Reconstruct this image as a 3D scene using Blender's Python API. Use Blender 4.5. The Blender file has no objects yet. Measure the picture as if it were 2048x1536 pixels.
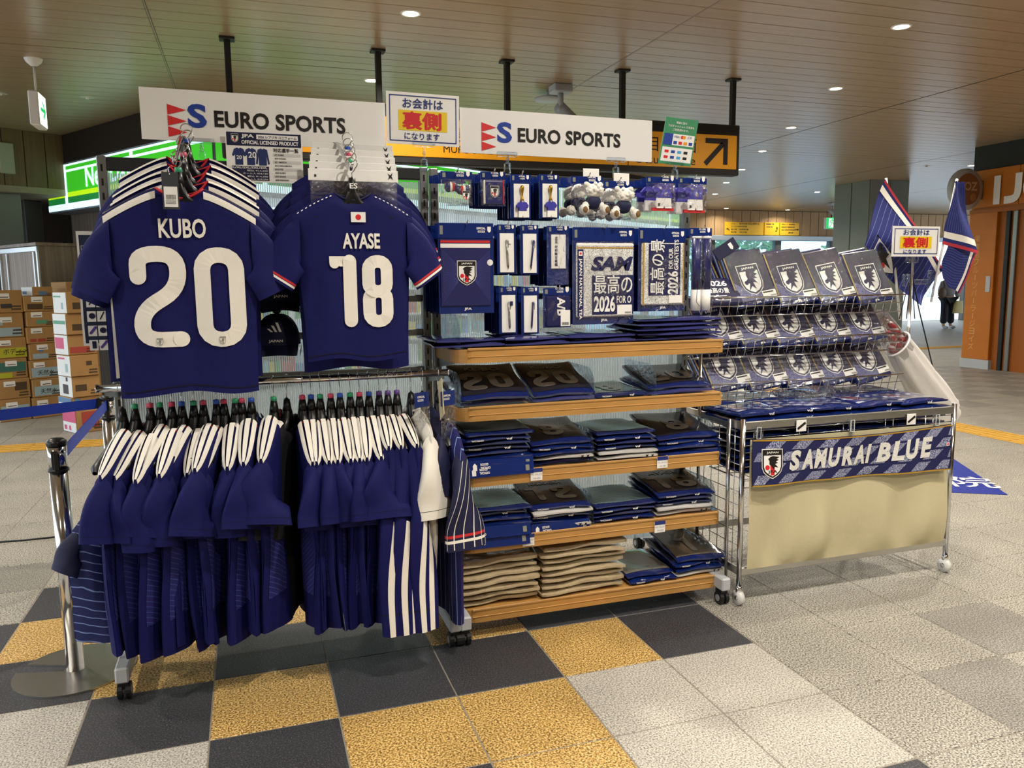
import bpy, bmesh, math, random
from mathutils import Vector, Matrix

scene = bpy.context.scene
COL = scene.collection
PI = math.pi
R_ = random.Random(7)

# ------------------------------------------------------------------ camera
FPX, YAW, PITCH, ROLL = 1578.66, 0.32097, 0.12933, -0.010292
CAM = Vector((0.5817, -2.4916, 1.4150))
CF = Vector((math.sin(YAW)*math.cos(PITCH), math.cos(YAW)*math.cos(PITCH), -math.sin(PITCH)))
_r = Vector((math.cos(YAW), -math.sin(YAW), 0)); _u = _r.cross(CF)
CR = _r*math.cos(ROLL) + _u*math.sin(ROLL)
CU = -_r*math.sin(ROLL) + _u*math.cos(ROLL)
cd = bpy.data.cameras.new('camera'); cd.sensor_width = 36.0; cd.lens = FPX/2048*36.0
cd.clip_start = 0.05; cd.clip_end = 300
cam = bpy.data.objects.new('camera', cd); COL.objects.link(cam)
cam.matrix_world = Matrix(((CR.x, CU.x, -CF.x, CAM.x), (CR.y, CU.y, -CF.y, CAM.y), (CR.z, CU.z, -CF.z, CAM.z), (0, 0, 0, 1)))
scene.camera = cam

# ------------------------------------------------------------------ world, exposure
w = bpy.data.worlds.new('overcast_sky'); scene.world = w; w.use_nodes = True
bg = w.node_tree.nodes['Background']
bg.inputs[0].default_value = (0.76, 0.88, 1.0, 1); bg.inputs[1].default_value = 3.0
vs = scene.view_settings
vs.view_transform = 'Standard'; vs.look = 'None'; vs.exposure = 0.0; vs.gamma = 1.0; vs.use_curve_mapping = False
LAMP_W = 43.0          # watts of each ceiling downlight
HC = 3.38              # ceiling height
cy = scene.cycles
cy.max_bounces = 5; cy.diffuse_bounces = 3; cy.glossy_bounces = 3; cy.transmission_bounces = 4; cy.transparent_max_bounces = 8
cy.caustics_reflective = False; cy.caustics_refractive = False
cy.use_adaptive_sampling = True; cy.adaptive_threshold = 0.09; cy.adaptive_min_samples = 16; cy.use_denoising = True

# ------------------------------------------------------------------ helpers
def at(px, py, ax, val):
    """world point on the plane ax = val seen at photo pixel (px, py)"""
    d = CF + CR*((px-1024)/FPX) + CU*((768-py)/FPX)
    k = 'xyz'.index(ax); t = (val-CAM[k])/d[k]
    return CAM + d*t

def lin(h):
    h = h.lstrip('#'); o = []
    for i in (0, 2, 4):
        c = int(h[i:i+2], 16)/255
        o.append(c/12.92 if c <= 0.04045 else ((c+0.055)/1.055)**2.4)
    return tuple(o)

MATS = {}
def mat(name, col='#808080', rough=0.5, metal=0.0, emit=0.0, ecol=None, spec=0.5, coat=0.0, var=None, trans=0.0, alpha=1.0, bump=None, sheen=0.0, ior=1.45):
    if name in MATS: return MATS[name]
    m = bpy.data.materials.new(name); m.use_nodes = True
    nt = m.node_tree; b = nt.nodes['Principled BSDF']
    c = lin(col) if isinstance(col, str) else col
    b.inputs['Base Color'].default_value = (*c, 1)
    b.inputs['Roughness'].default_value = rough; b.inputs['Metallic'].default_value = metal
    b.inputs['Specular IOR Level'].default_value = spec; b.inputs['IOR'].default_value = ior
    b.inputs['Coat Weight'].default_value = coat; b.inputs['Coat Roughness'].default_value = 0.08
    b.inputs['Transmission Weight'].default_value = trans; b.inputs['Alpha'].default_value = alpha
    b.inputs['Sheen Weight'].default_value = sheen
    if emit:
        e = lin(ecol) if ecol else c
        b.inputs['Emission Color'].default_value = (*e, 1); b.inputs['Emission Strength'].default_value = emit
    if var or bump:
        tc = nt.nodes.new('ShaderNodeTexCoord')
        g = nt.nodes.new('ShaderNodeNewGeometry')
    if var:                       # (scale vector, contrast) colour variation in world space
        mp = nt.nodes.new('ShaderNodeMapping'); mp.inputs['Scale'].default_value = var[0]
        n = nt.nodes.new('ShaderNodeTexNoise'); n.inputs['Scale'].default_value = 1; n.inputs['Detail'].default_value = 4
        nt.links.new(g.outputs['Position'], mp.inputs['Vector']); nt.links.new(mp.outputs[0], n.inputs['Vector'])
        rp = nt.nodes.new('ShaderNodeValToRGB')
        k = var[1]
        rp.color_ramp.elements[0].position = 0.3; rp.color_ramp.elements[1].position = 0.7
        rp.color_ramp.elements[0].color = (*[x*(1-k) for x in c], 1)
        rp.color_ramp.elements[1].color = (*[min(1, x*(1+k)) for x in c], 1)
        nt.links.new(n.outputs[0], rp.inputs[0]); nt.links.new(rp.outputs[0], b.inputs['Base Color'])
    if bump:                      # (scale, strength)
        n2 = nt.nodes.new('ShaderNodeTexNoise'); n2.inputs['Scale'].default_value = bump[0]; n2.inputs['Detail'].default_value = 3
        nt.links.new(tc.outputs['Object'], n2.inputs['Vector'])
        bp = nt.nodes.new('ShaderNodeBump'); bp.inputs['Strength'].default_value = bump[1]; bp.inputs['Distance'].default_value = 0.01
        nt.links.new(n2.outputs[0], bp.inputs['Height']); nt.links.new(bp.outputs[0], b.inputs['Normal'])
    MATS[name] = m
    return m

def speckle(name, cols, scale=150, rough=0.55, pos=(0.40, 0.5, 0.6)):
    m = mat(name, cols[1], rough); nt = m.node_tree; b = nt.nodes['Principled BSDF']
    g = nt.nodes.new('ShaderNodeNewGeometry'); n = nt.nodes.new('ShaderNodeTexNoise')
    n.inputs['Scale'].default_value = scale; n.inputs['Detail'].default_value = 2.5; n.inputs['Roughness'].default_value = 0.65
    nt.links.new(g.outputs['Position'], n.inputs['Vector'])
    rp = nt.nodes.new('ShaderNodeValToRGB'); e = rp.color_ramp.elements
    e[0].position = pos[0]; e[0].color = (*lin(cols[0]), 1)
    e[1].position = pos[2]; e[1].color = (*lin(cols[2]), 1)
    x = e.new(pos[1]); x.color = (*lin(cols[1]), 1)
    n2 = nt.nodes.new('ShaderNodeTexNoise'); n2.inputs['Scale'].default_value = 3.0; n2.inputs['Detail'].default_value = 3
    nt.links.new(g.outputs['Position'], n2.inputs['Vector'])
    mr = nt.nodes.new('ShaderNodeMapRange'); mr.inputs[1].default_value = .3; mr.inputs[2].default_value = .7; mr.inputs[3].default_value = .88; mr.inputs[4].default_value = 1.08
    nt.links.new(n2.outputs[0], mr.inputs[0])
    mx = nt.nodes.new('ShaderNodeVectorMath'); mx.operation = 'SCALE'
    nt.links.new(n.outputs[0], rp.inputs[0]); nt.links.new(rp.outputs[0], mx.inputs[0]); nt.links.new(mr.outputs[0], mx.inputs['Scale'])
    nt.links.new(mx.outputs[0], b.inputs['Base Color'])
    bp = nt.nodes.new('ShaderNodeBump'); bp.inputs['Strength'].default_value = .25; bp.inputs['Distance'].default_value = .002
    nt.links.new(n.outputs[0], bp.inputs['Height']); nt.links.new(bp.outputs[0], b.inputs['Normal'])
    return m

def lined(name, base, line, scale, thick=0.25, rough=0.7, vec=(0, 0, 1), distort=0.0):
    """fabric or print with thin regular lines (object coordinates)"""
    m = mat(name, base, rough); nt = m.node_tree; b = nt.nodes['Principled BSDF']
    tc = nt.nodes.new('ShaderNodeTexCoord'); d = nt.nodes.new('ShaderNodeVectorMath'); d.operation = 'DOT_PRODUCT'
    d.inputs[1].default_value = vec
    nt.links.new(tc.outputs['Object'], d.inputs[0])
    mu = nt.nodes.new('ShaderNodeMath'); mu.operation = 'MULTIPLY'; mu.inputs[1].default_value = scale
    nt.links.new(d.outputs['Value'], mu.inputs[0]); src = mu.outputs[0]
    if distort:
        n = nt.nodes.new('ShaderNodeTexNoise'); n.inputs['Scale'].default_value = 9
        nt.links.new(tc.outputs['Object'], n.inputs['Vector'])
        m2 = nt.nodes.new('ShaderNodeMath'); m2.operation = 'MULTIPLY_ADD'; m2.inputs[1].default_value = distort
        nt.links.new(n.outputs[0], m2.inputs[0]); nt.links.new(src, m2.inputs[2]); src = m2.outputs[0]
    fr = nt.nodes.new('ShaderNodeMath'); fr.operation = 'FRACT'; nt.links.new(src, fr.inputs[0])
    lt = nt.nodes.new('ShaderNodeMath'); lt.operation = 'LESS_THAN'; lt.inputs[1].default_value = thick; nt.links.new(fr.outputs[0], lt.inputs[0])
    mx = nt.nodes.new('ShaderNodeMix'); mx.data_type = 'RGBA'
    mx.inputs[6].default_value = (*lin(base), 1); mx.inputs[7].default_value = (*lin(line), 1)
    nt.links.new(lt.outputs[0], mx.inputs[0]); nt.links.new(mx.outputs[2], b.inputs['Base Color'])
    return m

def clear_mat(name, tint='#ffffff', a=0.82, rough=0.06):
    """thin clear plastic film: mostly see-through with a glossy skin"""
    if name in MATS: return MATS[name]
    m = bpy.data.materials.new(name); m.use_nodes = True; nt = m.node_tree; nt.nodes.clear()
    o = nt.nodes.new('ShaderNodeOutputMaterial'); t = nt.nodes.new('ShaderNodeBsdfTransparent'); t.inputs[0].default_value = (*lin(tint), 1)
    p = nt.nodes.new('ShaderNodeBsdfGlossy'); p.inputs['Color'].default_value = (.9, .92, .95, 1); p.inputs['Roughness'].default_value = rough
    tc = nt.nodes.new('ShaderNodeTexCoord'); n = nt.nodes.new('ShaderNodeTexNoise'); n.inputs['Scale'].default_value = 26; n.inputs['Detail'].default_value = 3; n.inputs['Distortion'].default_value = 1.5
    nt.links.new(tc.outputs['Object'], n.inputs['Vector'])
    bp = nt.nodes.new('ShaderNodeBump'); bp.inputs['Strength'].default_value = .7; bp.inputs['Distance'].default_value = .02
    lw = nt.nodes.new('ShaderNodeLayerWeight'); lw.inputs[0].default_value = .25; nt.links.new(bp.outputs[0], lw.inputs['Normal'])
    mr = nt.nodes.new('ShaderNodeMath'); mr.operation = 'MULTIPLY_ADD'; mr.inputs[1].default_value = .55; mr.inputs[2].default_value = (1-a)*.45; nt.links.new(lw.outputs['Fresnel'], mr.inputs[0])
    nt.links.new(n.outputs[0], bp.inputs['Height']); nt.links.new(bp.outputs[0], p.inputs['Normal'])
    mx = nt.nodes.new('ShaderNodeMixShader'); nt.links.new(mr.outputs[0], mx.inputs[0])
    nt.links.new(t.outputs[0], mx.inputs[1]); nt.links.new(p.outputs[0], mx.inputs[2]); nt.links.new(mx.outputs[0], o.inputs[0])
    MATS[name] = m
    return m

# ---- scene graph
def thing(name, label, cat, loc=(0, 0, 0), rotz=0.0, group=None):
    o = bpy.data.objects.new(name, None); COL.objects.link(o)
    o.empty_display_size = 0.05
    o.location = loc; o.rotation_euler = (0, 0, rotz); o['label'] = label; o['category'] = cat
    if group: o['group'] = group
    return o
def tag(o, label, cat, group=None):
    o['label'] = label; o['category'] = cat
    if group: o['group'] = group
    return o
def obj(name, me, parent=None, loc=None, rot=None, scale=None):
    o = bpy.data.objects.new(name, me); COL.objects.link(o); o.parent = parent
    if loc is not None: o.location = loc
    if rot is not None: o.rotation_euler = rot
    if scale is not None: o.scale = scale
    return o
def copy_tree(root, loc=None, rot=None, label=None, group=None):
    def rec(s, p):
        c = s.copy(); COL.objects.link(c); c.parent = p
        for ch in list(s.children): rec(ch, c)
        return c
    r = rec(root, None)
    if loc is not None: r.location = loc
    if rot is not None: r.rotation_euler = rot
    if label: r['label'] = label
    if group: r['group'] = group
    return r
def struct(o, label=None):
    o['kind'] = 'structure'
    if label: o['label'] = label
    return o

_TXT = {}
def text_mesh(body, bold=0.0, shear=0.0, spacing=1.0):
    """flat lettering as (verts, faces), fitted into the unit box: width / height kept as ratio"""
    k = (body, bold, shear, spacing)
    if k in _TXT: return _TXT[k]
    c = bpy.data.curves.new('lettering', 'FONT'); c.body = body; c.offset = bold; c.shear = shear; c.space_character = spacing
    c.resolution_u = 3
    o = bpy.data.objects.new('lettering', c); COL.objects.link(o)
    bpy.context.view_layer.update()
    me = bpy.data.meshes.new_from_object(o)
    vs_ = [v.co.copy() for v in me.vertices]; fs = [tuple(p.vertices) for p in me.polygons]
    bpy.data.objects.remove(o); bpy.data.curves.remove(c); bpy.data.meshes.remove(me)
    xs = [v.x for v in vs_] or [0, 1]; ys = [v.y for v in vs_] or [0, 1]
    x0, x1, y0, y1 = min(xs), max(xs), min(ys), max(ys)
    r = ([((v.x-x0)/(x1-x0), (v.y-y0)/(y1-y0)) for v in vs_], fs, (x1-x0)/(y1-y0))
    _TXT[k] = r
    return r

def frame(o, u, v):
    """plane frame: maps (a, b, d) -> o + a u + b v + d n"""
    o = Vector(o); u = Vector(u); v = Vector(v); n = u.cross(v).normalized()
    return lambda a, b, d=0.0: o + u*a + v*b + n*d
FRONT = lambda x, y, z: frame((x, y, z), (1, 0, 0), (0, 0, 1))      # faces -Y

class MB:
    def __init__(s): s.v = []; s.f = []; s.m = []
    def add(s, vs_, fs, m=0):
        o = len(s.v); s.v += [tuple(v) for v in vs_]
        for f in fs: s.f.append(tuple(i+o for i in f)); s.m.append(m)
        return s
    def box(s, x0, x1, y0, y1, z0, z1, m=0, fn=None):
        p = [(x, y, z) for z in (z0, z1) for y in (y0, y1) for x in (x0, x1)]
        if fn: p = [fn(*q) for q in p]
        return s.add(p, [(0, 2, 3, 1), (4, 5, 7, 6), (0, 1, 5, 4), (2, 6, 7, 3), (0, 4, 6, 2), (1, 3, 7, 5)], m)
    def rbox(s, x0, x1, y0, y1, z0, z1, r=0.004, m=0, seg=1, fn=None):
        bm = bmesh.new(); bmesh.ops.create_cube(bm, size=1)
        for v in bm.verts: v.co = Vector(((x0+x1)/2+v.co.x*(x1-x0), (y0+y1)/2+v.co.y*(y1-y0), (z0+z1)/2+v.co.z*(z1-z0)))
        bmesh.ops.bevel(bm, geom=bm.edges[:], offset=min(r, .45*min(x1-x0, y1-y0, z1-z0)), segments=seg, affect='EDGES', profile=.5)
        bm.verts.index_update()
        vs_ = [fn(*v.co) if fn else v.co.copy() for v in bm.verts]
        s.add(vs_, [tuple(v.index for v in f.verts) for f in bm.faces], m); bm.free(); return s
    def cyl(s, p0, p1, r, n=12, m=0, r1=None, caps=True):
        p0 = Vector(p0); p1 = Vector(p1); d = (p1-p0).normalized(); r1 = r if r1 is None else r1
        a = d.orthogonal().normalized(); b = d.cross(a)
        c = [a*math.cos(2*PI*i/n)+b*math.sin(2*PI*i/n) for i in range(n)]
        vs_ = [p0+q*r for q in c]+[p1+q*r1 for q in c]
        fs = [(i, (i+1) % n, n+(i+1) % n, n+i) for i in range(n)]
        if caps: fs += [tuple(reversed(range(n))), tuple(range(n, 2*n))]
        return s.add(vs_, fs, m)
    def tube(s, pts, r, n=6, m=0, closed=False):
        pts = [Vector(p) for p in pts]; N = len(pts); vs_ = []; fs = []; prev = None
        for i, p in enumerate(pts):
            a = pts[(i-1) % N] if (closed or i > 0) else p; b = pts[(i+1) % N] if (closed or i < N-1) else p
            t = (b-a).normalized() if (b-a).length > 1e-9 else Vector((0, 0, 1))
            if prev is None: x = t.orthogonal().normalized()
            else:
                x = prev-t*prev.dot(t); x = x.normalized() if x.length > 1e-6 else t.orthogonal().normalized()
            prev = x; y = t.cross(x); rr = r[i] if isinstance(r, (list, tuple)) else r
            vs_ += [p+(x*math.cos(2*PI*k/n)+y*math.sin(2*PI*k/n))*rr for k in range(n)]
        for i in range(N if closed else N-1):
            j = (i+1) % N
            fs += [(i*n+k, i*n+(k+1) % n, j*n+(k+1) % n, j*n+k) for k in range(n)]
        if not closed: fs += [tuple(reversed(range(n))), tuple((N-1)*n+k for k in range(n))]
        return s.add(vs_, fs, m)
    def grid(s, fn, nu, nv, m=0, cu=False, cv=False, mf=None):
        vs_ = [fn(i/nu, j/nv) for j in range(nv if cv else nv+1) for i in range(nu if cu else nu+1)]
        W = nu if cu else nu+1; H = nv if cv else nv+1
        o = len(s.v); s.v += [tuple(v) for v in vs_]
        for j in range(nv):
            for i in range(nu):
                i2 = (i+1) % W; j2 = (j+1) % H
                s.f.append((o+j*W+i, o+j*W+i2, o+j2*W+i2, o+j2*W+i)); s.m.append(mf(i/nu, j/nv) if mf else m)
        return s
    def poly(s, pts, fr, d=0.0, m=0):
        return s.add([fr(a, b, d) for a, b in pts], [tuple(range(len(pts)))], m)
    def prism(s, pts, fr, d0, d1, m=0):
        n = len(pts)
        return s.add([fr(a, b, d0) for a, b in pts]+[fr(a, b, d1) for a, b in pts],
                     [tuple(reversed(range(n))), tuple(range(n, 2*n))]+[(i, (i+1) % n, n+(i+1) % n, n+i) for i in range(n)], m)
    def rect(s, fr, a0, a1, b0, b1, d=0.0, m=0): return s.poly([(a0, b0), (a1, b0), (a1, b1), (a0, b1)], fr, d, m)
    def text(s, body, fr, a0, b0, w=None, h=None, d=0.0, m=0, bold=0.0, shear=0.0, flip=False, center=False, spacing=1.0):
        cjk = any(ord(c) > 0x2E80 for c in body)
        vs_, fs, asp = text_mesh(body, 0.0 if cjk else bold, shear, spacing)
        if h is None: h = w/asp
        if w is None: w = h*asp
        if center: a0 -= w/2
        k = bold*h*.7 if cjk else 0
        for i_, (dx, dy) in enumerate(((-k, 0), (k, 0), (0, k*.7), (0, -k*.7)) if k else ((0, 0),)):
            d_ = d+.00025*i_
            if flip: q = [fr(a0+w-x*w+dx, b0+h-y*h+dy, d_) for x, y in vs_]
            else: q = [fr(a0+x*w+dx, b0+y*h+dy, d_) for x, y in vs_]
            s.add(q, fs, m)
        return s
    def stroke(s, pts, fr, wd, d=0.0, m=0, closed=False, caps=True):
        P = []
        for a, b in pts:
            if not P or (Vector((a, b))-P[-1]).length > 1e-5: P.append(Vector((a, b)))
        if closed and (P[0]-P[-1]).length < 1e-5: P.pop()
        N = len(P); L = []; Rr = []
        for i in range(N):
            a = P[(i-1) % N] if (closed or i > 0) else P[i]; b = P[(i+1) % N] if (closed or i < N-1) else P[i]
            t1 = (P[i]-a); t2 = (b-P[i]); t1 = t1.normalized() if t1.length > 1e-9 else t2.normalized(); t2 = t2.normalized() if t2.length > 1e-9 else t1
            n1 = Vector((-t1.y, t1.x)); n2 = Vector((-t2.y, t2.x)); n = (n1+n2)
            n = n.normalized() if n.length > 1e-6 else n1
            k = wd/2/max(.5, n.dot(n1)); L.append(P[i]+n*k); Rr.append(P[i]-n*k)
        vs_ = [fr(q.x, q.y, d) for q in L]+[fr(q.x, q.y, d) for q in Rr]
        fs = [(i, N+i, N+(i+1) % N, (i+1) % N) for i in range(N if closed else N-1)]
        s.add(vs_, fs, m)
        if caps and not closed:
            for q in (P[0], P[-1]): s.disc(fr, q.x, q.y, wd/2, d+.0003, m)
        return s
    def disc(s, fr, a, b, r, d=0.0, m=0, n=16, ry=None):
        return s.poly([(a+r*math.cos(2*PI*i/n), b+(ry or r)*math.sin(2*PI*i/n)) for i in range(n)], fr, d, m)
    def lathe(s, prof, c=(0, 0, 0), n=20, m=0, ax='z'):
        def fn(u, v):
            k = min(int(v*(len(prof)-1)+1e-6), len(prof)-1); r, z = prof[k]; a = 2*PI*u
            if ax == 'z': return (c[0]+r*math.cos(a), c[1]+r*math.sin(a), c[2]+z)
            if ax == 'x': return (c[0]+z, c[1]+r*math.cos(a), c[2]+r*math.sin(a))
            return (c[0]+r*math.sin(a), c[1]+z, c[2]+r*math.cos(a))
        return s.grid(fn, n, len(prof)-1, m, cu=True)
    def ball(s, c, r, n=10, m=0, sc=(1, 1, 1)):
        return s.grid(lambda u, v: (c[0]+r*sc[0]*math.sin(PI*v)*math.cos(2*PI*u), c[1]+r*sc[1]*math.sin(PI*v)*math.sin(2*PI*u), c[2]-r*sc[2]*math.cos(PI*v)), n, max(4, n//2), m, cu=True)
    def mesh(s, name, mats, smooth=False):
        me = bpy.data.meshes.new(name); me.from_pydata(s.v, [], s.f)
        if not isinstance(mats, (list, tuple)): mats = [mats]
        for m in mats: me.materials.append(m)
        me.polygons.foreach_set('material_index', s.m)
        if smooth: me.polygons.foreach_set('use_smooth', [True]*len(s.f))
        me.update(); return me
    def build(s, name, mats, parent=None, smooth=False, world=False):
        """world: coordinates were given in the world; shift them to the (unrotated) parent"""
        if world and parent is not None:
            l = parent.location; s.v = [(x-l.x, y-l.y, z-l.z) for x, y, z in s.v]
        return obj(name, s.mesh(name, mats, smooth), parent)

def rounded(pts, r, n=5, closed=False):
    """polyline with rounded corners"""
    P = [Vector(p) for p in pts]; out = []; N = len(P)
    for i in range(N):
        if not closed and i in (0, N-1): out.append(tuple(P[i])); continue
        a, p, b = P[(i-1) % N], P[i], P[(i+1) % N]
        r1 = min(r, .49*(a-p).length); r2 = min(r, .49*(b-p).length); q1 = p+(a-p).normalized()*r1; q2 = p+(b-p).normalized()*r2
        for k in range(n+1):
            t = k/n; out.append(tuple(q1*(1-t)**2+p*2*t*(1-t)+q2*t*t))
    return out
def rrect(w, h, r, n=4):
    out = []
    for cx, cy, a0 in ((w-r, r, -PI/2), (w-r, h-r, 0), (r, h-r, PI/2), (r, r, PI)):
        out += [(cx+r*math.cos(a0+PI/2*k/n), cy+r*math.sin(a0+PI/2*k/n)) for k in range(n+1)]
    return out
ORD = ['first', 'second', 'third', 'fourth', 'fifth', 'sixth', 'seventh', 'eighth', 'ninth', 'tenth', 'eleventh', 'twelfth', 'thirteenth', 'fourteenth', 'fifteenth', 'sixteenth', 'seventeenth', 'eighteenth', 'nineteenth', 'twentieth']

# ------------------------------------------------------------------ materials
m_white = mat('white_card', '#f4f2ee', 0.45)
m_black = mat('black_plastic', '#101012', 0.35)
m_dark = mat('dark_metal', '#2b2c2e', 0.45, 0.3)
m_chrome = mat('chrome', '#d8d8d8', 0.12, 1.0)
m_steel = mat('brushed_steel', '#c4c2bd', 0.28, 1.0)
m_zinc = mat('zinc_upright', '#8f918f', 0.35, 0.85)
m_greyp = mat('grey_paint', '#b9bcc0', 0.45)
m_navy = mat('navy_jersey', '#121453', 0.75, spec=.25, var=((40, 40, 40), .06), bump=(7, .4))
m_navyd = mat('dark_navy', '#10143c', 0.7)
m_blue = mat('glossy_blue_card', '#12296e', 0.16, coat=.6, bump=(14, .5))
m_red = mat('red_print', '#d8232a', 0.5)
m_logor = mat('logo_red', '#dd2f33', 0.5)
m_logob = mat('logo_blue', '#1f3f9c', 0.5)
m_ink = mat('black_ink', '#17120f', 0.5)
m_bink = mat('blue_ink', '#1d2f7a', 0.5)
m_gold = mat('gold_trim', '#b08a2e', 0.5)
m_yellow = mat('yellow_print', '#f2cf1c', 0.5)
m_film = clear_mat('clear_film')
m_acry = clear_mat('clear_acrylic', '#f4faff', .9, .03)
m_cream = mat('cream_cloth', '#c6bb96', 0.8, bump=(40, .1))
m_wood = mat('shelf_wood', '#b98a4c', 0.42, var=((6, 60, 60), .10))
# ------------------------------------------------------------------ floor
T = 0.4
m_grout = mat('grout', '#857e72', 0.8)
t_gold = speckle('tile_gold', ('#5f4620', '#b48c45', '#dfc282'), 150)
t_dark = speckle('tile_dark', ('#26262a', '#3a3a3e', '#6c6c70'), 190, pos=(.42, .56, .72))
t_white = speckle('tile_white', ('#66625b', '#b0aba1', '#cfcabf'), 170, pos=(.36, .5, .62))
t_light = speckle('tile_light', ('#403e39', '#948f84', '#c2bdb0'), 160, pos=(.38, .5, .62))
t_mid = speckle('tile_mid', ('#4c4a46', '#807c74', '#a8a398'), 170, pos=(.38, .5, .62))
TILES = [t_gold, t_dark, t_white, t_light, t_mid]
TMAP = {(-1, 0): 2, (0, 0): 1, (1, 0): 0, (2, 0): 1, (3, 0): 1, (4, 0): 0, (5, 0): 1,
        (-1, -1): 2, (0, -1): 2, (1, -1): 1, (2, -1): 0, (3, -1): 0, (4, -1): 2, (5, -1): 2,
        (8, -1): 4, (7, -2): 4, (0, -2): 2, (1, -2): 2, (2, -2): 1, (3, -2): 0, (4, -2): 2, (5, -2): 2, (5, -3): 1, (4, -3): 2, (3, -3): 1,
        (-2, 0): 1, (-2, 1): 0, (-1, 1): 1, (0, 1): 0, (1, 1): 1, (2, 1): 1, (3, 1): 0, (4, 1): 1, (5, 1): 1,
        (-2, 2): 1, (-1, 2): 0, (0, 2): 1, (1, 2): 0, (2, 2): 1, (3, 2): 1, (-1, 3): 1, (0, 3): 0, (1, 3): 1, (2, 3): 1, (-2, 4): 4, (-3, 3): 1, (-3, 5): 4}
for k in range(8): TMAP[(20+k, 10+k)] = 4
for k in range(5): TMAP[(23+k, 11+k)] = 4
for k in range(6): TMAP[(26+k, 12+k)] = 4
def tile_kind(i, j): return TMAP.get((i, j), 3)
mb = MB(); mb.box(-14, 26, -9, 17.9, -.06, -.002)
floor = struct(mb.build('floor', m_grout), 'speckled square tile floor of the station hall')
tile_me = []
for k, m in enumerate(TILES):
    q = MB(); q.rbox(.0022, T-.0022, .0022, T-.0022, -.02, 0, .0022); tile_me.append(q.mesh('tile', m))
cells = []
for j in range(-7, 44):
    for i in range(-12, 60):
        c = Vector(((i+.5)*T, (j+.5)*T, 0)); d = c-CAM; z = d.dot(CF)
        if z < .3: cells.append((500+d.length, i, j)); continue
        px = 1024+FPX*d.dot(CR)/z; py = 768-FPX*d.dot(CU)/z
        if -160 < px < 2210 and py < 1720: cells.append((z, i, j))
        else: cells.append((500+d.length, i, j))
cells.sort()
rest = MB()
for n, (z, i, j) in enumerate(cells):
    if n < 300: obj('tile', tile_me[tile_kind(i, j)], floor, (i*T, j*T, 0))
    else: rest.box(i*T+.0022, (i+1)*T-.0022, j*T+.0022, (j+1)*T-.0022, -.01, 0, tile_kind(i, j))
fo = rest.build('far_tiles', TILES, floor); fo['kind'] = 'stuff'

# tactile paving
m_tact = mat('tactile_yellow', '#c79a3e', 0.6, var=((20, 20, 20), .1))
def tactile(name, label, x0, x1, y0, y1, along):
    t = thing(name, label, 'paving', (x0, y0, 0))
    n = round(((x1-x0) if along == 'x' else (y1-y0))/.3)
    pl = MB(); pl.rbox(.002, (.3 if along == 'x' else x1-x0)-.002, .002, ((y1-y0) if along == 'x' else .3)-.002, 0, .004, .002)
    wd = (y1-y0) if along == 'x' else (x1-x0)
    for k in range(4):
        c = wd*(k+.5)/4
        if along == 'x': pl.rbox(.015, .285, c-.017, c+.017, .004, .009, .004)
        else: pl.rbox(c-.017, c+.017, .015, .285, .004, .009, .004)
    me = pl.mesh('tactile_tile', m_tact)
    for k in range(n): obj('tactile_tile', me, t, (k*.3, 0, .0005) if along == 'x' else (0, k*.3, .0005))
tactile('tactile_paving', 'yellow ribbed tactile strip on the floor in front of the cardboard boxes', -4.0, 3.5, 5.2, 5.55, 'x')
tactile('tactile_paving', 'yellow ribbed tactile strip on the floor right of the wire rack', 6.74, 7.1, .4, 6.4, 'y')
tactile('tactile_paving', 'yellow tactile strip crossing the far floor before the bright exit', 9.0, 17.4, 9.7, 10.0, 'x')

# blue floor graphic
m_mat = mat('blue_floor_film', '#24348c', 0.4)
ex = Vector((.86, -.51, 0)); ey = Vector((.51, .86, 0))
P0 = Vector((5.22, 1.24, .001)); bl = P0-ex*1.3
t = thing('floor_graphic', 'blue floor sheet with white characters right of the wire rack', 'floor graphic', bl)
fr = frame((0, 0, 0), ex, ey)
q = MB(); q.prism([(0, 0), (1.3, 0), (1.3, 1.17), (0, 1.17)], fr, 0, .002); q.build('sheet', m_mat, t)
q = MB(); q.text('整骨院', fr, .38, .16, h=.3, d=.004, bold=.012)
for k in range(3): q.rect(fr, .78, .95, .72+k*.09, .76+k*.09, .0035)
q.build('lettering', m_white, t)

# ------------------------------------------------------------------ ceiling
m_ceil = mat('ceiling_plank', '#ab9476', 0.30, var=((1.6, 26, 26), .09))
m_ceild = mat('ceiling_gap', '#2a221b', 0.9)
m_trim = mat('ceiling_trim', '#a8988a', 0.4, .3)
mb = MB(); mb.box(-7.8, 26, -7.5, 17.8, HC+.012, HC+.2)
ceil = struct(mb.build('ceiling', m_ceild), 'wood-look plank ceiling with recessed downlights')
PW = .2; seams = [3.885*k for k in range(-2, 7)]
stuff = MB(); pm = {}
q = MB(); q.rbox(.009, 3.885-.009, .0036, PW-.0036, 0, .012, .002); plank_me = q.mesh('plank', m_ceil)
joints = (5.2, 8.3)
for s in seams:
    j = -37
    while j*PW < 17.4:
        y = j*PW
        if -1 <= s/3.885 <= 3 and 2.0 <= y < 5.0: obj('plank', plank_me, ceil, (s, y, HC))
        else:
            gap = .012 if any(abs(y-jj) < .11 for jj in joints) else .0036
            stuff.box(s+.009, s+3.885-.009, y+gap, y+PW-.0036, HC, HC+.012)
        j += 1
so = stuff.build('far_planks', m_ceil, ceil); so['kind'] = 'stuff'
for n, s in enumerate((0, 3.885, 7.77, 11.655)):
    q = MB(); q.box(s-.006, s+.006, -7, 17.5, HC-.001, HC+.01); struct(q.build('trim_%d' % (n+1), m_trim if n < 2 else m_ceild), 'thin joint strip between ceiling plank fields')
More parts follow.
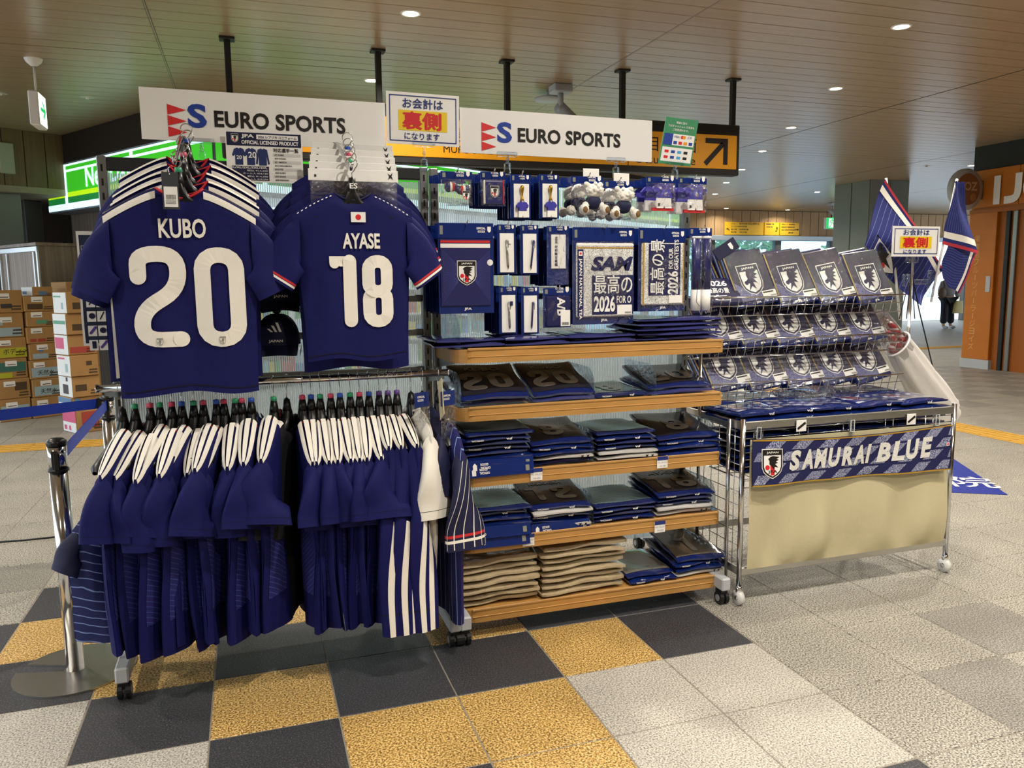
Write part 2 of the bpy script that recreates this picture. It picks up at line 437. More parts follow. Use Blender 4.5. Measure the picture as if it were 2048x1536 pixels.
# access hatch frame
q = MB()
hx, hy = 8.9, 4.6
for a in ((hx, hx+.6, hy, hy+.012), (hx, hx+.6, hy+.6, hy+.612), (hx, hx+.012, hy, hy+.6), (hx+.6, hx+.612, hy, hy+.6)): q.box(*a, HC-.002, HC+.004)
struct(q.build('trim_5', m_trim), 'square hatch frame in the ceiling')

# downlights
m_lens = mat('lit_lens', '#fff4dc', 0.5, emit=26.0, ecol='#fff0d6')
m_off = mat('unlit_lens', '#c9c6c0', 0.4)
q = MB(); q.lathe([(.058, -.002), (.058, -.005), (.074, -.006), (.078, 0)], n=24); ring_me = q.mesh('trim_ring', m_white, True)
q = MB(); q.lathe([(.0001, -.006), (.04, -.005), (.06, -.003)], n=24); lens_me = q.mesh('lens', m_lens, True)
ld = bpy.data.lights.new('downlight', 'AREA'); ld.shape = 'DISK'; ld.size = .1; ld.energy = LAMP_W; ld.color = (1, .93, .82); ld.spread = 2.6
ld2 = ld.copy(); ld2.energy = LAMP_W*.3
SEEN = [(1.83, 3.54, 'above the left banner sign, nearest the camera'), (1.845, 5.57, 'beside the second hanging sign pole'), (5.594, 2.74, 'at the upper right, largest of the diagonal row'),
        (6.53, 4.57, 'second of the diagonal row from the upper right'), (7.47, 6.5, 'third of the diagonal row from the upper right'), (8.28, 8.23, 'fourth of the diagonal row from the upper right'),
        (9.19, 10.1, 'fifth of the diagonal row, just right of the yellow arrow sign'), (10.02, 11.84, 'sixth of the diagonal row, right of the yellow arrow sign'), (11.02, 13.8, 'last of the diagonal row, near the far wall'),
        (13.14, 12.89, 'left of the grey-green pillar'), (12.96, 8.63, 'beside the black band of the orange shop'), (15.49, 17.0, 'over the far yellow wall signs'), (13.44, 17.0, 'over the left end of the far windows')]
HID = [(-2.0, 3.54), (-2.0, 1.2), (1.83, 1.3), (1.83, -1.0), (4.65, .9), (3.7, -.95), (-2.0, -1.2), (5.6, -1.6), (7.4, .6), (1.83, -3.3), (-2, -3.5), (4.2, -3.4), (-4.2, 5.4), (-4.6, 8.2)]  # last two are added out of view to brighten the left background
for n, (x, y, d) in enumerate(SEEN+[(a, b, None) for a, b in HID]):
    if d:
        t = thing('downlight', 'lit round ceiling downlight '+d, 'light', (x, y, HC), group='ceiling downlights')
        obj('trim_ring', ring_me, t); obj('lens', lens_me, t)
        lo = obj('downlight_lamp', ld if y < 16 else ld2, t, (0, 0, -.012))
    else:
        t = thing('downlight', 'lit round ceiling downlight outside the picture', 'light', (x, y, HC), group='ceiling downlights outside the picture')
        obj('trim_ring', ring_me, t); obj('lens', lens_me, t); obj('downlight_lamp', ld, t, (0, 0, -.012))
q = MB(); q.lathe([(.0001, -.003), (.05, -.003), (.072, 0)], n=20); off_me = q.mesh('cover', m_off, True)
q = MB(); q.lathe([(.0001, -.02), (.018, -.018), (.022, 0)], n=12); nub_me = q.mesh('sensor', m_white, True)
for x, y, d in ((-.905, 7.10, 'white round ceiling sensor left of the left banner sign'), (12.2, 8.88, 'small round ceiling sensor before the orange shop'), (-1.72, 7.15, 'white round ceiling speaker at the left edge'), (14.3, 15.7, 'grey round ceiling vent near the far wall')):
    t = thing('ceiling_sensor', d, 'sensor', (x, y, HC)); obj('cover', off_me, t); obj('sensor', nub_me, t)

# ------------------------------------------------------------------ far wall with windows, y = 17.5
m_wallw = mat('wall_wood', '#b99668', 0.55, var=((30, 30, 1.5), .12))
m_walld = mat('wall_wood_dark', '#7c6449', 0.55, var=((30, 30, 1.5), .15))
m_frame = mat('window_frame', '#a9b4bb', 0.4, .4)
m_post = mat('grey_post', '#5d5f5e', 0.5)
YW = 17.5
q = MB(); q.box(9.0, 25, YW+.03, YW+.3, 2.66, HC); wall_f = struct(q.build('wall_far', m_ceild), 'far wall of upright wooden panels over the windows')
pm_ = MB(); pm_.rbox(.006, .294, 0, .03, 2.66, HC, .004); pan_me = pm_.mesh('panel', m_wallw)
for k in range(50): obj('panel', pan_me, wall_f, (9.2+k*.3, YW, 0))
q = MB(); q.rbox(9.0, 25, YW-.12, YW+.1, 2.52, 2.66, .01); struct(q.build('trim_6', m_frame), 'pale window head rail under the wooden wall')
m_glass = clear_mat('window_glass', '#e4f6ff', .93, .02)
wx = [9.0, 11.1, 13.2, 15.45, 17.4, 18.4, 20.6, 22.8, 25.0]
for k in range(len(wx)-1):
    q = MB(); a, b = wx[k], wx[k+1]
    if not (k in (5, 6)):
        q.rbox(a+.2, b, YW+.0, YW+.012, .05, 2.52, .002); wo = struct(q.build('window_%d' % (k+1), m_glass), 'tall clear window pane in the far wall')
        q = MB(); q.rbox(a, a+.2, YW-.06, YW+.12, 0, 2.52, .01); q.build('mullion', m_post, wo)
q = MB(); q.box(-14, 26, -7.6, -7.4, 0, HC); struct(q.build('wall_back_blocker', mat('blocker_wall', '#b5a48c', .6)), 'unseen beige wall added behind the camera to block sky light')  # added out of view to keep sky light out of the hall
q = MB(); q.box(15.4, 15.6, -7.5, 7.1, 0, HC); struct(q.build('wall_right_blocker', MATS['blocker_wall']), 'unseen wall added behind the orange shop to block sky light')  # unseen too, closes the right side against sky light
# outside world behind the windows
m_out = mat('outside_paving', '#c9cfd2', 0.8)
q = MB(); q.box(-30, 90, 17.9, 90, -.1, -.01); struct(q.build('ground_outside', m_out), 'pale paving outside the station')
m_leaf = mat('tree_leaf', '#5f8a54', 0.7, var=((4, 4, 4), .35))
m_bark = mat('bark', '#5a4a3a', 0.9)
def tree(x, y, r, h, label, seed):
    t = thing('tree', label, 'tree', (x, y, 0), group='trees outside the far windows')
    q = MB(); q.cyl((0, 0, -.1), (0, 0, h), .16, 8, r1=.08); q.build('trunk', m_bark, t)
    rr = random.Random(seed); q = MB()
    for k in range(700):
        a = rr.uniform(0, 2*PI); e = rr.uniform(-1, 1); d = r*rr.uniform(.5, 1)**.5
        c = Vector((d*math.cos(a)*math.sqrt(1-e*e), d*math.sin(a)*math.sqrt(1-e*e), h+d*e*.8))
        u = Vector((rr.uniform(-1, 1), rr.uniform(-1, 1), rr.uniform(-1, 1))).normalized(); v = u.orthogonal().normalized(); s = rr.uniform(.12, .26)
        q.add([c-u*s, c+v*s*.5, c+u*s, c-v*s*.5], [(0, 1, 2, 3)])
    o = q.build('foliage', m_leaf, t); o['kind'] = 'stuff'
tree(17.6, 24.0, 1.7, 2.6, 'leafy green tree seen through the far window right of the centre', 1)
tree(20.2, 26, 1.5, 2.4, 'leafy green tree outside, just left of the grey-green pillar', 2)
tree(15.6, 28, 1.3, 1.9, 'green tree behind the left part of the far windows', 3)
tree(26.5, 27, 1.6, 1.9, 'leafy tree outside beyond the walking person', 4)
m_bld = mat('pale_building', '#c7d3dc', 0.7)
for n, (x, y, w_, h) in enumerate(((13, 46, 7, 3.4), (22.5, 46, 8, 3.6))):
    t = thing('building', ('pale low building outside behind the left far window', 'pale low building outside behind the pillar')[n], 'building', (x, y, 0))
    q = MB(); q.box(0, w_, 0, 5, -.1, h); q.build('facade', m_bld, t)
    for k in range(int(w_/1.4)):
        q = MB(); q.box(.4+k*1.4, 1.2+k*1.4, -.03, .02, 1.2, 2.4); q.build('window', m_frame, t)
    q = MB(); q.box(-.2, w_+.2, -.2, 5.2, h, h+.15); q.build('roof', m_post, t)

# yellow wall signs on the far wall
m_wsign = mat('sign_yellow', '#f0bd1f', 0.4)
for n, (x0, x1, d) in enumerate(((13.72, 15.02, 'wide yellow direction board on the far wood wall, with left arrow'), (15.05, 15.56, 'narrow yellow board with curved arrow, middle of the far wall signs'), (15.59, 16.27, 'yellow direction board with right arrow, rightmost on the far wall'))):
    t = thing('wall_sign', d, 'sign', (x0, YW-.05, 2.68), group='yellow far wall signs')
    q = MB(); q.rbox(0, x1-x0, 0, .045, 0, .37, .004); q.build('board', m_wsign, t)
    q = MB(); f_ = FRONT(0, -.002, 0); rr = random.Random(n)
    if n == 0:
        q.stroke([(.06, .17), (.1, .17), (.13, .13)], f_, .022); q.poly([(.03, .17), (.075, .21), (.075, .13)], f_, .001)
        cols = ((.2, ['トイレ', 'きっぷうりば', '南口 方面', '東口方面']), (.47, ['都立明治公園 方面 国立競技場 方面', '神宮外苑方面', '日本青年館 方面', '千駄ヶ谷方面']))
    elif n == 1:
        q.stroke([(.38, .12), (.43, .12), (.43, .2)], f_, .022); q.poly([(.39, .2), (.47, .2), (.43, .25)], f_, .001); cols = ((.06, ['新宿御苑 方面', '体育館方面']),)
    else:
        q.stroke([(.55, .17), (.62, .17)], f_, .022); q.poly([(.61, .21), (.66, .17), (.61, .13)], f_, .001); cols = ((.05, ['津田ホール', '将棋会館方面', '鳩森八幡神社']), (.3, ['東京体育館', '能楽堂方面', '区役所出張所', '病院方面']))
    for x, rows in cols:
        for k, s_ in enumerate(rows): q.text(s_, f_, x, .3-k*.08, h=.04, bold=.02)
    q.build('lettering', m_ink, t)

# right green exit sign with camera, left hanging exit sign
m_egreen = mat('exit_green', '#1fb65a', 0.5, emit=1.2)
m_ewhite = mat('exit_white', '#f2fff6', 0.5, emit=2.0)
def runner(q, f_, s, m):
    q.disc(f_, .02*s, .36*s, .055*s, .0005, m)
    for pts in ([(0, .28), (-.05, .1)], [(-.05, .1), (.1, .0), (.16, -.14)], [(-.05, .1), (-.1, -.08), (-.2, -.16)], [(0, .26), (.13, .16), (.2, .2)], [(0, .26), (-.14, .2), (-.17, .06)]):
        q.stroke([(a*s, b*s) for a, b in pts], f_, .065*s, .0005, m)
pe = at(1664, 458, 'y', 15.0)
t = thing('exit_sign', 'green lit running-man exit sign beside the grey-green pillar', 'sign', pe)
q = MB(); q.rbox(-.21, .21, 0, .08, 0, .3, .01); q.build('housing', m_white, t)
q = MB(); f_ = FRONT(0, -.003, .15); q.rect(f_, -.2, .2, -.14, .14, 0, 0); q.rect(f_, -.11, .11, -.11, .12, .001, 1); q.build('face', [m_egreen, m_ewhite], t)
q = MB(); runner(q, frame((0, -.006, .13), (1, 0, 0), (0, 0, 1)), .45, 0); q.build('pictogram', m_egreen, t)
q = MB(); q.cyl((0, .04, .3), (0, .04, HC-pe.z), .015, 8); q.build('rod', m_dark, t)
def cctv(loc, label, s, rz):
    t = thing('ceiling_camera', label, 'camera', loc, rz)
    q = MB(); q.rbox(-.1*s, .1*s, -.09*s, .09*s, -.08*s, 0, .01); q.build('mount', m_greyp, t)
    q = MB(); q.cyl((0, 0, -.08*s), (0, 0, -.22*s), .03*s, 10); q.ball((0, 0, -.24*s), .045*s, 10); q.build('stem', m_greyp, t, True)
    q = MB(); q.cyl((-.0*s, .05*s, -.2*s), (.14*s, -.14*s, -.44*s), .065*s, 14, r1=.075*s); q.cyl((.14*s, -.14*s, -.44*s), (.155*s, -.16*s, -.465*s), .06*s, 14, 1); q.build('body', [m_greyp, m_black], t, True)
cctv((3.70, 5.23, HC), 'grey surveillance camera on the ceiling over the right banner sign', 1.0, 0)
pc = at(1662, 406, 'z', HC); cctv((pc.x, pc.y, HC), 'dark surveillance camera above the green exit sign', .8, .3)
t = thing('ceiling_plate', 'white round plate on a short stem left of the ceiling camera', 'fitting', (3.70, 5.55, HC))
q = MB(); q.lathe([(.0001, -.085), (.15, -.085), (.155, -.07), (.15, -.06), (.0001, -.06)], n=28); q.build('plate', m_greyp, t, True); q = MB(); q.cyl((0, 0, -.06), (0, 0, 0), .03, 10); q.build('stem', m_greyp, t)
t = thing('exit_sign', 'narrow hanging lit sign with green arrow at the upper left', 'sign', (-1.08, 5.64, 2.80))
q = MB(); q.rbox(-.04, .04, -.14, .14, 0, .29, .01); q.build('housing', m_white, t)
f_ = frame((.0415, -.13, .015), (0, 1, 0), (0, 0, 1))
q = MB(); q.rect(f_, 0, .26, 0, .26); q.build('face', m_ewhite, t)
q = MB(); q.stroke([(.05, .13), (.17, .13)], f_, .035, .002); q.stroke([(.13, .065), (.2, .13), (.13, .195)], f_, .035, .002); q.build('arrow', m_egreen, t)
q = MB(); q.cyl((0, 0, .29), (0, 0, .54), .01, 8); q.lathe([(.02, .515), (.06, .55), (.075, HC-2.80)], n=16); q.build('rod', m_white, t, True)

# ------------------------------------------------------------------ grey-green pillar
m_pil = mat('pillar_paint', '#6e7263', 0.5)
q = MB(); q.box(12.665, 13.63, 10.715, 11.75, 0, HC); pil = struct(q.build('wall_pillar', m_pil), 'grey-green clad pillar in front of the windows')
for a in ((12.65, 13.14, 10.7, 10.714), (13.15, 13.64, 10.7, 10.714)):
    q = MB(); q.rbox(a[0]+.004, a[1]-.004, a[2], a[3], .1, HC, .003); q.build('panel', m_pil, pil)
for y in (10.72, 11.24):
    q = MB(); q.rbox(12.65, 12.664, y+.004, y+.5, .1, HC, .003); q.build('panel', m_pil, pil)
q = MB(); q.box(12.64, 13.65, 10.69, 11.76, 0, .1); q.build('skirting', m_post, pil)

# ------------------------------------------------------------------ orange shop on the right: front plane x = 11.31
m_or = mat('orange_cladding', '#c0701f', 0.45, var=((3, 3, 8), .06))
m_ord = mat('orange_dark', '#a35a17', 0.45)
m_bband = mat('black_band', '#23211f', 0.6)
XS = 11.31
q = MB(); q.box(XS, XS+4, -2, 7.1, 3.02, HC); struct(q.build('wall_shop_band', m_bband), 'black band above the orange shop front')
q = MB(); q.box(XS+.01, XS+4, -2, 7.1, 2.4, 3.02); fas = struct(q.build('wall_shop_fascia', m_or), 'orange shop fascia with large white letters')
for k in range(5):
    q = MB(); q.rbox(XS-.012, XS+.008, 7.1-.8*(k+1)+.004, 7.1-.8*k-.004, 2.46, 3.015, .003); q.build('panel', m_or, fas)
q = MB(); q.box(XS-.03, XS+.05, -2, 7.1, 2.37, 2.43); q.build('ledge', m_ord, fas)
q = MB(); q.rbox(XS-.02, XS+.3, 6.62, 7.1, .14, 2.4, .006); post = struct(q.build('wall_shop_post', m_or), 'orange shop corner post with upright lettering')
q = MB(); q.box(XS-.03, XS+.31, 6.6, 7.12, 0, .14); q.build('skirting', m_greyp, post)
f_ = frame((XS-.023, 7.02, .32), (0, -1, 0), (0, 0, 1))
q = MB()
for k, ch in enumerate('果実園フルーツパーラージョイズ'): (q.rect(f_, .08, .095, 1.63-k*.118, 1.71-k*.118) if ch == 'ー' else q.text(ch, f_, .04, 1.62-k*.118, w=.095, h=.098))
q.build('lettering', mat('orange_outline', '#dca866', .5), post)
q = MB(); q.rbox(XS-.03, XS-.02, 6.66, 6.74, 1.18, 1.42, .003); q.build('call_plate', m_greyp, post)
q = MB(); q.box(XS+.04, XS+.1, 5.85, 6.62, 0, 2.37); q.box(XS+.06, XS+.12, -2, 5.86, 0, 2.37); struct(q.build('wall_shop_front', m_ord), 'orange recessed shop front wall')
for n, y in enumerate((6.42, 6.30)):
    q = MB(); q.rbox(XS-.0, XS+.06, y, y+.07, 0, 2.37, .006); struct(q.build('trim_%d' % (7+n), m_zinc if n else m_dark), 'upright metal door guide of the orange shop')
yl = at(1989, 380, 'x', XS).y; zl = at(1995, 409, 'x', XS).z; f_ = frame((XS-.03, yl, zl), (0, -1, 0), (0, 0, 1))
t = thing('shop_lettering', 'large white letters IJO on the orange fascia', 'lettering', (0, 0, 0))
q = MB(); q.rect(f_, .02, .13, .0, .42, .01)
q.stroke(rounded([(.42, .42), (.42, .12), (.36, .05), (.2, .05)], .1), f_, .11, .01, caps=False)
q.stroke([(.72+.17*math.cos(a*2*PI/24), .21+.16*math.sin(a*2*PI/24)) for a in range(24)], f_, .11, .01, closed=True)
q.build('letters', m_white, t)
q = MB(); q.text('MENU', frame((XS+.05, 6.02, 2.06), (0, -1, 0), (0, 0, 1)), .0, .0, h=.2, d=.004, bold=.01); tag(q.build('shop_lettering', m_white), 'white N lettering on the orange wall at the right edge', 'lettering')
t = thing('round_sign', 'round disc sign on a bracket at the end of the orange shop fascia', 'sign', (XS-.1, 6.92, 2.72))
q = MB(); q.lathe([(.0001, -.05), (.3, -.05), (.31, -.03), (.31, .03), (.3, .05), (.0001, .05)], c=(-.25, 0, 0), n=32, ax='y'); q.build('disc', m_greyp, t, True)
q = MB(); q.lathe([(.0001, -.056), (.235, -.056)], c=(-.25, 0, 0), n=28, ax='y'); q.text('OZ', FRONT(-.25, -.06, -.02), -.08, 0, h=.13, d=0, m=1, bold=.03); q.disc(FRONT(-.25, -.06, 0), .1, -.12, .06, .001, 2); q.build('emblem', [mat('brown_emblem', '#8f5a34', .5), mat('emblem_text', '#c99d78', .5), mat('emblem_dot', '#b0723c', .5)], t)
q = MB(); q.box(.04, .12, -.02, .02, -.14, .14); q.build('bracket', m_zinc, t)
m_post1 = mat('poster_yellow', '#d79b16', 0.4, var=((9, 9, 9), .35)); m_win = mat('lit_window', '#ffe9c0', .5, emit=2.5)
t = thing('menu_poster', 'poster with orange slices and a glowing drink picture at the right edge', 'poster', (XS+.0, 5.5, .35))
f_ = frame((0, 0, 0), (0, -1, 0), (0, 0, 1))
q = MB(); q.prism([(-.32, 0), (1.0, 0), (1.0, 1.62), (-.32, 1.62)], f_, 0, .02); q.build('sheet', m_white, t)
q = MB(); q.rect(f_, -.28, 1, .06, .84, .022)
for a, b, r in ((-.1, .3, .2), (.35, .55, .26), (.1, .7, .15)): q.disc(f_, a, b, r, .024, 1, 20); q.disc(f_, a, b, r*.82, .025, 0, 20)
q.build('fruit_print', [m_post1, mat('fruit_rim', '#e8b632', .4)], t)
q = MB(); q.rect(f_, -.1, 1, 1.0, 1.5, .022); q.build('glowing_picture', m_win, t)
q = MB(); q.stroke([(-.12, .98), (-.12, 1.52), (1, 1.52)], f_, .05, .023, caps=False); q.build('border', m_or, t)
# ------------------------------------------------------------------ rotated convenience store block behind the racks
SC = Vector((.33, 6.5, 0)); dL = Vector((-.5407, .8412, 0)); dR = Vector((.8412, .5407, 0)); Z = Vector((0, 0, 1))
m_fg = mat('fascia_green', '#3bbf24', 0.4, emit=.75); m_fd = mat('fascia_dark_green', '#1d8a3f', 0.4, emit=.55)
m_fy = mat('fascia_lime', '#b8ea12', 0.4, emit=.85); m_fw = mat('fascia_white', '#d8fbff', 0.4, emit=1.15)
def fascia(name, label, o, u, L, flip):
    t = thing(name, label, 'sign', (o.x, o.y, 2.4))
    f_ = frame((0, 0, 0), u, Z)
    q = MB(); q.prism([(0, 0), (L, 0), (L, .62), (0, .62)], f_, -.3, 0, 0); q.build('housing', mat('fascia_grey', '#8e98a8', .4), t)
    q = MB(); q.rect(f_, .0, L, .02, .1, .003, 3); q.rect(f_, .02, L-.02, .1, .18, .003, 1); q.rect(f_, .02, L-.02, .18, .24, .003, 2); q.rect(f_, .02, L-.02, .24, .5, .003, 0)
    q.rect(f_, .0, L, .5, .53, .003, 3); q.rect(f_, .02, L-.02, .53, .575, .003, 0); q.rect(f_, 0, L, .575, .6, .003, 3)
    q.build('light_panel', [m_fg, m_fd, m_fy, m_fw], t)
    for k in [k for k in (.56, 2.4, 4.3, 6.2, 8.1, 10) if k < L-.1]:
        q = MB(); q.prism([(k, .02), (k+.07, .02), (k+.07, .6), (k, .6)], f_, .003, .008); q.build('divider', m_fw, t)
    q = MB(); q.text('NewDays', f_, 1.2, .19 if True else 0, h=.33, d=.008, bold=.02); q.build('lettering', m_fw, t)
    return t
LE = SC+dL*4.2
fascia('store_fascia', 'green lit store fascia with white letters at the left', LE, -dL, 4.2, False)
fascia('store_fascia', 'green lit store fascia running to the right behind the racks', SC, dR, 10.9, True)
# store body
m_swall = mat('store_wall', '#cfd6da', 0.6); m_grain = mat('grey_woodgrain', '#8d8074', 0.55, var=((28, 28, 1.2), .3))
fL = lambda s, d, z: SC+dL*s-dR*d*-1+Vector((0, 0, z))            # d: inwards from left face
fR = lambda s, d, z: SC+dR*s+dL*d+Vector((0, 0, z))
q = MB(); q.box(0, 4.25, .3, .36, 0, 2.6, fn=lambda s, d, z: SC+dL*s+dR*d+Z*z); struct(q.build('wall_store_left', m_grain), 'grey woodgrain wall under the green fascia')
q = MB(); q.box(.2, 10.9, 2.6, 2.7, 0, 2.9, fn=fR); struct(q.build('wall_store_back', m_swall), 'pale back wall inside the store')
q = MB(); q.box(.2, 10.9, .0, 2.7, 2.9, 2.95, fn=fR); struct(q.build('ceiling_store', m_swall), 'store ceiling')
q = MB(); q.box(.0, 10.9, .05, 4.1, 3.02, HC-.002, fn=fR); struct(q.build('wall_store_top', m_ceild), 'dark bulkhead above the green fascia')
li = bpy.data.lights.new('store_light', 'AREA'); li.shape = 'RECTANGLE'; li.size = 9.5; li.size_y = 1.2; li.energy = 260; li.color = (.86, .95, 1)
lo = bpy.data.objects.new('store_light', li); COL.objects.link(lo)
p = fR(5.4, 1.3, 2.86); lo.matrix_world = Matrix(((dR.x, dL.x, 0, p.x), (dR.y, dL.y, 0, p.y), (0, 0, 1, p.z), (0, 0, 0, 1)))
# store shelving with goods
goods = [mat('goods_%s' % n, c, .45) for n, c in (('white', '#eef1f2'), ('green', '#52a350'), ('yellow', '#e2cc4a'), ('blue', '#4c86c4'), ('red', '#c44b43'), ('cyan', '#9fd0dc'))]
for n, s0 in enumerate((.6, 2.4, 4.2, 6.0, 7.8)):
    c = fR(s0, 1.5, 0); t = thing('store_shelf', 'goods shelf inside the store seen dimly behind the racks, %s from the left' % ORD[n], 'shelf', c, math.atan2(dR.y, dR.x))
    q = MB(); q.box(0, 1.6, .35, .39, 0, 1.7)
    for z in (.1, .5, .9, 1.3): q.box(0, 1.6, 0, .36, z, z+.03)
    q.build('boards', m_white, t)
    q = MB(); rr = random.Random(n)
    for z in (.13, .53, .93, 1.33):
        x = .03
        while x < 1.5:
            w_ = rr.uniform(.06, .16); q.rbox(x, x+w_-.01, .04, .3, z, z+rr.uniform(.15, .3), .006, rr.randrange(6)); x += w_
    o = q.build('goods', goods, t); o['kind'] = 'stuff'

# left bulkhead of upright wood panels, soffit, columns
A0 = Vector((-2.23, 9.16, 0)); fB = lambda s, d, z: A0+dR*s+dL*d+Z*z
q = MB(); q.box(-3, 4.0, .02, .3, 2.68, HC, fn=fB); wl = struct(q.build('wall_left', m_ceild), 'brown wooden panel bulkhead at the upper left')
for k in range(14):
    q = MB(); q.rbox(-3+k*.5*.5+.004, -3+(k+1)*.25-.004, -.005, .02, 2.68, HC, .004, fn=fB); q.build('panel', m_walld, wl)
for k in range(14, 28):
    q = MB(); q.rbox(-3+k*.25+.004, -3+(k+1)*.25-.004, -.005, .02, 2.68, HC, .004, fn=fB); q.build('panel', m_walld, wl)
m_sof = mat('soffit', '#a99b86', .6)
q = MB(); q.box(-3, 4, -.01, 1.4, 2.6, 2.68, fn=fB); struct(q.build('ceiling_soffit', m_sof), 'beige soffit under the wooden bulkhead')
q = MB(); q.box(-1.0, 4, 1.3, 1.4, 0, 2.6, fn=fB); struct(q.build('wall_left_recess', mat('recess_wall', '#57493c', .6, var=((28, 28, 1.2), .15))), 'dark brown recess wall behind the boxes')
m_col = mat('grey_column', '#8d8d8a', .5)
q = MB(); q.rbox(-.2, .22, .15, .5, 0, 2.6, .01, fn=fB); struct(q.build('wall_column_light', m_col), 'pale grey metal column at the left edge')
q = MB(); q.rbox(.52, .75, .9, 1.2, 0, 2.6, .01, fn=fB); struct(q.build('wall_column_dark', mat('dark_column', '#55534f', .5)), 'dark grey metal column at the left')
q = MB(); q.rbox(-.05, .12, -.04, -.008, 2.82, 3.2, .01, fn=fB); tag(q.build('wall_panel', mat('panel_box', '#b9bba8', .5)), 'pale panel box on the wooden bulkhead at the left edge', 'panel')
t = thing('power_socket', 'small pale socket plate on the brown wall beside the poster', 'socket', (0, 0, 0))
c = SC+dL*3.3+dR*.29; q = MB(); q.rbox(-.04, .04, -.01, 0, 0, .1, .003, fn=lambda a, b, z: c+dL*a+dR*b+Z*(1.62+z)); q.build('plate', m_greyp, t)

# woodgrain cabinet
c = at(100, 735, 'z', 0); CB = Vector((-1.62, 7.75, 0)); fC = lambda s, d, z: CB+dL*s+dR*d+Z*z
t = thing('cabinet', 'woodgrain cabinet with aluminium framed panel behind the boxes', 'cabinet', CB)
fCl = lambda s, d, z: dL*s+dR*d+Z*z
q = MB(); q.rbox(0, 1.15, 0, .5, 0, 1.87, .006, fn=fCl); q.build('body', m_grain, t)
q = MB(); q.box(-.01, 1.16, -.03, .51, 1.87, 1.905, fn=fCl); q.build('top', m_grain, t)
for a in ((0, .035, 0, 1.86), (1.115, 1.15, 0, 1.86), (0, 1.15, 1.81, 1.86), (.1, .13, 0, 1.8), (.9, .93, 0, 1.8)): 
    q = MB(); q.box(a[0], a[1], -.02, 0, a[2], a[3], fn=fCl); q.build('frame_bar', mat('alu', '#dfe6ea', .35, .4), t)

# cardboard boxes
m_cb = mat('cardboard', '#a9824f', .75, var=((5, 5, 5), .08)); m_cblit = mat('daylit_carton', '#dfe5e6', .6); m_tape = mat('label_white', '#f0f0ec', .6)  # white side tone paints the daylight on the cartons' left faces
pr = {'green': mat('print_green', '#5d9c7f', .6), 'pink': mat('print_pink', '#c9557d', .6), 'blue': mat('print_blue', '#5a7fa6', .6), 'lime': mat('print_lime', '#b6b62e', .6), 'teal': mat('print_teal', '#3b6f66', .6), 'ink': mat('print_ink', '#4c3b27', .6), 'sky': mat('print_sky', '#9db6bf', .6), 'dark': mat('print_dark', '#3c3a3a', .6), 'red': mat('print_red', '#a8443a', .6)}
BOXG = 'cartons stacked before the store'
def carton(loc, w_, d, h, label, front=(), side=None, lab=True, jig=0.0, lettering=None, litside=False):
    """w_ runs along dR (front face), d along dL (left face)"""
    t = thing('cardboard_box', label, 'box', loc, group=BOXG)
    a = jig; u = dR*math.cos(a)+dL*math.sin(a); v = -dR*math.sin(a)+dL*math.cos(a)
    fn = lambda s, k, z: u*s+v*k+Z*z
    q = MB(); q.rbox(0, w_, 0, d, 0.001, h-.002, .006, fn=fn); q.build('carton', m_cb, t)
    f_ = frame((0, 0, 0), u, Z); mats = [m_tape]; q = MB()
    for (c_, x0, x1, z0, z1) in front: mats.append(pr[c_]); q.rect(f_, x0*w_, x1*w_, z0*h, z1*h, .002, len(mats)-1)
    if lab: x = R_.uniform(.12, .4)*w_; q.rect(f_, x, x+.11, h*.62, h*.62+.055, .003, 0); q.rect(f_, x+.02, x+.1, h*.62+.012, h*.62+.02, .004, len(mats)); mats.append(pr['dark'])
    for k in range(2):
        mats.append(pr['ink']); q.rect(f_, w_*(.62+.02*k), w_*.93, h*(.12+.13*k), h*(.19+.13*k), .002, len(mats)-1)
    if lettering: mats.append(pr['dark']); q.text(lettering, f_, w_*.25, h*.2, h=h*.26, d=.003, m=len(mats)-1, bold=.02)
    q.build('print', mats, t)
    if side or litside:
        s_ = frame(v*d, -v, Z); q = MB(); q.rect(s_, .004, d-.004, .004, h-.006, .002, 0)
        mm = [m_cblit]
        for (c_, x0, x1, z0, z1) in (side or ()): mm.append(pr[c_]); q.rect(s_, x0*d, x1*d, z0*h, z1*h, .003, len(mm)-1)
        q.build('lit_side_print', mm, t)
B1 = Vector((-1.93, 6.93, 0))
hs = [h_*.826 for h_ in (.40, .36, .36, .37, .43, .40)]
names = [('lowest', [('sky', .05, .95, .1, .7)], '天然水'), ('second from the floor', [('ink', .5, .9, .4, .8)], None), ('third from the floor, green print', [('teal', .0, .95, .35, .8), ('lime', .1, .5, .05, .3)], None), ('fourth from the floor, lime band', [('lime', .0, .98, .05, .5)], 'ボディメンテ'), ('fifth from the floor, blue print', [('sky', .1, .9, .05, .4), ('sky', .1, .35, .5, .8)], None), ('topmost', [('dark', .3, .65, .2, .4)], None)]
z = 0
for k in range(6):
    carton(B1+Z*z+dR*(.01*(k % 2)), .30, .42, hs[k]*.72, 'brown carton in the leftmost stack, '+names[k][0], names[k][1], lettering=names[k][2], litside=True); z += hs[k]*.72
B2 = Vector((-1.655, 7.08, 0)); hs2 = [h_*.745 for h_ in (.30, .27, .27, .24, .24, .22, .22)]; z = 0
n2 = [('lowest', [('ink', .3, .8, .3, .4)], None), ('second from the floor', [('sky', .05, .95, .1, .6)], '天然水'), ('third from the floor', [('sky', .05, .95, .1, .6)], '天然水'), ('fourth from the floor', [('blue', .3, .45, .5, .8), ('sky', .1, .6, .1, .4)], None), ('fifth from the floor', [('red', .1, .3, .1, .3), ('red', .35, .6, .1, .3)], None), ('sixth from the floor', [('green', .3, .7, .2, .45)], None), ('topmost', [('ink', .1, .6, .15, .5)], None)]
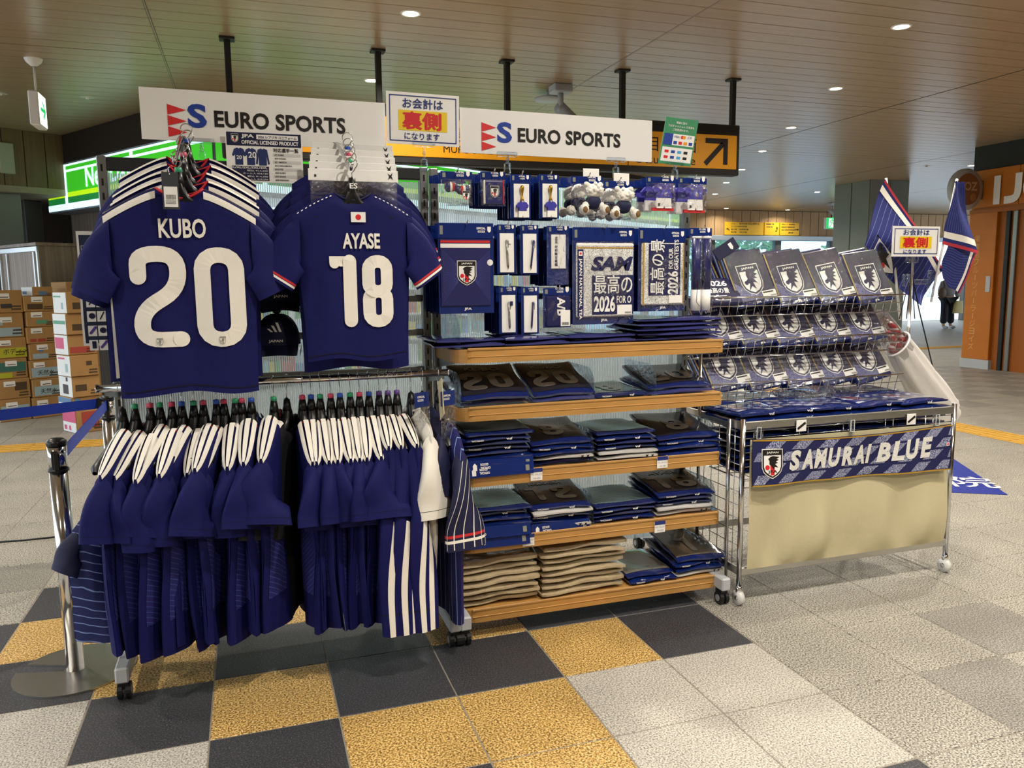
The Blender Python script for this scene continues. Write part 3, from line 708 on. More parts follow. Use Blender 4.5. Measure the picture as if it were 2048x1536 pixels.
for k in range(7):
    carton(B2+Z*z+dR*(.012*((k*3) % 2)), .30, .38, hs2[k], 'brown carton in the second stack from the left, '+n2[k][0], n2[k][1], lettering=n2[k][2]); z += hs2[k]
B3 = Vector((-1.30, 7.35, 0)); z = 0
for k, h in enumerate((.27, .25, .25, .25, .24, .2)):
    carton(B3+Z*z, .30, .4, h, 'brown carton in the back stack between the two nearer stacks, %s from the floor' % ORD[k], [('ink', .2, .7, .3, .5)]); z += h
B4 = Vector((-1.035, 5.93, 0)); hs4 = [h_*.755 for h_ in (.30, .16, .27, .27, .26, .27, .27)]; z = 0
n4 = [('lowest, with pink print', [('red', .2, .8, .2, .9)], [('pink', .0, 1, .45, 1), ('pink', .1, .3, .1, .3), ('pink', .45, .6, .1, .3)]), ('second from the floor, blue print', [('blue', .1, .3, .1, .9), ('blue', .4, .9, .2, .5)], [('blue', .0, 1, .5, .95)]), ('third from the floor', [('ink', .1, .5, .3, .6)], [('dark', .55, .7, .75, .95), ('dark', .3, .7, .15, .6)]), ('fourth from the floor', [('ink', .55, .75, .5, .7)], [('pink', .1, .6, .8, .88), ('sky', .6, .8, .2, .6)]), ('fifth from the floor, pink side', [('red', .05, .9, .1, .4)], [('pink', .05, .7, .3, .85)]), ('sixth from the floor, green band', [('ink', .2, .6, .2, .5)], [('green', .05, .95, .5, .66)]), ('topmost', [('ink', .2, .6, .2, .5)], [('green', .05, .6, .75, .82), ('sky', .6, .75, .2, .5)])]
n4[0] = (n4[0][0], n4[0][1], n4[0][2])
for k in range(7):
    carton(B4+Z*z+dL*(.02*((k*5) % 3))-dR*(.01*(k % 2)), .26, .30, hs4[k], 'carton with painted daylit side in the nearest stack behind the poster, '+n4[k][0], n4[k][1], n4[k][2], lab=False, lettering='いろはす' if k == 0 else None); z += hs4[k]
carton(B2+Z*sum(hs2)+dR*.1+dL*.02, .2, .3, .1, 'small box with painted daylit side on top of the second stack', [('blue', .3, .7, .1, .5)], [('blue', .1, .5, .2, .5)], lab=False)

# ------------------------------------------------------------------ hanging wayfinding sign, y = 4.51
YS = 4.51
m_wy = mat('way_yellow', '#e2991c', .4, emit=.12)
t = thing('wayfinding_sign', 'long black framed yellow direction sign hung from five black poles', 'sign', (.3, YS, 2.44))
q = MB(); q.rbox(.15, 5.02, -.03, .09, 0, .49, .01); q.build('frame', m_bband, t)
for k in range(4):
    q = MB(); a = .19+k*1.2; q.rbox(a, a+1.19, -.038, -.028, .06, .385, .003); q.build('panel', m_wy, t)
f_ = FRONT(0, -.041, 0)
q = MB(); xa = at(885, 308, 'y', YS).x-.3; xb = at(1160, 315, 'y', YS).x-.3; q.text('MUFG STADIUM(National Stadium)', f_, xa, .085, w=xb-xa, h=.08); q.text('国立競技場', f_, 1.55, .2, h=.12)
q.text('2丁目', f_, .55, .2, h=.13); q.text('3丁目 方面', f_, 3.7, .2, h=.14, w=.82); q.text('Otsu-chome', f_, 3.85, .085, h=.08, w=.66)
q.stroke([(4.62, .1), (4.82, .3)], f_, .05, caps=False); q.stroke([(4.62, .325), (4.85, .325), (4.85, .1)], f_, .05, caps=False)
q.build('lettering', m_ink, t)
for k, x in enumerate((.532, 1.743, 2.9, 4.048, 5.262)):
    q = MB(); q.rbox(x-.3-.025, x-.3+.025, .0, .05, .3, HC-2.44, .005); q.rbox(x-.3-.06, x-.3+.06, -.03, .08, HC-2.46, HC-2.44, .004); q.build('pole', m_bband, t)
# ------------------------------------------------------------------ ribbed twin-wall panel material
def ribbed():
    m = bpy.data.materials.new('ribbed_polycarbonate'); m.use_nodes = True; nt = m.node_tree; nt.nodes.clear()
    o = nt.nodes.new('ShaderNodeOutputMaterial')
    tr = nt.nodes.new('ShaderNodeBsdfTransparent'); tr.inputs[0].default_value = (.92, .97, 1, 1)
    di = nt.nodes.new('ShaderNodeBsdfPrincipled'); di.inputs['Base Color'].default_value = (.42, .45, .46, 1); di.inputs['Roughness'].default_value = .25
    tl = nt.nodes.new('ShaderNodeBsdfTranslucent'); tl.inputs[0].default_value = (.8, .88, .92, 1)
    m1 = nt.nodes.new('ShaderNodeMixShader'); m1.inputs[0].default_value = .45
    nt.links.new(di.outputs[0], m1.inputs[1]); nt.links.new(tl.outputs[0], m1.inputs[2])
    tc = nt.nodes.new('ShaderNodeTexCoord'); sx = nt.nodes.new('ShaderNodeSeparateXYZ'); nt.links.new(tc.outputs['Object'], sx.inputs[0])
    a = nt.nodes.new('ShaderNodeMath'); a.operation = 'MULTIPLY'; a.inputs[1].default_value = 1/.0082; nt.links.new(sx.outputs[0], a.inputs[0])
    b = nt.nodes.new('ShaderNodeMath'); b.operation = 'FRACT'; nt.links.new(a.outputs[0], b.inputs[0])
    c = nt.nodes.new('ShaderNodeMath'); c.operation = 'LESS_THAN'; c.inputs[1].default_value = .42; nt.links.new(b.outputs[0], c.inputs[0])
    d = nt.nodes.new('ShaderNodeMath'); d.operation = 'MULTIPLY_ADD'; d.inputs[1].default_value = .55; d.inputs[2].default_value = .22; nt.links.new(c.outputs[0], d.inputs[0])
    mx = nt.nodes.new('ShaderNodeMixShader'); nt.links.new(d.outputs[0], mx.inputs[0]); nt.links.new(tr.outputs[0], mx.inputs[1]); nt.links.new(m1.outputs[0], mx.inputs[2])
    nt.links.new(mx.outputs[0], o.inputs[0])
    return m
m_rib = ribbed()

m_wheel = mat('caster_rubber', '#151516', .5); m_hub = mat('caster_hub', '#8b8c8e', .4)
def caster(q, x, y, r=.029, big=False):
    for dx in (-.02, .006):
        q.cyl((x+dx, y, r+.0005), (x+dx+.016, y, r+.0005), r, 16, 0)
    q.cyl((x-.023, y, r), (x+.025, y, r), r*.5, 12, 1)
    q.box(x-.016, x+.016, y-.018, y+.025, r*1.4, r*2+.012, 0)
YP = .76
def slotted(q, x, y, z0, z1, w_=.032, d=.045):
    q.rbox(x-w_/2, x+w_/2, y-d/2, y+d/2, z0, z1, .003, 0)
    z = z0+.2
    while z < z1-.05: q.rbox(x-.0035, x+.0035, y-d/2-.0012, y-d/2+.002, z, z+.025, .0006, 1); z += .05
def rack_base(t, x0, x1, ztop, panels):
    for x in (x0, x1):
        q = MB(); slotted(q, x, YP-.02, .12, ztop); q.build('upright', [m_zinc, m_black], t, world=True)
        q = MB(); q.rbox(x-.022, x+.022, .335, 1.19, .068, .125, .006); q.rbox(x-.02, x+.02, YP-.06, YP+.02, .11, .2, .004); q.build('foot', m_greyp, t, world=True)
        for y in (.372, 1.15):
            q = MB(); caster(q, x, y); q.build('caster', [m_wheel, m_hub], t, world=True)
    for z0, z1 in panels:
        q = MB(); q.box(x0+.012, x1-.012, YP, YP+.006, z0, z1); q.build('ribbed_panel', m_rib, t, world=True)

# ---- left garment rack
LX0, LX1 = .112, 1.283
rl = thing('garment_rack', 'wheeled garment rack with ribbed clear back hung with navy jerseys', 'rack', (.7, YP, 0))
rack_base(rl, LX0, LX1, 1.875, [(.2, .62), (.64, 1.05), (1.06, 1.2), (1.225, 1.34), (1.36, 1.48), (1.5, 1.66), (1.71, 1.82)])
q = MB(); q.rbox(LX0+.015, LX1-.015, YP-.04, YP-.01, 1.825, 1.872, .003); q.build('top_bar', m_dark, rl, world=True)
for z in (.63, 1.055, 1.21, 1.35, 1.49, 1.685):
    q = MB(); q.rbox(LX0+.015, LX1-.015, YP-.03, YP-.012, z-.014, z+.014, .003); q.build('cross_bar', m_zinc, rl, world=True)
q = MB(); q.cyl((.085, .45, 1.07), (1.30, .45, 1.07), .0135, 16); q.cyl((.083, .45, 1.07), (.088, .45, 1.07), .016, 14); q.cyl((1.297, .45, 1.07), (1.303, .45, 1.07), .016, 14); q.build('hang_rail', m_chrome, rl, True, world=True)
for x in (LX0, LX1):
    q = MB(); q.prism([(.45, 1.045), (.74, 1.0), (.74, 1.06), (.45, 1.075)], frame((x-.004, 0, 0), (0, 1, 0), (0, 0, 1)), 0, .006); q.build('rail_bracket', m_zinc, rl, world=True)
for x in (.385, .94):
    q = MB(); q.tube([(x, .74, 1.94), (x, .70, 1.95), (x, .30, 1.80), (x, .275, 1.815)], .0065, 8); q.build('waterfall_arm', m_chrome, rl, True, world=True)
    q = MB(); q.rbox(x-.014, x+.014, .725, .745, 1.83, 1.96, .003); q.build('arm_bracket', m_zinc, rl, world=True)

# ---- middle shelf rack
MX0, MX1 = 1.325, 2.495
rm = thing('shelf_rack', 'wheeled shelf rack with five wooden shelves and ribbed clear back', 'rack', (1.9, YP, 0))
rack_base(rm, MX0, MX1, 1.872, [(.2, .38), (.41, .645), (.675, .905), (.935, 1.13), (1.16, 1.34), (1.36, 1.60), (1.625, 1.82)])
for z in (1.35, 1.612, 1.845):
    q = MB(); q.rbox(MX0+.015, MX1-.015, YP-.03, YP-.008, z-.014, z+.014, .003); q.build('cross_bar', m_dark if z > 1.8 else m_zinc, rm, world=True)
m_lipline = mat('shelf_groove', '#d9a560', .4)
SHZ = [1.158, .932, .672, .405, .118]        # top of each shelf
SF, SB = .40, .74                            # front and back of the shelves
def shelf_outline(r=.05):
    return rounded([(MX0-.01, SB), (MX0-.01, SF+r), (MX0+.04, SF), (MX1-.01, SF), (MX1+.016, SF+.03), (MX1+.016, SB)], .03, 4)
for k, z in enumerate(SHZ):
    top = z
    s = MB(); ol = shelf_outline()
    hh = .052
    s.prism(ol, lambda a, b, d: Vector((a, b, d)), z-hh, z-.001)
    sh = s.build('wooden_shelf', m_wood, rm, world=True)
    g = MB(); g.rbox(MX0+.045, MX1-.015, SF-.0022, SF+.002, z-.0285, z-.0262, .0003); g.rbox(MX0+.042, MX1-.012, SF-.003, SF+.004, z-.004, z+.006, .002, 1)
    o = g.build('front_groove', [m_lipline, m_wood], sh); o.location = -Vector((rm.location)) if False else (0, 0, 0)
    o.data.transform(Matrix.Translation(-rm.location))
    for x in (MX0, MX1):
        q = MB(); q.prism([(.44, z-hh-.004), (.735, z-hh-.045), (.735, z-hh+.001), (.44, z-hh+.001)], frame((x-.002, 0, 0), (0, 1, 0), (0, 0, 1)), 0, .004); q.build('shelf_bracket', m_zinc, rm, world=True)
# chrome side posts at the right end
q = MB(); q.cyl((MX1+.012, .60, .15), (MX1+.012, .60, 1.12), .008, 10); q.build('side_post', m_chrome, rm, True, world=True)
# acrylic dividers
def divider(x, z, h=.13, depth=.30, lab=''):
    t = thing('shelf_divider', lab, 'divider', (x, .43, z), group='clear shelf dividers')
    pts = [(0, 0), (depth, 0), (depth, h), (.06, h)]; pts = [(0, 0), (depth, 0), (depth, h)]+[(.07-.07*math.sin(a), h-.07+.07*math.cos(a)) for a in [PI/2*k/6 for k in range(7)]]
    q = MB(); q.prism(pts, frame((0, 0, 0), (0, 1, 0), (0, 0, 1)), -.0015, .0015); q.build('pane', m_acry, t)
    q = MB(); q.box(-.012, .012, 0, depth, .0005, .002); q.build('base_strip', m_acry, t)
for z, x, lab in ((SHZ[1], 1.345, 'clear acrylic divider at the left end of the second shelf'), (SHZ[1], 1.905, 'clear acrylic divider in the middle of the second shelf'), (SHZ[1], 2.19, 'clear acrylic divider right of the middle of the second shelf'), (SHZ[0], 1.345, 'clear acrylic divider at the left end of the top shelf'), (SHZ[2], 1.905, 'clear acrylic divider in the middle of the third shelf'), (SHZ[3], 1.905, 'clear acrylic divider in the middle of the fourth shelf'), (SHZ[2], 2.49, 'clear acrylic divider at the right end of the third shelf'), (SHZ[3], 2.49, 'clear acrylic divider at the right end of the fourth shelf'), (SHZ[4], 2.49, 'clear acrylic divider at the right end of the bottom shelf')):
    divider(x, z+.001, lab=lab)
# price tags on the shelf lips
for (px, py, k, lab) in ((1073, 945, 2, 'left'), (1325, 921, 2, 'right'), (1057, 1076, 3, 'left'), (1320, 1050, 3, 'right')):
    p = at(px, py, 'y', SF-.006)
    t = thing('price_tag', 'small white price tag with navy top on the %s shelf, %s one' % (('', '', 'third', 'fourth')[k], lab), 'price tag', p, group='shelf price tags')
    q = MB(); q.rbox(-.025, .025, 0, .003, -.033, .014, .0008); q.build('card', m_white, t)
    f_ = FRONT(0, -.001, 0); q = MB(); q.rect(f_, -.025, .025, .002, .0175, .0004); q.build('band', m_bink, t)
    q = MB(); q.text('¥4,400', f_, -.014, -.027, w=.03, h=.008, d=.0005); q.text('FC MUGI', f_, -.021, -.011, w=.042, h=.007, d=.0005); q.build('lettering', mat('tag_ink', '#9a9a98', .6), t)

# ------------------------------------------------------------------ banner signs and card signs
def clip_holder(t, x, z0, z1, y):
    q = MB(); q.rbox(x-.045, x+.045, y-.006, y+.008, z1-.012, z1+.008, .003); q.rbox(x-.012, x+.012, y-.012, y+.012, z0, z0+.045, .003); q.ball((x, y, (z0+.045+z1-.012)/2), .008, 8); q.cyl((x, y, z0+.045), (x, y, z1-.01), .005, 8)
    q.build('clip_holder', m_acry, t, world=True)
def banner(x0, x1, z0, z1, y, label, tilt, clips):
    t = thing('banner_sign', label, 'sign', (x0, y, z0))
    w_ = x1-x0; h = z1-z0
    fr = frame((0, 0, 0), (1, 0, tilt), (0, 0, 1))
    q = MB(); q.prism([(0, 0), (w_, 0), (w_, h), (0, h)], fr, -.005, 0); q.build('board', m_white, t)
    q = MB()
    k = w_/.86; f2 = fr
    a = .088*k
    for i in range(3):
        b = h*(.70-.215*i); q.poly([(a, b-.0), (a, b-.036*k), (a+.062*k, b-.018*k)], f2, .002, 0)
    q.text('S', f2, a+.066*k, h*.265, w=.064*k, h=h*.47, d=.002, m=1, bold=.035)
    q.text('EURO SPORTS', f2, a+.155*k, h*.30, w=.465*k, h=h*.33, d=.002, m=2, bold=.03, spacing=1.02)
    q.build('lettering', [m_logor, m_logob, m_ink], t)
    for cx in clips: clip_holder(t, x0+cx, 1.86, z0+.004+tilt*cx, y)
    return t
banner(.25, 1.135, 1.94, 2.122, .725, 'large white banner sign with logo over the garment rack', -.006, (.2, .68))
banner(1.44, 2.315, 1.94, 2.118, .725, 'white banner sign with logo over the shelf rack', -.008, (.2, .70))
def pay_sign(o, w_, h, label, tilt=0, y_rot=0):
    t = thing('card_sign', label, 'sign', o, y_rot)
    fr = frame((0, 0, 0), (math.cos(tilt), 0, math.sin(tilt)), (-math.sin(tilt), 0, math.cos(tilt)))
    q = MB(); q.prism([(0, 0), (w_, 0), (w_, h), (0, h)], fr, -.003, 0); q.build('card', m_white, t)
    q = MB(); e = .045*w_
    q.stroke([(e, e), (w_-e, e), (w_-e, h-e), (e, h-e)], fr, .013*w_, .0015, 0, closed=True)
    q.rect(fr, w_*.16, w_*.83, h*.27, h*.66, .0012, 1)
    q.text('お会計は', fr, w_*.22, h*.70, w=w_*.55, h=h*.19, d=.002, m=0, bold=.03)
    q.text('裏側', fr, w_*.22, h*.30, w=w_*.52, h=h*.33, d=.002, m=2, bold=.07)
    q.text('になります', fr, w_*.24, h*.10, w=w_*.48, h=h*.13, d=.002, m=0, bold=.022)
    q.build('lettering', [m_bink, m_yellow, m_red], t)
    return t
t = pay_sign((1.137, .715, 1.962), .295, .2, 'white card sign with yellow block between the two banner signs', -.012)
clip_holder(t, 1.285, 1.86, 1.965, .715)
# green payment card sign
m_gr = mat('card_green', '#3e8f62', .45); m_pale = mat('card_pale', '#bfe0d6', .45)
o = Vector((2.345, .72, 1.93))
t = thing('card_sign', 'tilted green card sign of payment methods above the right end', 'sign', o)
fr = frame((0, 0, 0), (.995, 0, -.06), (.18, 0, .98))
q = MB(); q.prism([(0, 0), (.165, 0), (.165, .205), (0, .205)], fr, -.003, 0); q.build('card', m_gr, t)
q = MB(); q.rect(fr, .006, .159, .085, .135, .001, 0); q.rect(fr, .006, .159, .012, .075, .001, 0); q.rect(fr, .006, .05, .085, .135, .0014, 2)
for i, s_ in enumerate(('現金に加え', '下記キャッシュレス決済も', 'ご利用頂けます。')): q.text(s_, fr, .0825, .18-i*.016, h=.0105, d=.001, m=0, bold=.02, center=True)
q.text('VISA', fr, .055, .118, w=.028, h=.01, d=.0016, m=2, bold=.02); q.disc(fr, .097, .123, .008, .0016, 3); q.disc(fr, .107, .123, .008, .0017, 4); q.text('JCB', fr, .122, .117, w=.022, h=.012, d=.0016, m=2)
for i in range(4): q.rect(fr, .056+i*.026, .074+i*.026, .09, .104, .0015, 2+i % 3)
for i in range(8): q.rect(fr, .02+(i % 4)*.032, .04+(i % 4)*.032, .05-(i//4)*.025, .062-(i//4)*.025, .0015, (3, 2, 5, 6)[i % 4])
q.build('print', [m_white, m_pale, m_logob, m_red, mat('amber', '#f0a020', .5), mat('cyan_chip', '#3da4d8', .5), m_ink], t)
clip_holder(t, 2.43, 1.86, 1.932, .722)
# player price list poster behind jerseys
t = thing('info_poster', 'white price list poster with three blue jersey pictures under the left banner', 'poster', (.535, .70, 1.795))
fr = FRONT(0, 0, 0); W_, H_ = .275, .185
q = MB(); q.prism([(0, 0), (W_, 0), (W_, H_), (0, H_)], fr, -.002, 0); q.build('sheet', m_white, t)
def crest(q, fr, a, b, h, d, mk, mw, mr):
    """football crest: a, b is the lower tip, h the height; mk black, mw white, mr red slots"""
    w_ = h*.80
    def sh(s):
        return [(a+x*w_*s, b+h*.5+(y-.5)*h*s) for x, y in ((-.5, 1), (.5, 1), (.5, .38), (.42, .22), (.25, .1), (0, 0), (-.25, .1), (-.42, .22), (-.5, .38))]
    q.poly(sh(1.06), fr, d, mw); q.poly(sh(1.0), fr, d+.0003, mk)
    q.poly([(a+x*w_, b+y*h) for x, y in ((-.43, .80), (.43, .80), (.43, .4), (.36, .25), (.2, .14), (0, .06), (-.2, .14), (-.36, .25), (-.43, .4))], fr, d+.0006, mw)
    q.poly([(a+x*w_, b+y*h) for x, y in ((-.1, .1), (.1, .1), (.12, .74), (-.12, .74))], fr, d+.0008, mr)
    q.poly([(a+x*w_, b+y*h) for x, y in ((-.12, .75), (.02, .78), (.36, .74), (.2, .68), (.32, .64), (.16, .58), (.28, .53), (.12, .5), (.3, .36), (.1, .4), (.04, .3), (-.06, .42), (-.16, .5), (-.16, .62), (-.22, .68))], fr, d+.001, mk)
    q.disc(fr, a-.26*w_, b+.38*h, .09*h, d+.001, mr, 12)
    if h > .05:
        q.text('JAPAN', fr, a-.3*w_, b+.85*h, w=.6*w_, h=.09*h, d=d+.001, m=mw, bold=.02)
        q.text('JFA', fr, a-.24*w_, b+.15*h, w=.48*w_, h=.13*h, d=d+.0013, m=mk, bold=.02)
def minishirt(q, fr, a, b, w_, h, d, m, sleeve=.5):
    q.poly([(a+x*w_, b+y*h) for x, y in ((.22, 0), (.78, 0), (.78, .6), (.88, 1-sleeve), (1, 1.05-sleeve), (.84, .92), (.6, 1), (.5, .94), (.4, 1), (.16, .92), (0, 1.05-sleeve), (.12, 1-sleeve), (.22, .6))], fr, d, m)
q = MB(); q.rect(fr, .004, W_-.004, .132, .18, .001, 0); crest(q, fr, .033, .143, .03, .0014, 2, 1, 3)
q.text('JFA', fr, .056, .158, w=.045, h=.016, d=.0016, m=1, bold=.03); q.rect(fr, .11, .26, .157, .174, .0014, 1); q.text('2026 レプリカ ユニフォーム', fr, .115, .160, w=.14, h=.011, d=.0018, m=0, bold=.02)
q.text('OFFICIAL LICENSED PRODUCT', fr, .056, .138, w=.205, h=.014, d=.0016, m=1, bold=.03)
for i in range(3): minishirt(q, fr, .02+i*.042, .062, .05, .062, .001+.0003*i, 4, .5 if i < 2 else .95)
for i, s_ in ((0, '20'), (1, '20')): q.text(s_, fr, .036+i*.042, .082+.006*i, h=.014+.008*i, d=.003, m=1, bold=.02)
q.text('対応選手一覧', fr, .168, .112, w=.092, h=.015, d=.001, m=2, bold=.03)
for i, s_ in enumerate(('#7 SOMA', '#10 DOAN', '#11 MAEDA', '#13 NAKAMURA', '#14 ITO', '#20 KUBO', '#24 SANO', '#28 SHIOGAI')):
    if i % 2 == 0: q.rect(fr, .166, .268, .0965-i*.0132, .1075-i*.0132, .0008, 5)
    q.text(s_, fr, .172, .0985-i*.0132, h=.0068, d=.0015, m=2, bold=.02)
q.rect(fr, .018, .15, .006, .058, .001, 0)
for i, s_ in enumerate(('S/L/XL/2XL/3XL/4XL', '税込 ¥13,200', 'ネーム入 ¥18,150', '税込 ¥14,300', 'ネーム入 ¥19,250')): q.text(s_, fr, .146-.0075*len(s_), .049-i*.0105, w=.0074*len(s_), h=.0068, d=.0016, m=1, bold=.02)
q.build('print', [m_navyd, m_white, m_ink, m_red, mat('poster_jersey', '#1c2f66', .5), mat('poster_grey', '#d5d3d0', .5)], t)
# ------------------------------------------------------------------ jerseys and hangers
sm = lambda x: 0 if x <= 0 else (1 if x >= 1 else x*x*(3-2*x))
m_stripe = mat('white_stripe', '#f1ece2', .7); m_redc = mat('red_collar', '#c5262b', .7)
m_hollow_seam = mat('shaded_inside_seam', '#0c0d22', .9)  # near-black paints the shade inside open sleeves; seam lines share it
m_print = lined('jersey_pattern', '#17205a', '#7b8fc8', 34, .12, vec=(.35, 0, .94), distort=1.2)
m_navy_lines = lined('jersey_side_pattern', '#1d1f66', '#3b4690', 80, .14, vec=(.6, .3, .7))
m_pin = lined('pinstripe_jersey', '#191c62', '#8aa6dd', 34, .1, vec=(.75, 0.75, .0))
m_blackj = mat('black_jersey', '#0d0d12', .75)
m_whitej = mat('white_shirt', '#eae6dc', .75, bump=(14, .15))

class Shirt:
    def __init__(s, sw=.225, bw=.235, hw=.225, L=.72, nk=.075, drop=.075, T0=.024, T1=.026, A=.010, nf=2.5, seed=0, ndf=.05, ndb=.02, flare=0):
        s.__dict__.update(locals()); s.ph = seed*1.7
    def W(s, t): return s.sw+(s.bw-s.sw)*sm(t/.28)+(s.hw-s.bw)*sm((t-.25)/.75)
    def zt(s, side, u):
        ax = abs(u)*s.sw
        if ax < s.nk: return -(s.ndf if side < 0 else s.ndb)*(1-(ax/s.nk)**2)
        return -s.drop*((ax-s.nk)/(s.sw-s.nk))**1.25
    def p(s, side, u, t, off=0.0):
        z = s.zt(side, u)*(1-t)+(-s.L+.008*math.sin(4*u+s.ph))*t
        g = math.sqrt(max(0, 1-(1-min(t/.05, 1))**2))
        th = (s.T0+(s.T1-s.T0)*t)*math.sqrt(max(0, 1-abs(u)**4))*g
        f = s.A*sm(t*1.3)*math.sin(s.nf*PI*u+s.ph+1.3*math.sin(3*t+s.ph))+.35*s.A*t*math.sin(7*u+2*s.ph)
        wr = .0012*math.sin(23*u+9*t+s.ph)*sm(t*4)
        return Vector((u*s.W(t)+s.flare*t*t*.03, side*(th+off+wr)+f, z+(.0015 if t < .03 else 0)*0))
    def inv(s, side, x, z):
        u = x/s.sw; t = .3
        for _ in range(6):
            zt = s.zt(side, u); t = min(1, max(0, (zt-z)/(zt+s.L))); u = max(-1, min(1, x/s.W(t)))
        return u, t
    def on(s, side, x, z, off):
        u, t = s.inv(side, x, z); q = s.p(side, u, t, off); return Vector((x, q.y, z))
    def torso(s):
        q = MB()
        for side in (-1, 1):
            q.grid((lambda a, b: s.p(side, 2*a-1, b)) if side < 0 else (lambda a, b: s.p(side, 1-2*a, b)), 26, 26, 0)
        return q
    def stripe(s, sg, w0, w1):
        q = MB()
        def fn(a, b):
            u = sg*((s.nk+.002)/s.sw+(1-(s.nk+.002)/s.sw)*b*.99); w_ = w0+(w1-w0)*a
            side = -1 if w_ < 0 else 1
            v = s.p(side, u, abs(w_)/s.L*1.0, .0022); v.z += .0035
            return v
        q.grid(fn, 6, 10); return q
    def collar(s):
        q = MB(); n = 14
        pts = [s.p(-1, -s.nk/s.sw+2*s.nk/s.sw*k/n, 0)+Vector((0, -.012*math.sin(PI*k/n), 0)) for k in range(n+1)]
        pts += [s.p(1, s.nk/s.sw-2*s.nk/s.sw*k/n, 0)+Vector((0, .012*math.sin(PI*k/n), 0)) for k in range(1, n)]
        q.tube(pts, .0042, 6, closed=True); return q
    def sleeve_fn(s, sg, ln, ang, tw, a0=.085, b0=.03, a1=.085, b1=.022, sag=.02):
        c0 = Vector((sg*(s.W(.12)-.016), 0, -s.drop-a0)); d = Vector((sg*math.cos(ang), 0, -math.sin(ang)))
        n1 = Vector((sg*math.sin(ang), 0, math.cos(ang))); e = Vector((0, 1, 0))
        def fn(th, k, sc=1.0):
            c = c0+d*ln*k-Vector((0, 0, sag*k*k)); n = (Vector((0, 0, 1))*(1-sm(k*1.5))+n1*sm(k*1.5)).normalized()
            ph = tw*sm(k*1.2); n_ = n*math.cos(ph)+e*math.sin(ph); e_ = -n*math.sin(ph)+e*math.cos(ph)
            a = (a0+(a1-a0)*k)*sc; b = (b0+(b1-b0)*k)*sc
            w_ = 1+.18*math.sin(3*th+s.ph)*k; a *= 1+.05*math.sin(5*th+2*s.ph)*k
            return c+n_*(a*math.cos(th))+e_*(b*math.sin(th)*w_)
        return fn
    def sleeve(s, fn, n=14):
        q = MB()
        q.grid(lambda a, b: fn(2*PI*a, b), 16, n, 0, cu=True)
        q.grid(lambda a, b: fn(2*PI*a, 1-.12*b, 1-.1*(1 if b > 0 else 0)), 16, 2, 1, cu=True)
        q.add([fn(2*PI*k/16, .88, .88) for k in range(16)], [tuple(range(16))], 1)
        return q
    def band(s, fn, k0, k1, sc=1.02):
        q = MB(); q.grid(lambda a, b: fn(2*PI*a, k0+(k1-k0)*b, sc), 16, 2, 0, cu=True); return q

def make_shirt(name, label, group, S, sl, mt=None, ms=None, stripes=((-.041, -.019), (-.011, .011), (.019, .041)), collar=m_redc, bands=(), cat='jersey', lstripes=(), mstripe=None):
    mt = mt or m_navy; ms = ms or mt
    t = thing(name, label, cat, (0, 0, 0), group=group)
    S.torso().build('body', mt, t, True)
    for sg, args in zip((-1, 1), sl):
        fn = S.sleeve_fn(sg, **args); so_ = S.sleeve(fn).build('sleeve', [ms, m_hollow_seam], t, True)
        S.band(fn, .865, .872, 1.012).build('cuff_seam', m_hollow_seam, so_, True)
        for k0, k1, m in bands: S.band(fn, k0, k1).build('cuff_band', m, so_, True)
        for th0, th1, k0, k1 in lstripes:
            q = MB(); q.grid(lambda a, b: fn(th0+(th1-th0)*a, k0+(k1-k0)*b, 1.025), 3, 20); q.build('sleeve_stripe', m_stripe, so_, True)
        for w0, w1 in stripes: S.stripe(sg, w0, w1).build('shoulder_stripe', m_stripe, t, True)
    if collar: S.collar().build('collar', collar, t, True)
    return t

m_hclip = {'green': mat('clip_green', '#2f9a6c', .45), 'pink': mat('clip_pink', '#cf4a66', .45), 'blue': mat('clip_blue', '#2b57b8', .45), 'purple': mat('clip_purple', '#5a3a84', .45)}
def hanger_meshes(nl, half=.205, drop=.085):
    q = MB(); n = 24
    def fn(a, b):
        s = 2*b-1; x = s*half; k = abs(s)
        zc = -nl-.018-drop*k**1.15+(.0 if k > .14 else 0); hz = .017+.04*max(0, 1-k/.22)**1.5; ty = .017+.006*k
        zc += .035*max(0, 1-k/.2)**1.5-.012
        th = 2*PI*a; e = .35 if k > .985 else 1
        return (x, ty*e*math.cos(th), zc+hz*e*math.sin(th))
    q.grid(fn, 12, n, cu=True)
    q.cyl((0, 0, -nl+.0), (0, 0, -nl+.052), .019, 12, r1=.011)
    body = q.mesh('hanger_body', m_black, True)
    q = MB(); r = .0195
    pts = [(0, 0, -nl+.045), (0, 0, -r-.012), (.008, 0, -r-.004)]+[(r*math.cos(a), 0, r*math.sin(a)) for a in [-.9+k*(PI+1.3)/14 for k in range(15)]]
    q.tube(pts, .0019, 6); hook = q.mesh('hook', m_chrome, True)
    q = MB(); q.lathe([(.0001, -.009), (.0105, -.009), (.0115, 0), (.0105, .009), (.0001, .009)], c=(0, 0, -nl+.058), n=12)
    clips = {k: q.mesh('size_clip', m, True) for k, m in m_hclip.items()}
    return body, hook, clips
HM = hanger_meshes(.125, .175, .10); HF = hanger_meshes(.10, .145, .06)
def hanger(loc, rz, label, group, clip, H=HM):
    t = thing('clothes_hanger', label, 'hanger', loc, rz, group)
    obj('hanger_body', H[0], t); obj('hook', H[1], t)
    if clip: obj('size_clip', H[2][clip], t)
    return t

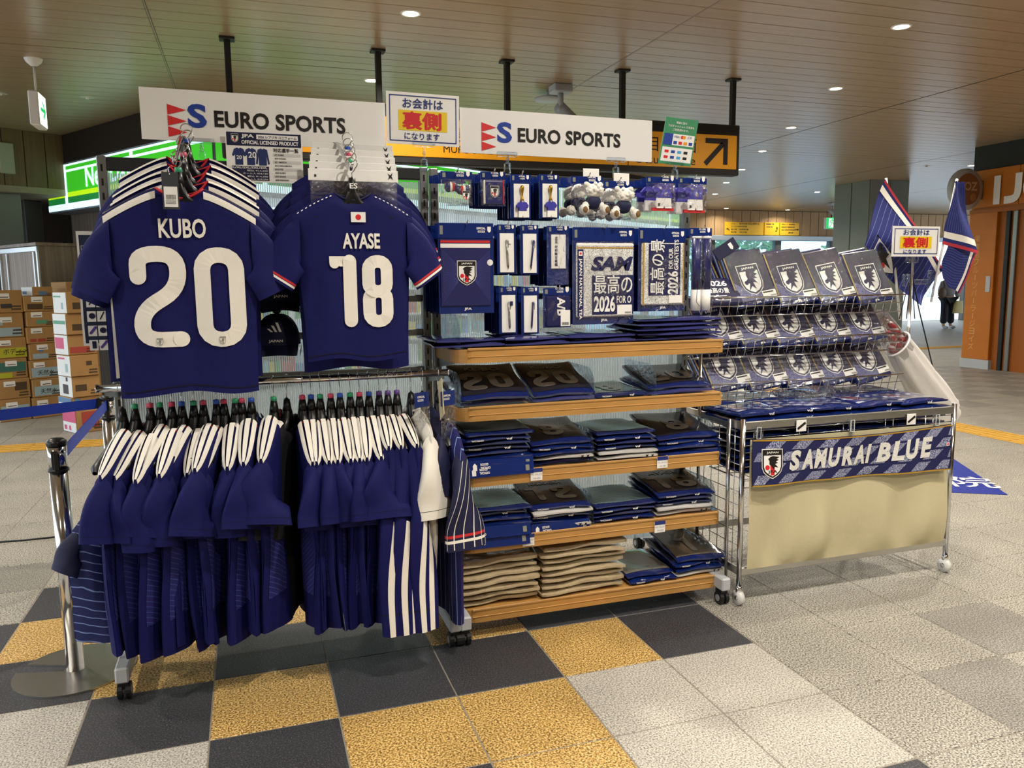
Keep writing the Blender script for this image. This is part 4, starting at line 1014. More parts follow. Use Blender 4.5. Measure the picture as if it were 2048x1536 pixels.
def glyph(q, ch, fr, a, b, w_, h, st, d, m):
    X = lambda x: a+x*w_; Y = lambda y: b+y*h
    P = lambda l: [(X(x), Y(y)) for x, y in l]
    ex, ey = st/2/w_, st/2/h
    def loop(y0, y1): return [(X(ex)+u, Y(y0)+v) for u, v in [(p_[0], p_[1]) for p_ in rrect(w_-st, (y1-y0)*h, min((w_-st)*.44, (y1-y0)*h*.49))]]
    if ch == '0': q.stroke(loop(ey, 1-ey), fr, st, d, m, closed=True)
    elif ch == '8': q.stroke(loop(ey, .5), fr, st, d, m, closed=True); q.stroke(loop(.5, 1-ey), fr, st, d, m, closed=True)
    elif ch == '1': q.stroke(P([(.55, ey), (.55, 1-ey)]), fr, st, d, m); q.stroke(P([(.5, 1-ey), (.1, 1-ey), (.1, .88)]), fr, st*.75, d, m)
    elif ch == '2':
        l = rounded(P([(ex, .70), (ex, 1-ey), (1-ex, 1-ey), (1-ex, .58), (ex+.02, .36), (ex+.02, ey), (1-ex, ey)]), w_*.34, 6)
        q.stroke(l, fr, st, d, m)

# ---- big face-out jerseys (KUBO 20)
G1 = 'face-out striped jerseys on the left arm'
slK = dict(ln=.165, ang=1.13, tw=.3, a0=.085, b0=.022, a1=.062, b1=.024)
SK = Shirt(sw=.232, bw=.222, hw=.213, L=.665, drop=.085, nk=.07, A=.010, seed=1, T1=.022, ndf=.03, ndb=.02)
KX, KY, KZ = .392, .325, 1.722
for k in range(5):
    y = KY+.085*k; z = KZ+.037*k; x = KX+(0, .014, .008, .02, .012)[k]
    if k == 0:
        t = make_shirt('jersey', 'navy jersey printed KUBO 20 in white, front one of the left arm', G1, SK, (slK, slK), stripes=((-.036, -.012), (.0, .03)))
        q = MB(); fr = lambda a, b, d=0: SK.on(-1, a, b, .006+d)
        q.text('KUBO', fr, -.068, -.158, w=.142, h=.062, bold=.022)
        glyph(q, '2', fr, -.162, -.508, .168, .325, .05, 0, 0); glyph(q, '0', fr, .03, -.512, .155, .325, .05, 0, 0)
        q.build('lettering', m_stripe, t)
        q = MB(); crest(q, lambda a, b, d=0: SK.on(-1, a, b, .0085+d), -.085, -.502, .024, 0, 0, 1, 0); crest(q, lambda a, b, d=0: SK.on(-1, a, b, .0085+d), .107, -.502, .024, 0, 0, 1, 0); q.build('number_badges', [mat('grey_badge', '#8c8c86', .6), m_stripe], t)
        q = MB(); q.grid(lambda a, b: SK.p(-1, 2*a-1, .965+.006*b, .0016), 30, 1); q.build('hem_seam', m_hollow_seam, t)
        tg = thing('hang_tag', 'dark hang tag with white barcode label at the KUBO jersey collar', 'tag', (KX-.022, y-.06, z+.045))
        f_ = FRONT(0, 0, 0)
        q = MB(); q.rbox(-.024, .024, 0, .0015, -.115, 0, .0006); q.build('card', mat('tag_dark', '#3a3d42', .5), tg)
        q = MB(); q.rect(f_, -.02, .02, -.108, -.045, .001, 0)
        for i in range(9): q.rect(f_, -.014+i*.0032, -.0125+i*.0032, -.085, -.07, .0015, 1)
        for i in range(3): q.rect(f_, -.016, .014, -.098+i*.004, -.0965+i*.004, .0015, 1)
        q.build('barcode_label', [m_white, m_ink], tg)
        q = MB(); q.tube([(0, 0, -.008), (-.004, .004, .012), (.0, .03, .02)], .0012, 5); q.build('cord', m_white, tg)
        t.location = (x, y, z)
        proto = make_shirt('jersey', 'x', G1, Shirt(sw=.232, bw=.222, hw=.215, L=.67, drop=.085, nk=.07, A=.008, seed=3, T1=.02), (slK, slK), stripes=((-.042, -.022), (-.010, .012), (.022, .044)))
    else:
        lab = 'white striped navy jersey hanging %s behind the KUBO jersey' % ('directly', 'second', 'third', 'last')[k-1]
        t = proto if k == 1 else copy_tree(proto)
        t['label'] = lab; t.location = (x, y, z); t.rotation_euler = (0, 0, (0, .03, -.05, .04, .06)[k])
    hanger((x, y, z+.10), 0, 'black hanger with chrome hook holding the %s striped jersey of the left arm' % ('front', 'second', 'third', 'fourth', 'rearmost')[k], 'hangers on the left arm', ('green', None, 'pink', None, 'blue')[k], HF)
# white striped panel garment behind, at the left
t = make_shirt('jersey', 'long navy jersey with white side stripes peeking out left of KUBO jersey', None, Shirt(sw=.2, bw=.2, hw=.2, L=.62, drop=.085, nk=.07, A=.01, seed=9), (slK, slK), stripes=())
q = MB(); SQ = Shirt(sw=.2, bw=.2, hw=.2, L=.62, drop=.085, nk=.07, A=.01, seed=9)
for x0, x1 in ((-.9, -.72), (-.62, -.46)): q.grid(lambda a, b: SQ.p(-1, x0+(x1-x0)*a, .3+.68*b, .002), 3, 12)
q.build('side_stripe', m_stripe, t); t.location = (.305, .62, 1.70)

# ---- AYASE 18 group
G2 = 'face-out plain navy jerseys on the right arm'
slA = dict(ln=.15, ang=.98, tw=.3, a0=.08, b0=.022, a1=.064, b1=.024)
SA = Shirt(sw=.205, bw=.19, hw=.172, L=.575, drop=.075, nk=.062, A=.009, seed=2, T1=.02, ndf=.025, ndb=.015)
bandsA = ((.86, .90, m_redc), (.91, .95, m_stripe))
AX, AY, AZ = .945, .325, 1.722
for k in range(5):
    y = AY+.085*k; z = AZ+.036*k
    if k == 0:
        t = make_shirt('jersey', 'small navy jersey printed AYASE 18 with red-white cuffs, front one', G2, SA, (slA, slA), stripes=(), collar=m_navyd, bands=bandsA)
        q = MB(); fr = lambda a, b, d=0: SA.on(-1, a, b, .006+d)
        q.text('AYASE', fr, -.043, -.19, w=.128, h=.053, bold=.03)
        glyph(q, '1', fr, -.085, -.46, .115, .25, .046, 0, 0); glyph(q, '8', fr, .02, -.462, .107, .25, .043, 0, 0)
        q.build('lettering', m_stripe, t)
        q = MB(); q.rect(fr, -.012, .038, -.10, -.066, 0, 0); q.disc(fr, .013, -.083, .0095, .001, 1); q.build('flag_patch', [m_white, m_red], t)
        q = MB(); q.grid(lambda a, b: SA.p(-1, 2*a-1, .965+.006*b, .0016), 30, 1); q.build('hem_seam', m_hollow_seam, t)
        q = MB()
        for sg in (-1, 1):
            for i in range(9):
                u0 = sg*(.36+.6*i/9); q.grid(lambda a, b: SA.p(-1, u0+sg*.03*a, .012+.006*b, .003), 1, 1)
        q.build('shoulder_piping', m_stripe, t)
        t.location = (AX, y, z)
        protoA = make_shirt('jersey', 'x', G2, Shirt(sw=.215, bw=.2, hw=.19, L=.65, drop=.08, nk=.062, A=.006, seed=5, T1=.02), (slA, slA), stripes=(), collar=m_navyd, bands=bandsA)
    else:
        t = protoA if k == 1 else copy_tree(protoA)
        t['label'] = 'plain navy jersey hanging %s behind the AYASE jersey' % ('directly', 'second', 'third', 'last')[k-1]
        t.location = (AX+.008*k, y, z); t.rotation_euler = (0, 0, (0, .03, -.04, .02, .05)[k])
    hanger((AX+.008*k, y, z+.10), 0, 'black hanger with chrome hook holding the %s jersey of the right arm' % ('front', 'second', 'third', 'fourth', 'rearmost')[k], 'hangers on the right arm', (None, None, 'green', 'pink', 'blue')[k], HF)
    # white header bags hung with the jerseys
    bt = thing('header_bag', 'clear bag with white header card behind the AYASE collar, %s from the front' % ORD[k], 'bag', (AX+.012+.011*k, y+.04, z+.045), group='white header bags')
    q = MB(); q.rbox(-.155, .155, 0, .002, -.0, .04, .0006); q.build('header_card', m_white, bt)
    q = MB(); q.box(-.15, .15, -.004, .004, -.16, 0); q.build('bag', m_film, bt)
    q = MB(); q.rect(FRONT(0, -.001, 0), -.135, -.128, .012, .02, .0006); q.poly([(.118, .008), (.124, .02), (.118, .032), (.127, .024), (.136, .034), (.132, .02), (.138, .008), (.128, .016)], FRONT(0, -.001, 0), .0006); q.build('print', m_ink, bt)
q = MB(); q.text('ES', FRONT(AX-.012, .298, 1.735), 0, 0, w=.026, h=.018, bold=.02); tag(q.build('hanger_logo', m_white), 'small white ES logo on the black hanger over AYASE', 'logo')

# ---- side-on jerseys on the lower rail
GL = 'short sleeve striped jerseys on the lower rail'
def side_proto(seed, tw, ang, ln, a1, b1, yz=0, **kw):
    S = Shirt(sw=.215, bw=.225, hw=.225, L=.735, drop=.125, nk=.07, A=.016, nf=1.6+.4*(seed % 3), seed=seed, T0=.031, T1=.026, **kw)
    f = dict(ln=ln, ang=ang, tw=tw, a0=.075, b0=.036, a1=a1, b1=b1, sag=.03); bk = dict(ln=.2, ang=1.2, tw=.2, a0=.085, b0=.03, a1=.08, b1=.025)
    t = make_shirt('jersey', 'x', GL, S, (f, bk), stripes=((-.0186, -.0037), (-.0008, .0008), (.0037, .0186)))
    q = MB()
    for sd in (-1, 1): q.grid(lambda a, b: S.p(sd, -.93+.38*a, .36+.45*b, .0015), 6, 12)
    q.build('side_pattern', m_navy_lines, t, True)
    return t
protos = [side_proto(11, .5, 1.30, .115, .066, .03), side_proto(12, 1.45, 1.42, .13, .05, .024), side_proto(13, -1.2, 1.36, .11, .072, .026), side_proto(14, .95, 1.22, .12, .085, .024), side_proto(15, 1.55, 1.12, .12, .105, .024)]
used = set()
def put(pi, loc, rz, label):
    t = protos[pi] if pi not in used else copy_tree(protos[pi]); used.add(pi)
    t.location = loc; t.rotation_euler = (0, 0, rz); t['label'] = label
    return t
RZ = 1.07
xsL = [.198, .246, .277, .315, .347, .385, .417, .46, .485, .523, .545, .577, .654]
clL = ['green', 'pink', 'green', 'pink', 'blue', 'green', 'pink', 'blue', 'pink', 'green', 'pink', 'blue', 'green']
pvL = [0, 2, 1, 0, 1, 3, 2, 3, 0, 1, 1, 3, 4]
for k, (x, c) in enumerate(zip(xsL, clL)):
    yaw = -math.radians(25-1.15*k+(0, 4, -5, 3, -3, 6, -4, 2, 5, -6, 3, -3, 4)[k]); rz = PI/2+yaw
    dz = (.0, -.006, -.012, .004, -.004, .0, -.01, .002, -.006, 0, -.004, .008, .012)[k]
    hanger((x, .45, RZ), rz, 'black hanger with %s clip, %s from left in the left rail group' % (c, ORD[k]), 'hangers on the lower rail', c)
    put(pvL[k], (x, .45+(0, .012, -.01, .014, -.012, .006, .015, -.014, .01, -.006, .016, -.012, -.02)[k], RZ-.133+dz*1.6), rz, 'navy jersey with white shoulder stripes, %s from the left on the lower rail' % ORD[k])
xsR = [.754, .785, .817, .855, .889, .926, .96, .995]
clR = ['pink', 'blue', 'green', 'pink', 'blue', 'green', 'pink', 'blue']
pvR = [3, 1, 0, 2, 1, 0, 1, 4]
for k, (x, c) in enumerate(zip(xsR, clR)):
    rz = PI/2+(.06, -.03, .02, -.02, .03, 0, -.04, .03)[k]
    hanger((x, .45, RZ), rz, 'black hanger with %s clip, %s from left in the right rail group' % (c, ORD[k]), 'hangers on the lower rail', c)
    put(pvR[k], (x, .45, RZ-.14), rz, 'white striped navy jersey, %s from left in the right rail group' % ORD[k])
# long sleeve jerseys
SLg = Shirt(sw=.215, bw=.225, hw=.225, L=.78, drop=.09, nk=.07, A=.016, nf=2, seed=21, T0=.026, T1=.024)
pl_ = make_shirt('jersey', 'x', 'long sleeve jerseys on the lower rail', SLg, stripes=((-.0186, -.0037), (-.0008, .0008), (.0037, .0186)), sl=(dict(ln=.60, ang=1.47, tw=1.45, a0=.075, b0=.036, a1=.048, b1=.024, sag=.0), dict(ln=.58, ang=1.45, tw=.2, a0=.085, b0=.03, a1=.05, b1=.025)), lstripes=((PI*1.3, PI*1.45, .36, 1), (PI*1.55, PI*1.7, .36, 1)))
for k, x in enumerate((1.033, 1.066, 1.10)):
    t = pl_ if k == 0 else copy_tree(pl_)
    t.location = (x, .45, RZ-.14); t.rotation_euler = (0, 0, PI/2+(-.02, .03, .14)[k]); t['label'] = 'long sleeve navy jersey with white sleeve stripes, %s of three on the rail' % ('left one', 'middle one', 'right one')[k]
    hanger((x, .45, RZ), PI/2, 'black hanger with purple size clip, %s of three' % ('left one', 'middle one', 'right one')[k], 'hangers on the lower rail', 'purple')
# black jerseys between the groups
SB_ = Shirt(sw=.215, bw=.225, hw=.225, L=.72, drop=.09, nk=.07, A=.014, nf=2, seed=31)
pb = make_shirt('jersey', 'black jersey with grey digits hanging between the two striped groups', None, SB_, (dict(ln=.2, ang=1.36, tw=.8, a0=.075, b0=.036, a1=.08, b1=.03), dict(ln=.2, ang=1.2, tw=.2)), mt=m_blackj, stripes=((-.012, .012),), collar=None)
pb.location = (.70, .47, RZ-.14); pb.rotation_euler = (0, 0, PI/2-.5)
q = MB(); fr = lambda a, b, d=0: SB_.on(1, -a, b, .004+d); glyph(q, '1', fr, .02, -.42, .06, .16, .02, 0, 0); glyph(q, '1', fr, .09, -.42, .06, .16, .02, 0, 0); q.build('lettering', mat('grey_print', '#8a8a90', .6), pb)
hanger((.70, .47, RZ), PI/2-.5, 'black hanger holding the black jersey between the two groups', 'hangers on the lower rail', None)
# patterned jersey on the leftmost hanger
SP = Shirt(sw=.15, bw=.17, hw=.16, L=.47, drop=.08, nk=.06, A=.02, nf=1.5, seed=41, T0=.03, T1=.05)
t = make_shirt('jersey', 'dark navy jersey with thin pale lines bulging out at the rail left end', None, SP, (dict(ln=.08, ang=1.0, tw=.9, a0=.05, b0=.03, a1=.045, b1=.03), dict(ln=.1, ang=1.2, tw=.2, a0=.05)), mt=m_print, ms=m_navyd, stripes=(), collar=m_navyd)
t.location = (.115, .47, RZ-.385); t.rotation_euler = (0, 0, PI/2-1.0)
hanger((.159, .45, RZ), PI/2-.42, 'black hanger with bare arm at the left end of the rail', 'hangers on the lower rail', None)
# white shirt, navy shirt, pinstripe jersey in bags at the right end
SW = Shirt(sw=.2, bw=.21, hw=.21, L=.74, drop=.085, nk=.07, A=.012, nf=2, seed=51, T0=.026, T1=.03)
t = make_shirt('shirt', 'plain white short sleeve shirt on the rail beside long sleeve jerseys', None, SW, (dict(ln=.2, ang=1.42, tw=1.2, a0=.08, b0=.036, a1=.085, b1=.03), dict(ln=.2, ang=1.2, tw=.2)), mt=m_whitej, stripes=(), collar=m_whitej, cat='shirt')
t.location = (1.165, .45, RZ-.12); t.rotation_euler = (0, 0, PI/2+.10)
SN = Shirt(sw=.18, bw=.19, hw=.19, L=.5, drop=.08, nk=.07, A=.012, nf=2, seed=52)
t = make_shirt('shirt', 'dark navy shirt with cream card hanging behind the white shirt', None, SN, (dict(ln=.15, ang=1.35, tw=1.2, a0=.07, b0=.03, a1=.075, b1=.026), dict(ln=.15, ang=1.2, tw=.2)), mt=m_navyd, stripes=(), collar=m_navyd, cat='shirt')
t.location = (1.215, .47, RZ-.12); t.rotation_euler = (0, 0, PI/2+.12)
q = MB(); f_ = FRONT(0, 0, 0); q.prism([(-.03, -.13), (.012, -.16), (.03, -.02), (-.012, 0)], f_, 0, .002); q.build('header_card', mat('cream_card', '#dccfa6', .6), t, world=False).location = (-.17, 0, .12)
SPn = Shirt(sw=.205, bw=.2, hw=.185, L=.76, drop=.10, nk=.07, A=.012, nf=2, seed=53, T0=.028, T1=.03)
slp = dict(ln=.26, ang=1.44, tw=1.35, a0=.08, b0=.036, a1=.085, b1=.03)
t = make_shirt('jersey', 'navy pinstripe jersey with red and white cuff lines beside the shelves', None, SPn, (slp, dict(ln=.2, ang=1.2, tw=.2)), mt=m_pin, ms=m_navyd, stripes=(), collar=m_stripe, bands=((.80, .835, m_redc), (.865, .90, m_stripe)), lstripes=tuple((PI*(1.1+.16*i), PI*(1.1+.16*i)+.05, .05, .98) for i in range(6)))
t.location = (1.268, .43, RZ-.165); t.rotation_euler = (0, 0, PI/2+.12)
for k, x in enumerate((1.154, 1.198, 1.259)):
    hanger((x, .45, RZ), PI/2, 'wire hooked hanger %s' % ('of the white shirt', 'of the dark navy shirt', 'of the pinstripe jersey')[k], 'hangers on the lower rail', None)
for k, (x, lab) in enumerate(((1.165, 'blue header of the clear bag over the white shirt'), (1.262, 'blue header of the clear bag over the pinstripe jersey'))):
    t = thing('bag_header', lab, 'bag', (x, .30, .985), .5, 'blue bag headers on the rail')
    q = MB(); q.rbox(-.035, .035, 0, .002, -.02, .035, .0006); q.build('header_card', m_blue, t); q = MB(); q.text('OFFICIAL', FRONT(0, -.0015, 0), -.022, .014, w=.034, h=.008, bold=.02); q.text('GOODS', FRONT(0, -.0015, 0), -.022, .002, w=.028, h=.008, bold=.02); q.build('lettering', m_white, t)
    q = MB(); q.box(-.034, .034, -.002, .003, -.2, -.02); q.build('bag', m_film, t)

# ---- caps hanging between the jersey columns
def cap(loc, label, rz):
    t = thing('cap', label, 'cap', loc, rz, 'navy caps on the rack')
    def dome(u, v, sc=1):
        a = 2*PI*u; e = PI/2*v; r = .082*math.cos(e)**.75*sc; return (r*math.cos(a), .085*math.cos(e)**.75*math.sin(a)*sc, -.03+.115*math.sin(e)*sc)
    q = MB(); q.grid(lambda u, v: dome(u, v), 24, 8, cu=True); q.build('crown', m_navyd, t, True)
    q = MB(); q.grid(lambda u, v: ((-.075+.15*u)*(1-.1*v), -.05*math.sin(PI*u)-.02-.06*v*math.sin(PI*u)**.6, -.03-.045*v+.012*math.sin(PI*u)), 14, 4); q.build('bill', m_navyd, t, True)
    q = MB(); q.lathe([(.0001, .006), (.006, .004), (.008, 0)], c=(0, 0, .083), n=8); q.build('button', m_navyd, t, True)
    f_ = lambda a, b, d=0: Vector((a, -math.sqrt(max(1e-5, 1-(a/.085)**2))*.0865*max(.1, 1-max(0, (b+.03)/.118)**2)**.38-.002-d, b))
    q = MB()
    for i in range(3):
        x = -.02+i*.015; h = .012+.011*i; q.poly([(x, .02), (x+.009, .02), (x+.009-.013, .02+h), (x-.013, .02+h)], f_, .001)
    q.text('JAPAN', f_, -.028, -.02, w=.05, h=.012, d=.001, bold=.03); q.build('lettering', m_white, t)
    q = MB(); q.grid(lambda u, v: (.085-.01*u, -.02+.06*u, -.03-.02*v-.035*u), 6, 1); q.build('strap', mat('grey_strap', '#6d6f74', .6), t)
    q = MB(); q.rbox(-.014, .014, -.012, .012, .085, .125, .004); q.tube([(0, 0, .125), (0, 0, .15), (0, .05, .16)], .004, 6); q.build('clip', m_black, t)
p = at(558, 585, 'y', .60); cap(p, 'navy cap reading JAPAN, upper of the two between the jerseys', .05)
p = at(556, 672, 'y', .60); cap(p, 'navy cap reading JAPAN, lower of the two between the jerseys', -.1)
# ------------------------------------------------------------------ hanging packets on the shelf rack
m_holo = mat('hologram', '#b9bdb0', .25, .6); m_navyp = mat('navy_print', '#20225c', .4, coat=.4)
m_purple = mat('kit_blue', '#3a36a0', .55); m_terry = mat('white_terry', '#e8e6df', .9, bump=(220, .6)); m_goldm = mat('gold_metal', '#c79a3a', .3, .9)
m_brown = mat('plush_sole', '#7a5b36', .8); m_plush = mat('plush_white', '#efebe2', .95, bump=(90, .8)); m_tnavy = mat('towel_navy', '#191b4e', .85)
m_terryg = speckle('terry_grey', ('#9a9aa0', '#d9d9d6', '#f0efea'), 260, .9)
YF = .50
def goods_text(q, fr, a1, b, s=1.0, m=0, flip=False):
    q.text('OFFICIAL', fr, a1-.062*s, b+.012*s, w=.036*s, h=.0085*s, m=m, bold=.035, flip=flip)
    q.text('GOODS', fr, a1-.057*s, b, w=.029*s, h=.0085*s, m=m, bold=.035, flip=flip)
    a = a1-.018*s
    q.poly([(a, b-.001), (a+.013*s, b-.001+.0*s), (a+.013*s, b+.021*s), (a, b+.021*s)][0:0] or [(a+x*.014*s, b+y*.023*s) for x, y in ((.5, 0), (1, .3), (1, 1), (0, 1), (0, .3))], fr, 0, m)
def base_packet(name, label, cat, group, loc, w_, h, hh, window=True, film=True, th=.012, frame_=True):
    t = thing(name, label, cat, loc, 0, group); f_ = FRONT(0, -.0016, 0)
    q = MB(); q.rbox(-w_/2, w_/2, -.001, .001, -hh, 0, .0006); hd = q.build('header_card', m_blue, t)
    q = MB(); s = min(1.0, w_/.12); goods_text(q, f_, w_/2-.006, -hh*.62, s)
    q.rect(f_, -w_/2+.008, -w_/2+.008+.012*s, -hh*.75, -hh*.18, 0, 1); q.build('header_print', [m_white, m_holo], hd)
    if frame_:
        q = MB(); q.rbox(-w_/2, w_/2, .001, .003, -h, -hh, .0008); q.build('backing', m_blue, t)
    if film:
        def fn(a, b):
            x = -w_/2+w_*a; z = -hh-(h-hh)*b; e = min(a, 1-a)*2; g = math.sqrt(min(1, e*2.2))*math.sqrt(max(0, math.sin(PI*min(1, .06+b*.94))))
            return (x, -.001-th*g-.003*math.sin(17*a+11*b)*g, z)
        q = MB(); q.grid(fn, 12, 12); q.build('clear_pouch', m_film, t, True)
    return t
def px_box(x0, y0, x1, y1, y=YF):
    a = at(x0, y0, 'y', y); b = at(x1, y1, 'y', y); c = at((x0+x1)/2, y0, 'y', y)
    return Vector((c.x, y, c.z)), abs(b.x-a.x), c.z-at((x0+x1)/2, y1, 'y', y).z
def stack_behind(t, n, lab, cat, dy=.022, w_=.1, h=.1, hh=.02, group=None, white=False, back=True):
    for k in range(n):
        b = thing(t.name.split('.')[0], '%s, %s behind the front one' % (lab, ORD[k]), cat, t.location+Vector((.003*math.sin(3*k+1)-.002*k, dy*(k+1), .004*math.sin(5*k))), 0, group)
        q = MB(); q.rbox(-w_/2, w_/2, -.001, .001, -hh, 0, .0006); q.build('header_card', m_blue, b)
        if back:
            q = MB(); q.rbox(-w_/2, w_/2, .001, .003, -h, -hh, .0008); q.build('backing', m_blue, b)
            q = MB(); q.rbox(-w_*.36, w_*.36, -.0025, .0005, -h*.96, -hh*1.3, .0006); q.build('insert_card', m_white if white else m_navyp, b)
def peg(x, z, y0=YF-.03):
    q = MB(); q.tube([(x, .735, z+.012), (x, y0+.01, z+.006), (x, y0-.004, z+.018)], .0025, 6); q.build('peg_hook', m_chrome, rm, True, world=True)

def kit(q, fr, w_, h, mb_, mw):     # little shirt and shorts with depth
    q.prism([(x*w_-w_/2, y*h) for x, y in ((.2, .42), (.8, .42), (.8, .68), (.92, .6), (1, .76), (.8, .97), (.62, 1), (.5, .94), (.38, 1), (.2, .97), (0, .76), (.08, .6), (.2, .68))], fr, 0, .014, mb_)
    q.prism([(x*w_-w_/2, y*h) for x, y in ((.17, 0), (.46, 0), (.5, .12), (.54, 0), (.83, 0), (.8, .42), (.2, .42))], fr, 0, .013, mw)

# 1 hair band pouch
l, w_, h = px_box(880, 343, 945, 412); peg(l.x, l.z-.008)
t = base_packet('hair_band_packet', 'packet with a navy, white and red hair scrunchie, first on the top hook row', 'packet', 'top hook row packets', l, w_, h, .03, th=.03, frame_=False)
q = MB()
for sx in (-1, 1):
    for i, (m_, r) in enumerate(((0, 1.0), (1, .93), (2, .86), (0, .78))):
        q.ball((sx*(.036-.009*i), -.012, -.065-sx*.006), .021*r+.004*i*0, 10, m_, (.75, .6, 1.0))
q.ball((0, -.014, -.067), .014, 8, 0); q.build('scrunchie', [m_navyp, m_stripe, m_redc], t, True)
q = MB(); crest(q, FRONT(.028, -.033, -.11), 0, 0, .034, .001, 0, 1, 2); q.build('badge', [m_ink, m_white, m_red], t)
stack_behind(t, 4, 'blue headed hair band packet at the top row left end', 'packet', .04, w_, h, .03, 'top hook row packets', back=False)
# 2 wristband pouch
l, w_, h = px_box(960, 344, 1011, 412); peg(l.x, l.z-.008)
t = base_packet('wristband_packet', 'packet with a navy crested wristband, second on the top hook row', 'packet', 'top hook row packets', l, w_, h, .028, th=.024, frame_=False)
q = MB(); q.rbox(-.042, .042, -.02, -.002, -.125, -.032, .008, 0, 2); q.build('wristband', m_navyp, t)
q = MB(); q.rbox(-.043, -.036, -.021, -.004, -.124, -.033, .003, 0); q.rbox(.034, .038, -.0212, -.004, -.124, -.033, .001, 1); q.build('wristband_trim', [m_stripe, m_redc], t)
q = MB(); crest(q, FRONT(.0, -.0212, -.098), 0, 0, .042, .001, 0, 1, 2); q.build('badge', [m_ink, m_white, m_red], t)
stack_behind(t, 4, 'blue headed wristband packet on the top hook row', 'packet', .035, w_, h, .028, 'top hook row packets')
# 3-4 key chains
for k, (x0, x1) in enumerate(((1020, 1062), (1078, 1118))):
    l, w_, h = px_box(x0, 349, x1, 437); peg(l.x, l.z-.008)
    t = base_packet('keychain_packet', 'card with gold trophy and mini kit key ring, %s of the two' % ('left', 'right')[k], 'packet', 'key ring cards', l, w_, h, .03, film=False)
    q = MB(); q.rbox(-w_*.34, w_*.40, -.003, .0005, -h+.004, -.036, .0008); q.build('insert_card', m_white, t)
    q = MB(); q.lathe([(.0001, 0), (.007, 0), (.006, .006), (.0035, .014), (.0042, .026), (.0075, .04), (.0085, .048), (.006, .055), (.0001, .058)], c=(.002, -.012, -.10), n=10); q.build('trophy', m_goldm, t, True)
    q = MB(); kit(q, FRONT(.002, -.005, -.166), .05, .06, 0, 1); q.build('mini_kit', [m_purple, m_white], t)
    q = MB(); q.tube([(.002+.007*math.cos(a), -.012, -.105+.007*math.sin(a)) for a in [k_*PI/5 for k_ in range(10)]], .0015, 5, closed=True); q.build('ring', m_ink, t, True)
    q = MB(); q.rect(FRONT(0, -.0045, 0), .0, .022, -h+.008, -h+.022); q.build('price_sticker', m_stripe, t)
    stack_behind(t, 5, 'blue key ring card in the %s key ring row' % ('left', 'right')[k], 'packet', .03, w_, h, .03, 'key ring cards', white=(k == 0))
# 5-6 plush toys
for k, (x0, y0, x1, y1) in enumerate(((1142, 353, 1206, 436), (1208, 362, 1262, 440))):
    l, w_, h = px_box(x0, y0, x1, y1); peg(l.x, l.z-.008)
    t = base_packet('plush_packet', 'clear bag with a white plush bear in a navy shirt, %s of the two' % ('left', 'right')[k], 'packet', 'plush toy bags', l, w_, h, .03, th=.05, frame_=False)
    q = MB(); q.ball((0.012, -.035, -.062), .032, 12, 0, (1.15, .85, .95)); q.ball((-.018, -.035, -.036), .012, 8); q.ball((.045, -.03, -.036), .012, 8); q.ball((.035, -.062, -.062), .014, 8)
    rr = random.Random(k)
    for i in range(22):
        a = rr.uniform(0, 2*PI); e = rr.uniform(-.6, 1); q.ball((.012+.03*math.cos(a)*math.sqrt(1-e*e), -.037+.024*math.sin(a)*math.sqrt(1-e*e), -.058+.028*e), .0075, 6)
    for sx in (-1, 1): q.ball((.01+sx*.045, -.05, -.135+.0*sx), .022, 10, 0, (.9, 1.2, 1)); q.ball((.01+sx*.034, -.04, -.118), .016, 8)
    bd = q.build('plush_body', m_plush, t, True)
    q = MB(); q.ball((.01, -.036, -.105), .031, 12, 0, (1.15, .8, .95)); q.build('plush_shirt', m_navyd, t, True)
    q = MB()
    for sx in (-1, 1): q.ball((.01+sx*.048, -.073, -.137), .0125, 8, 0, (.9, .35, 1.1))
    q.ball((.043, -.0755, -.06), .004, 6, 1); q.build('paw_pads', [m_brown, m_ink], t, True)
    q = MB(); q.rbox(-.015, .055, .004, .006, -.005, .032, .001); q.build('white_tab', m_white, t)
    for i in range(2):
        b = thing('plush_packet', 'clear plush toy bag %s behind the %s front bag' % (('directly', 'further')[i], ('left', 'right')[k]), 'packet', l+Vector((-.012, .085*(i+1), .004)), 0, 'plush toy bags')
        q = MB(); q.rbox(-w_/2, w_/2, -.001, .001, -.03, 0, .0006); q.build('header_card', m_blue, b)
        q = MB(); q.ball((0, -.03, -.06), .034, 10); q.ball((-.04, -.04, -.135), .022, 8); q.ball((.04, -.04, -.135), .022, 8); q.build('plush_body', m_plush, b, True)
        q = MB(); q.ball((0, -.03, -.105), .032, 10); q.build('plush_shirt', m_navyd, b, True)
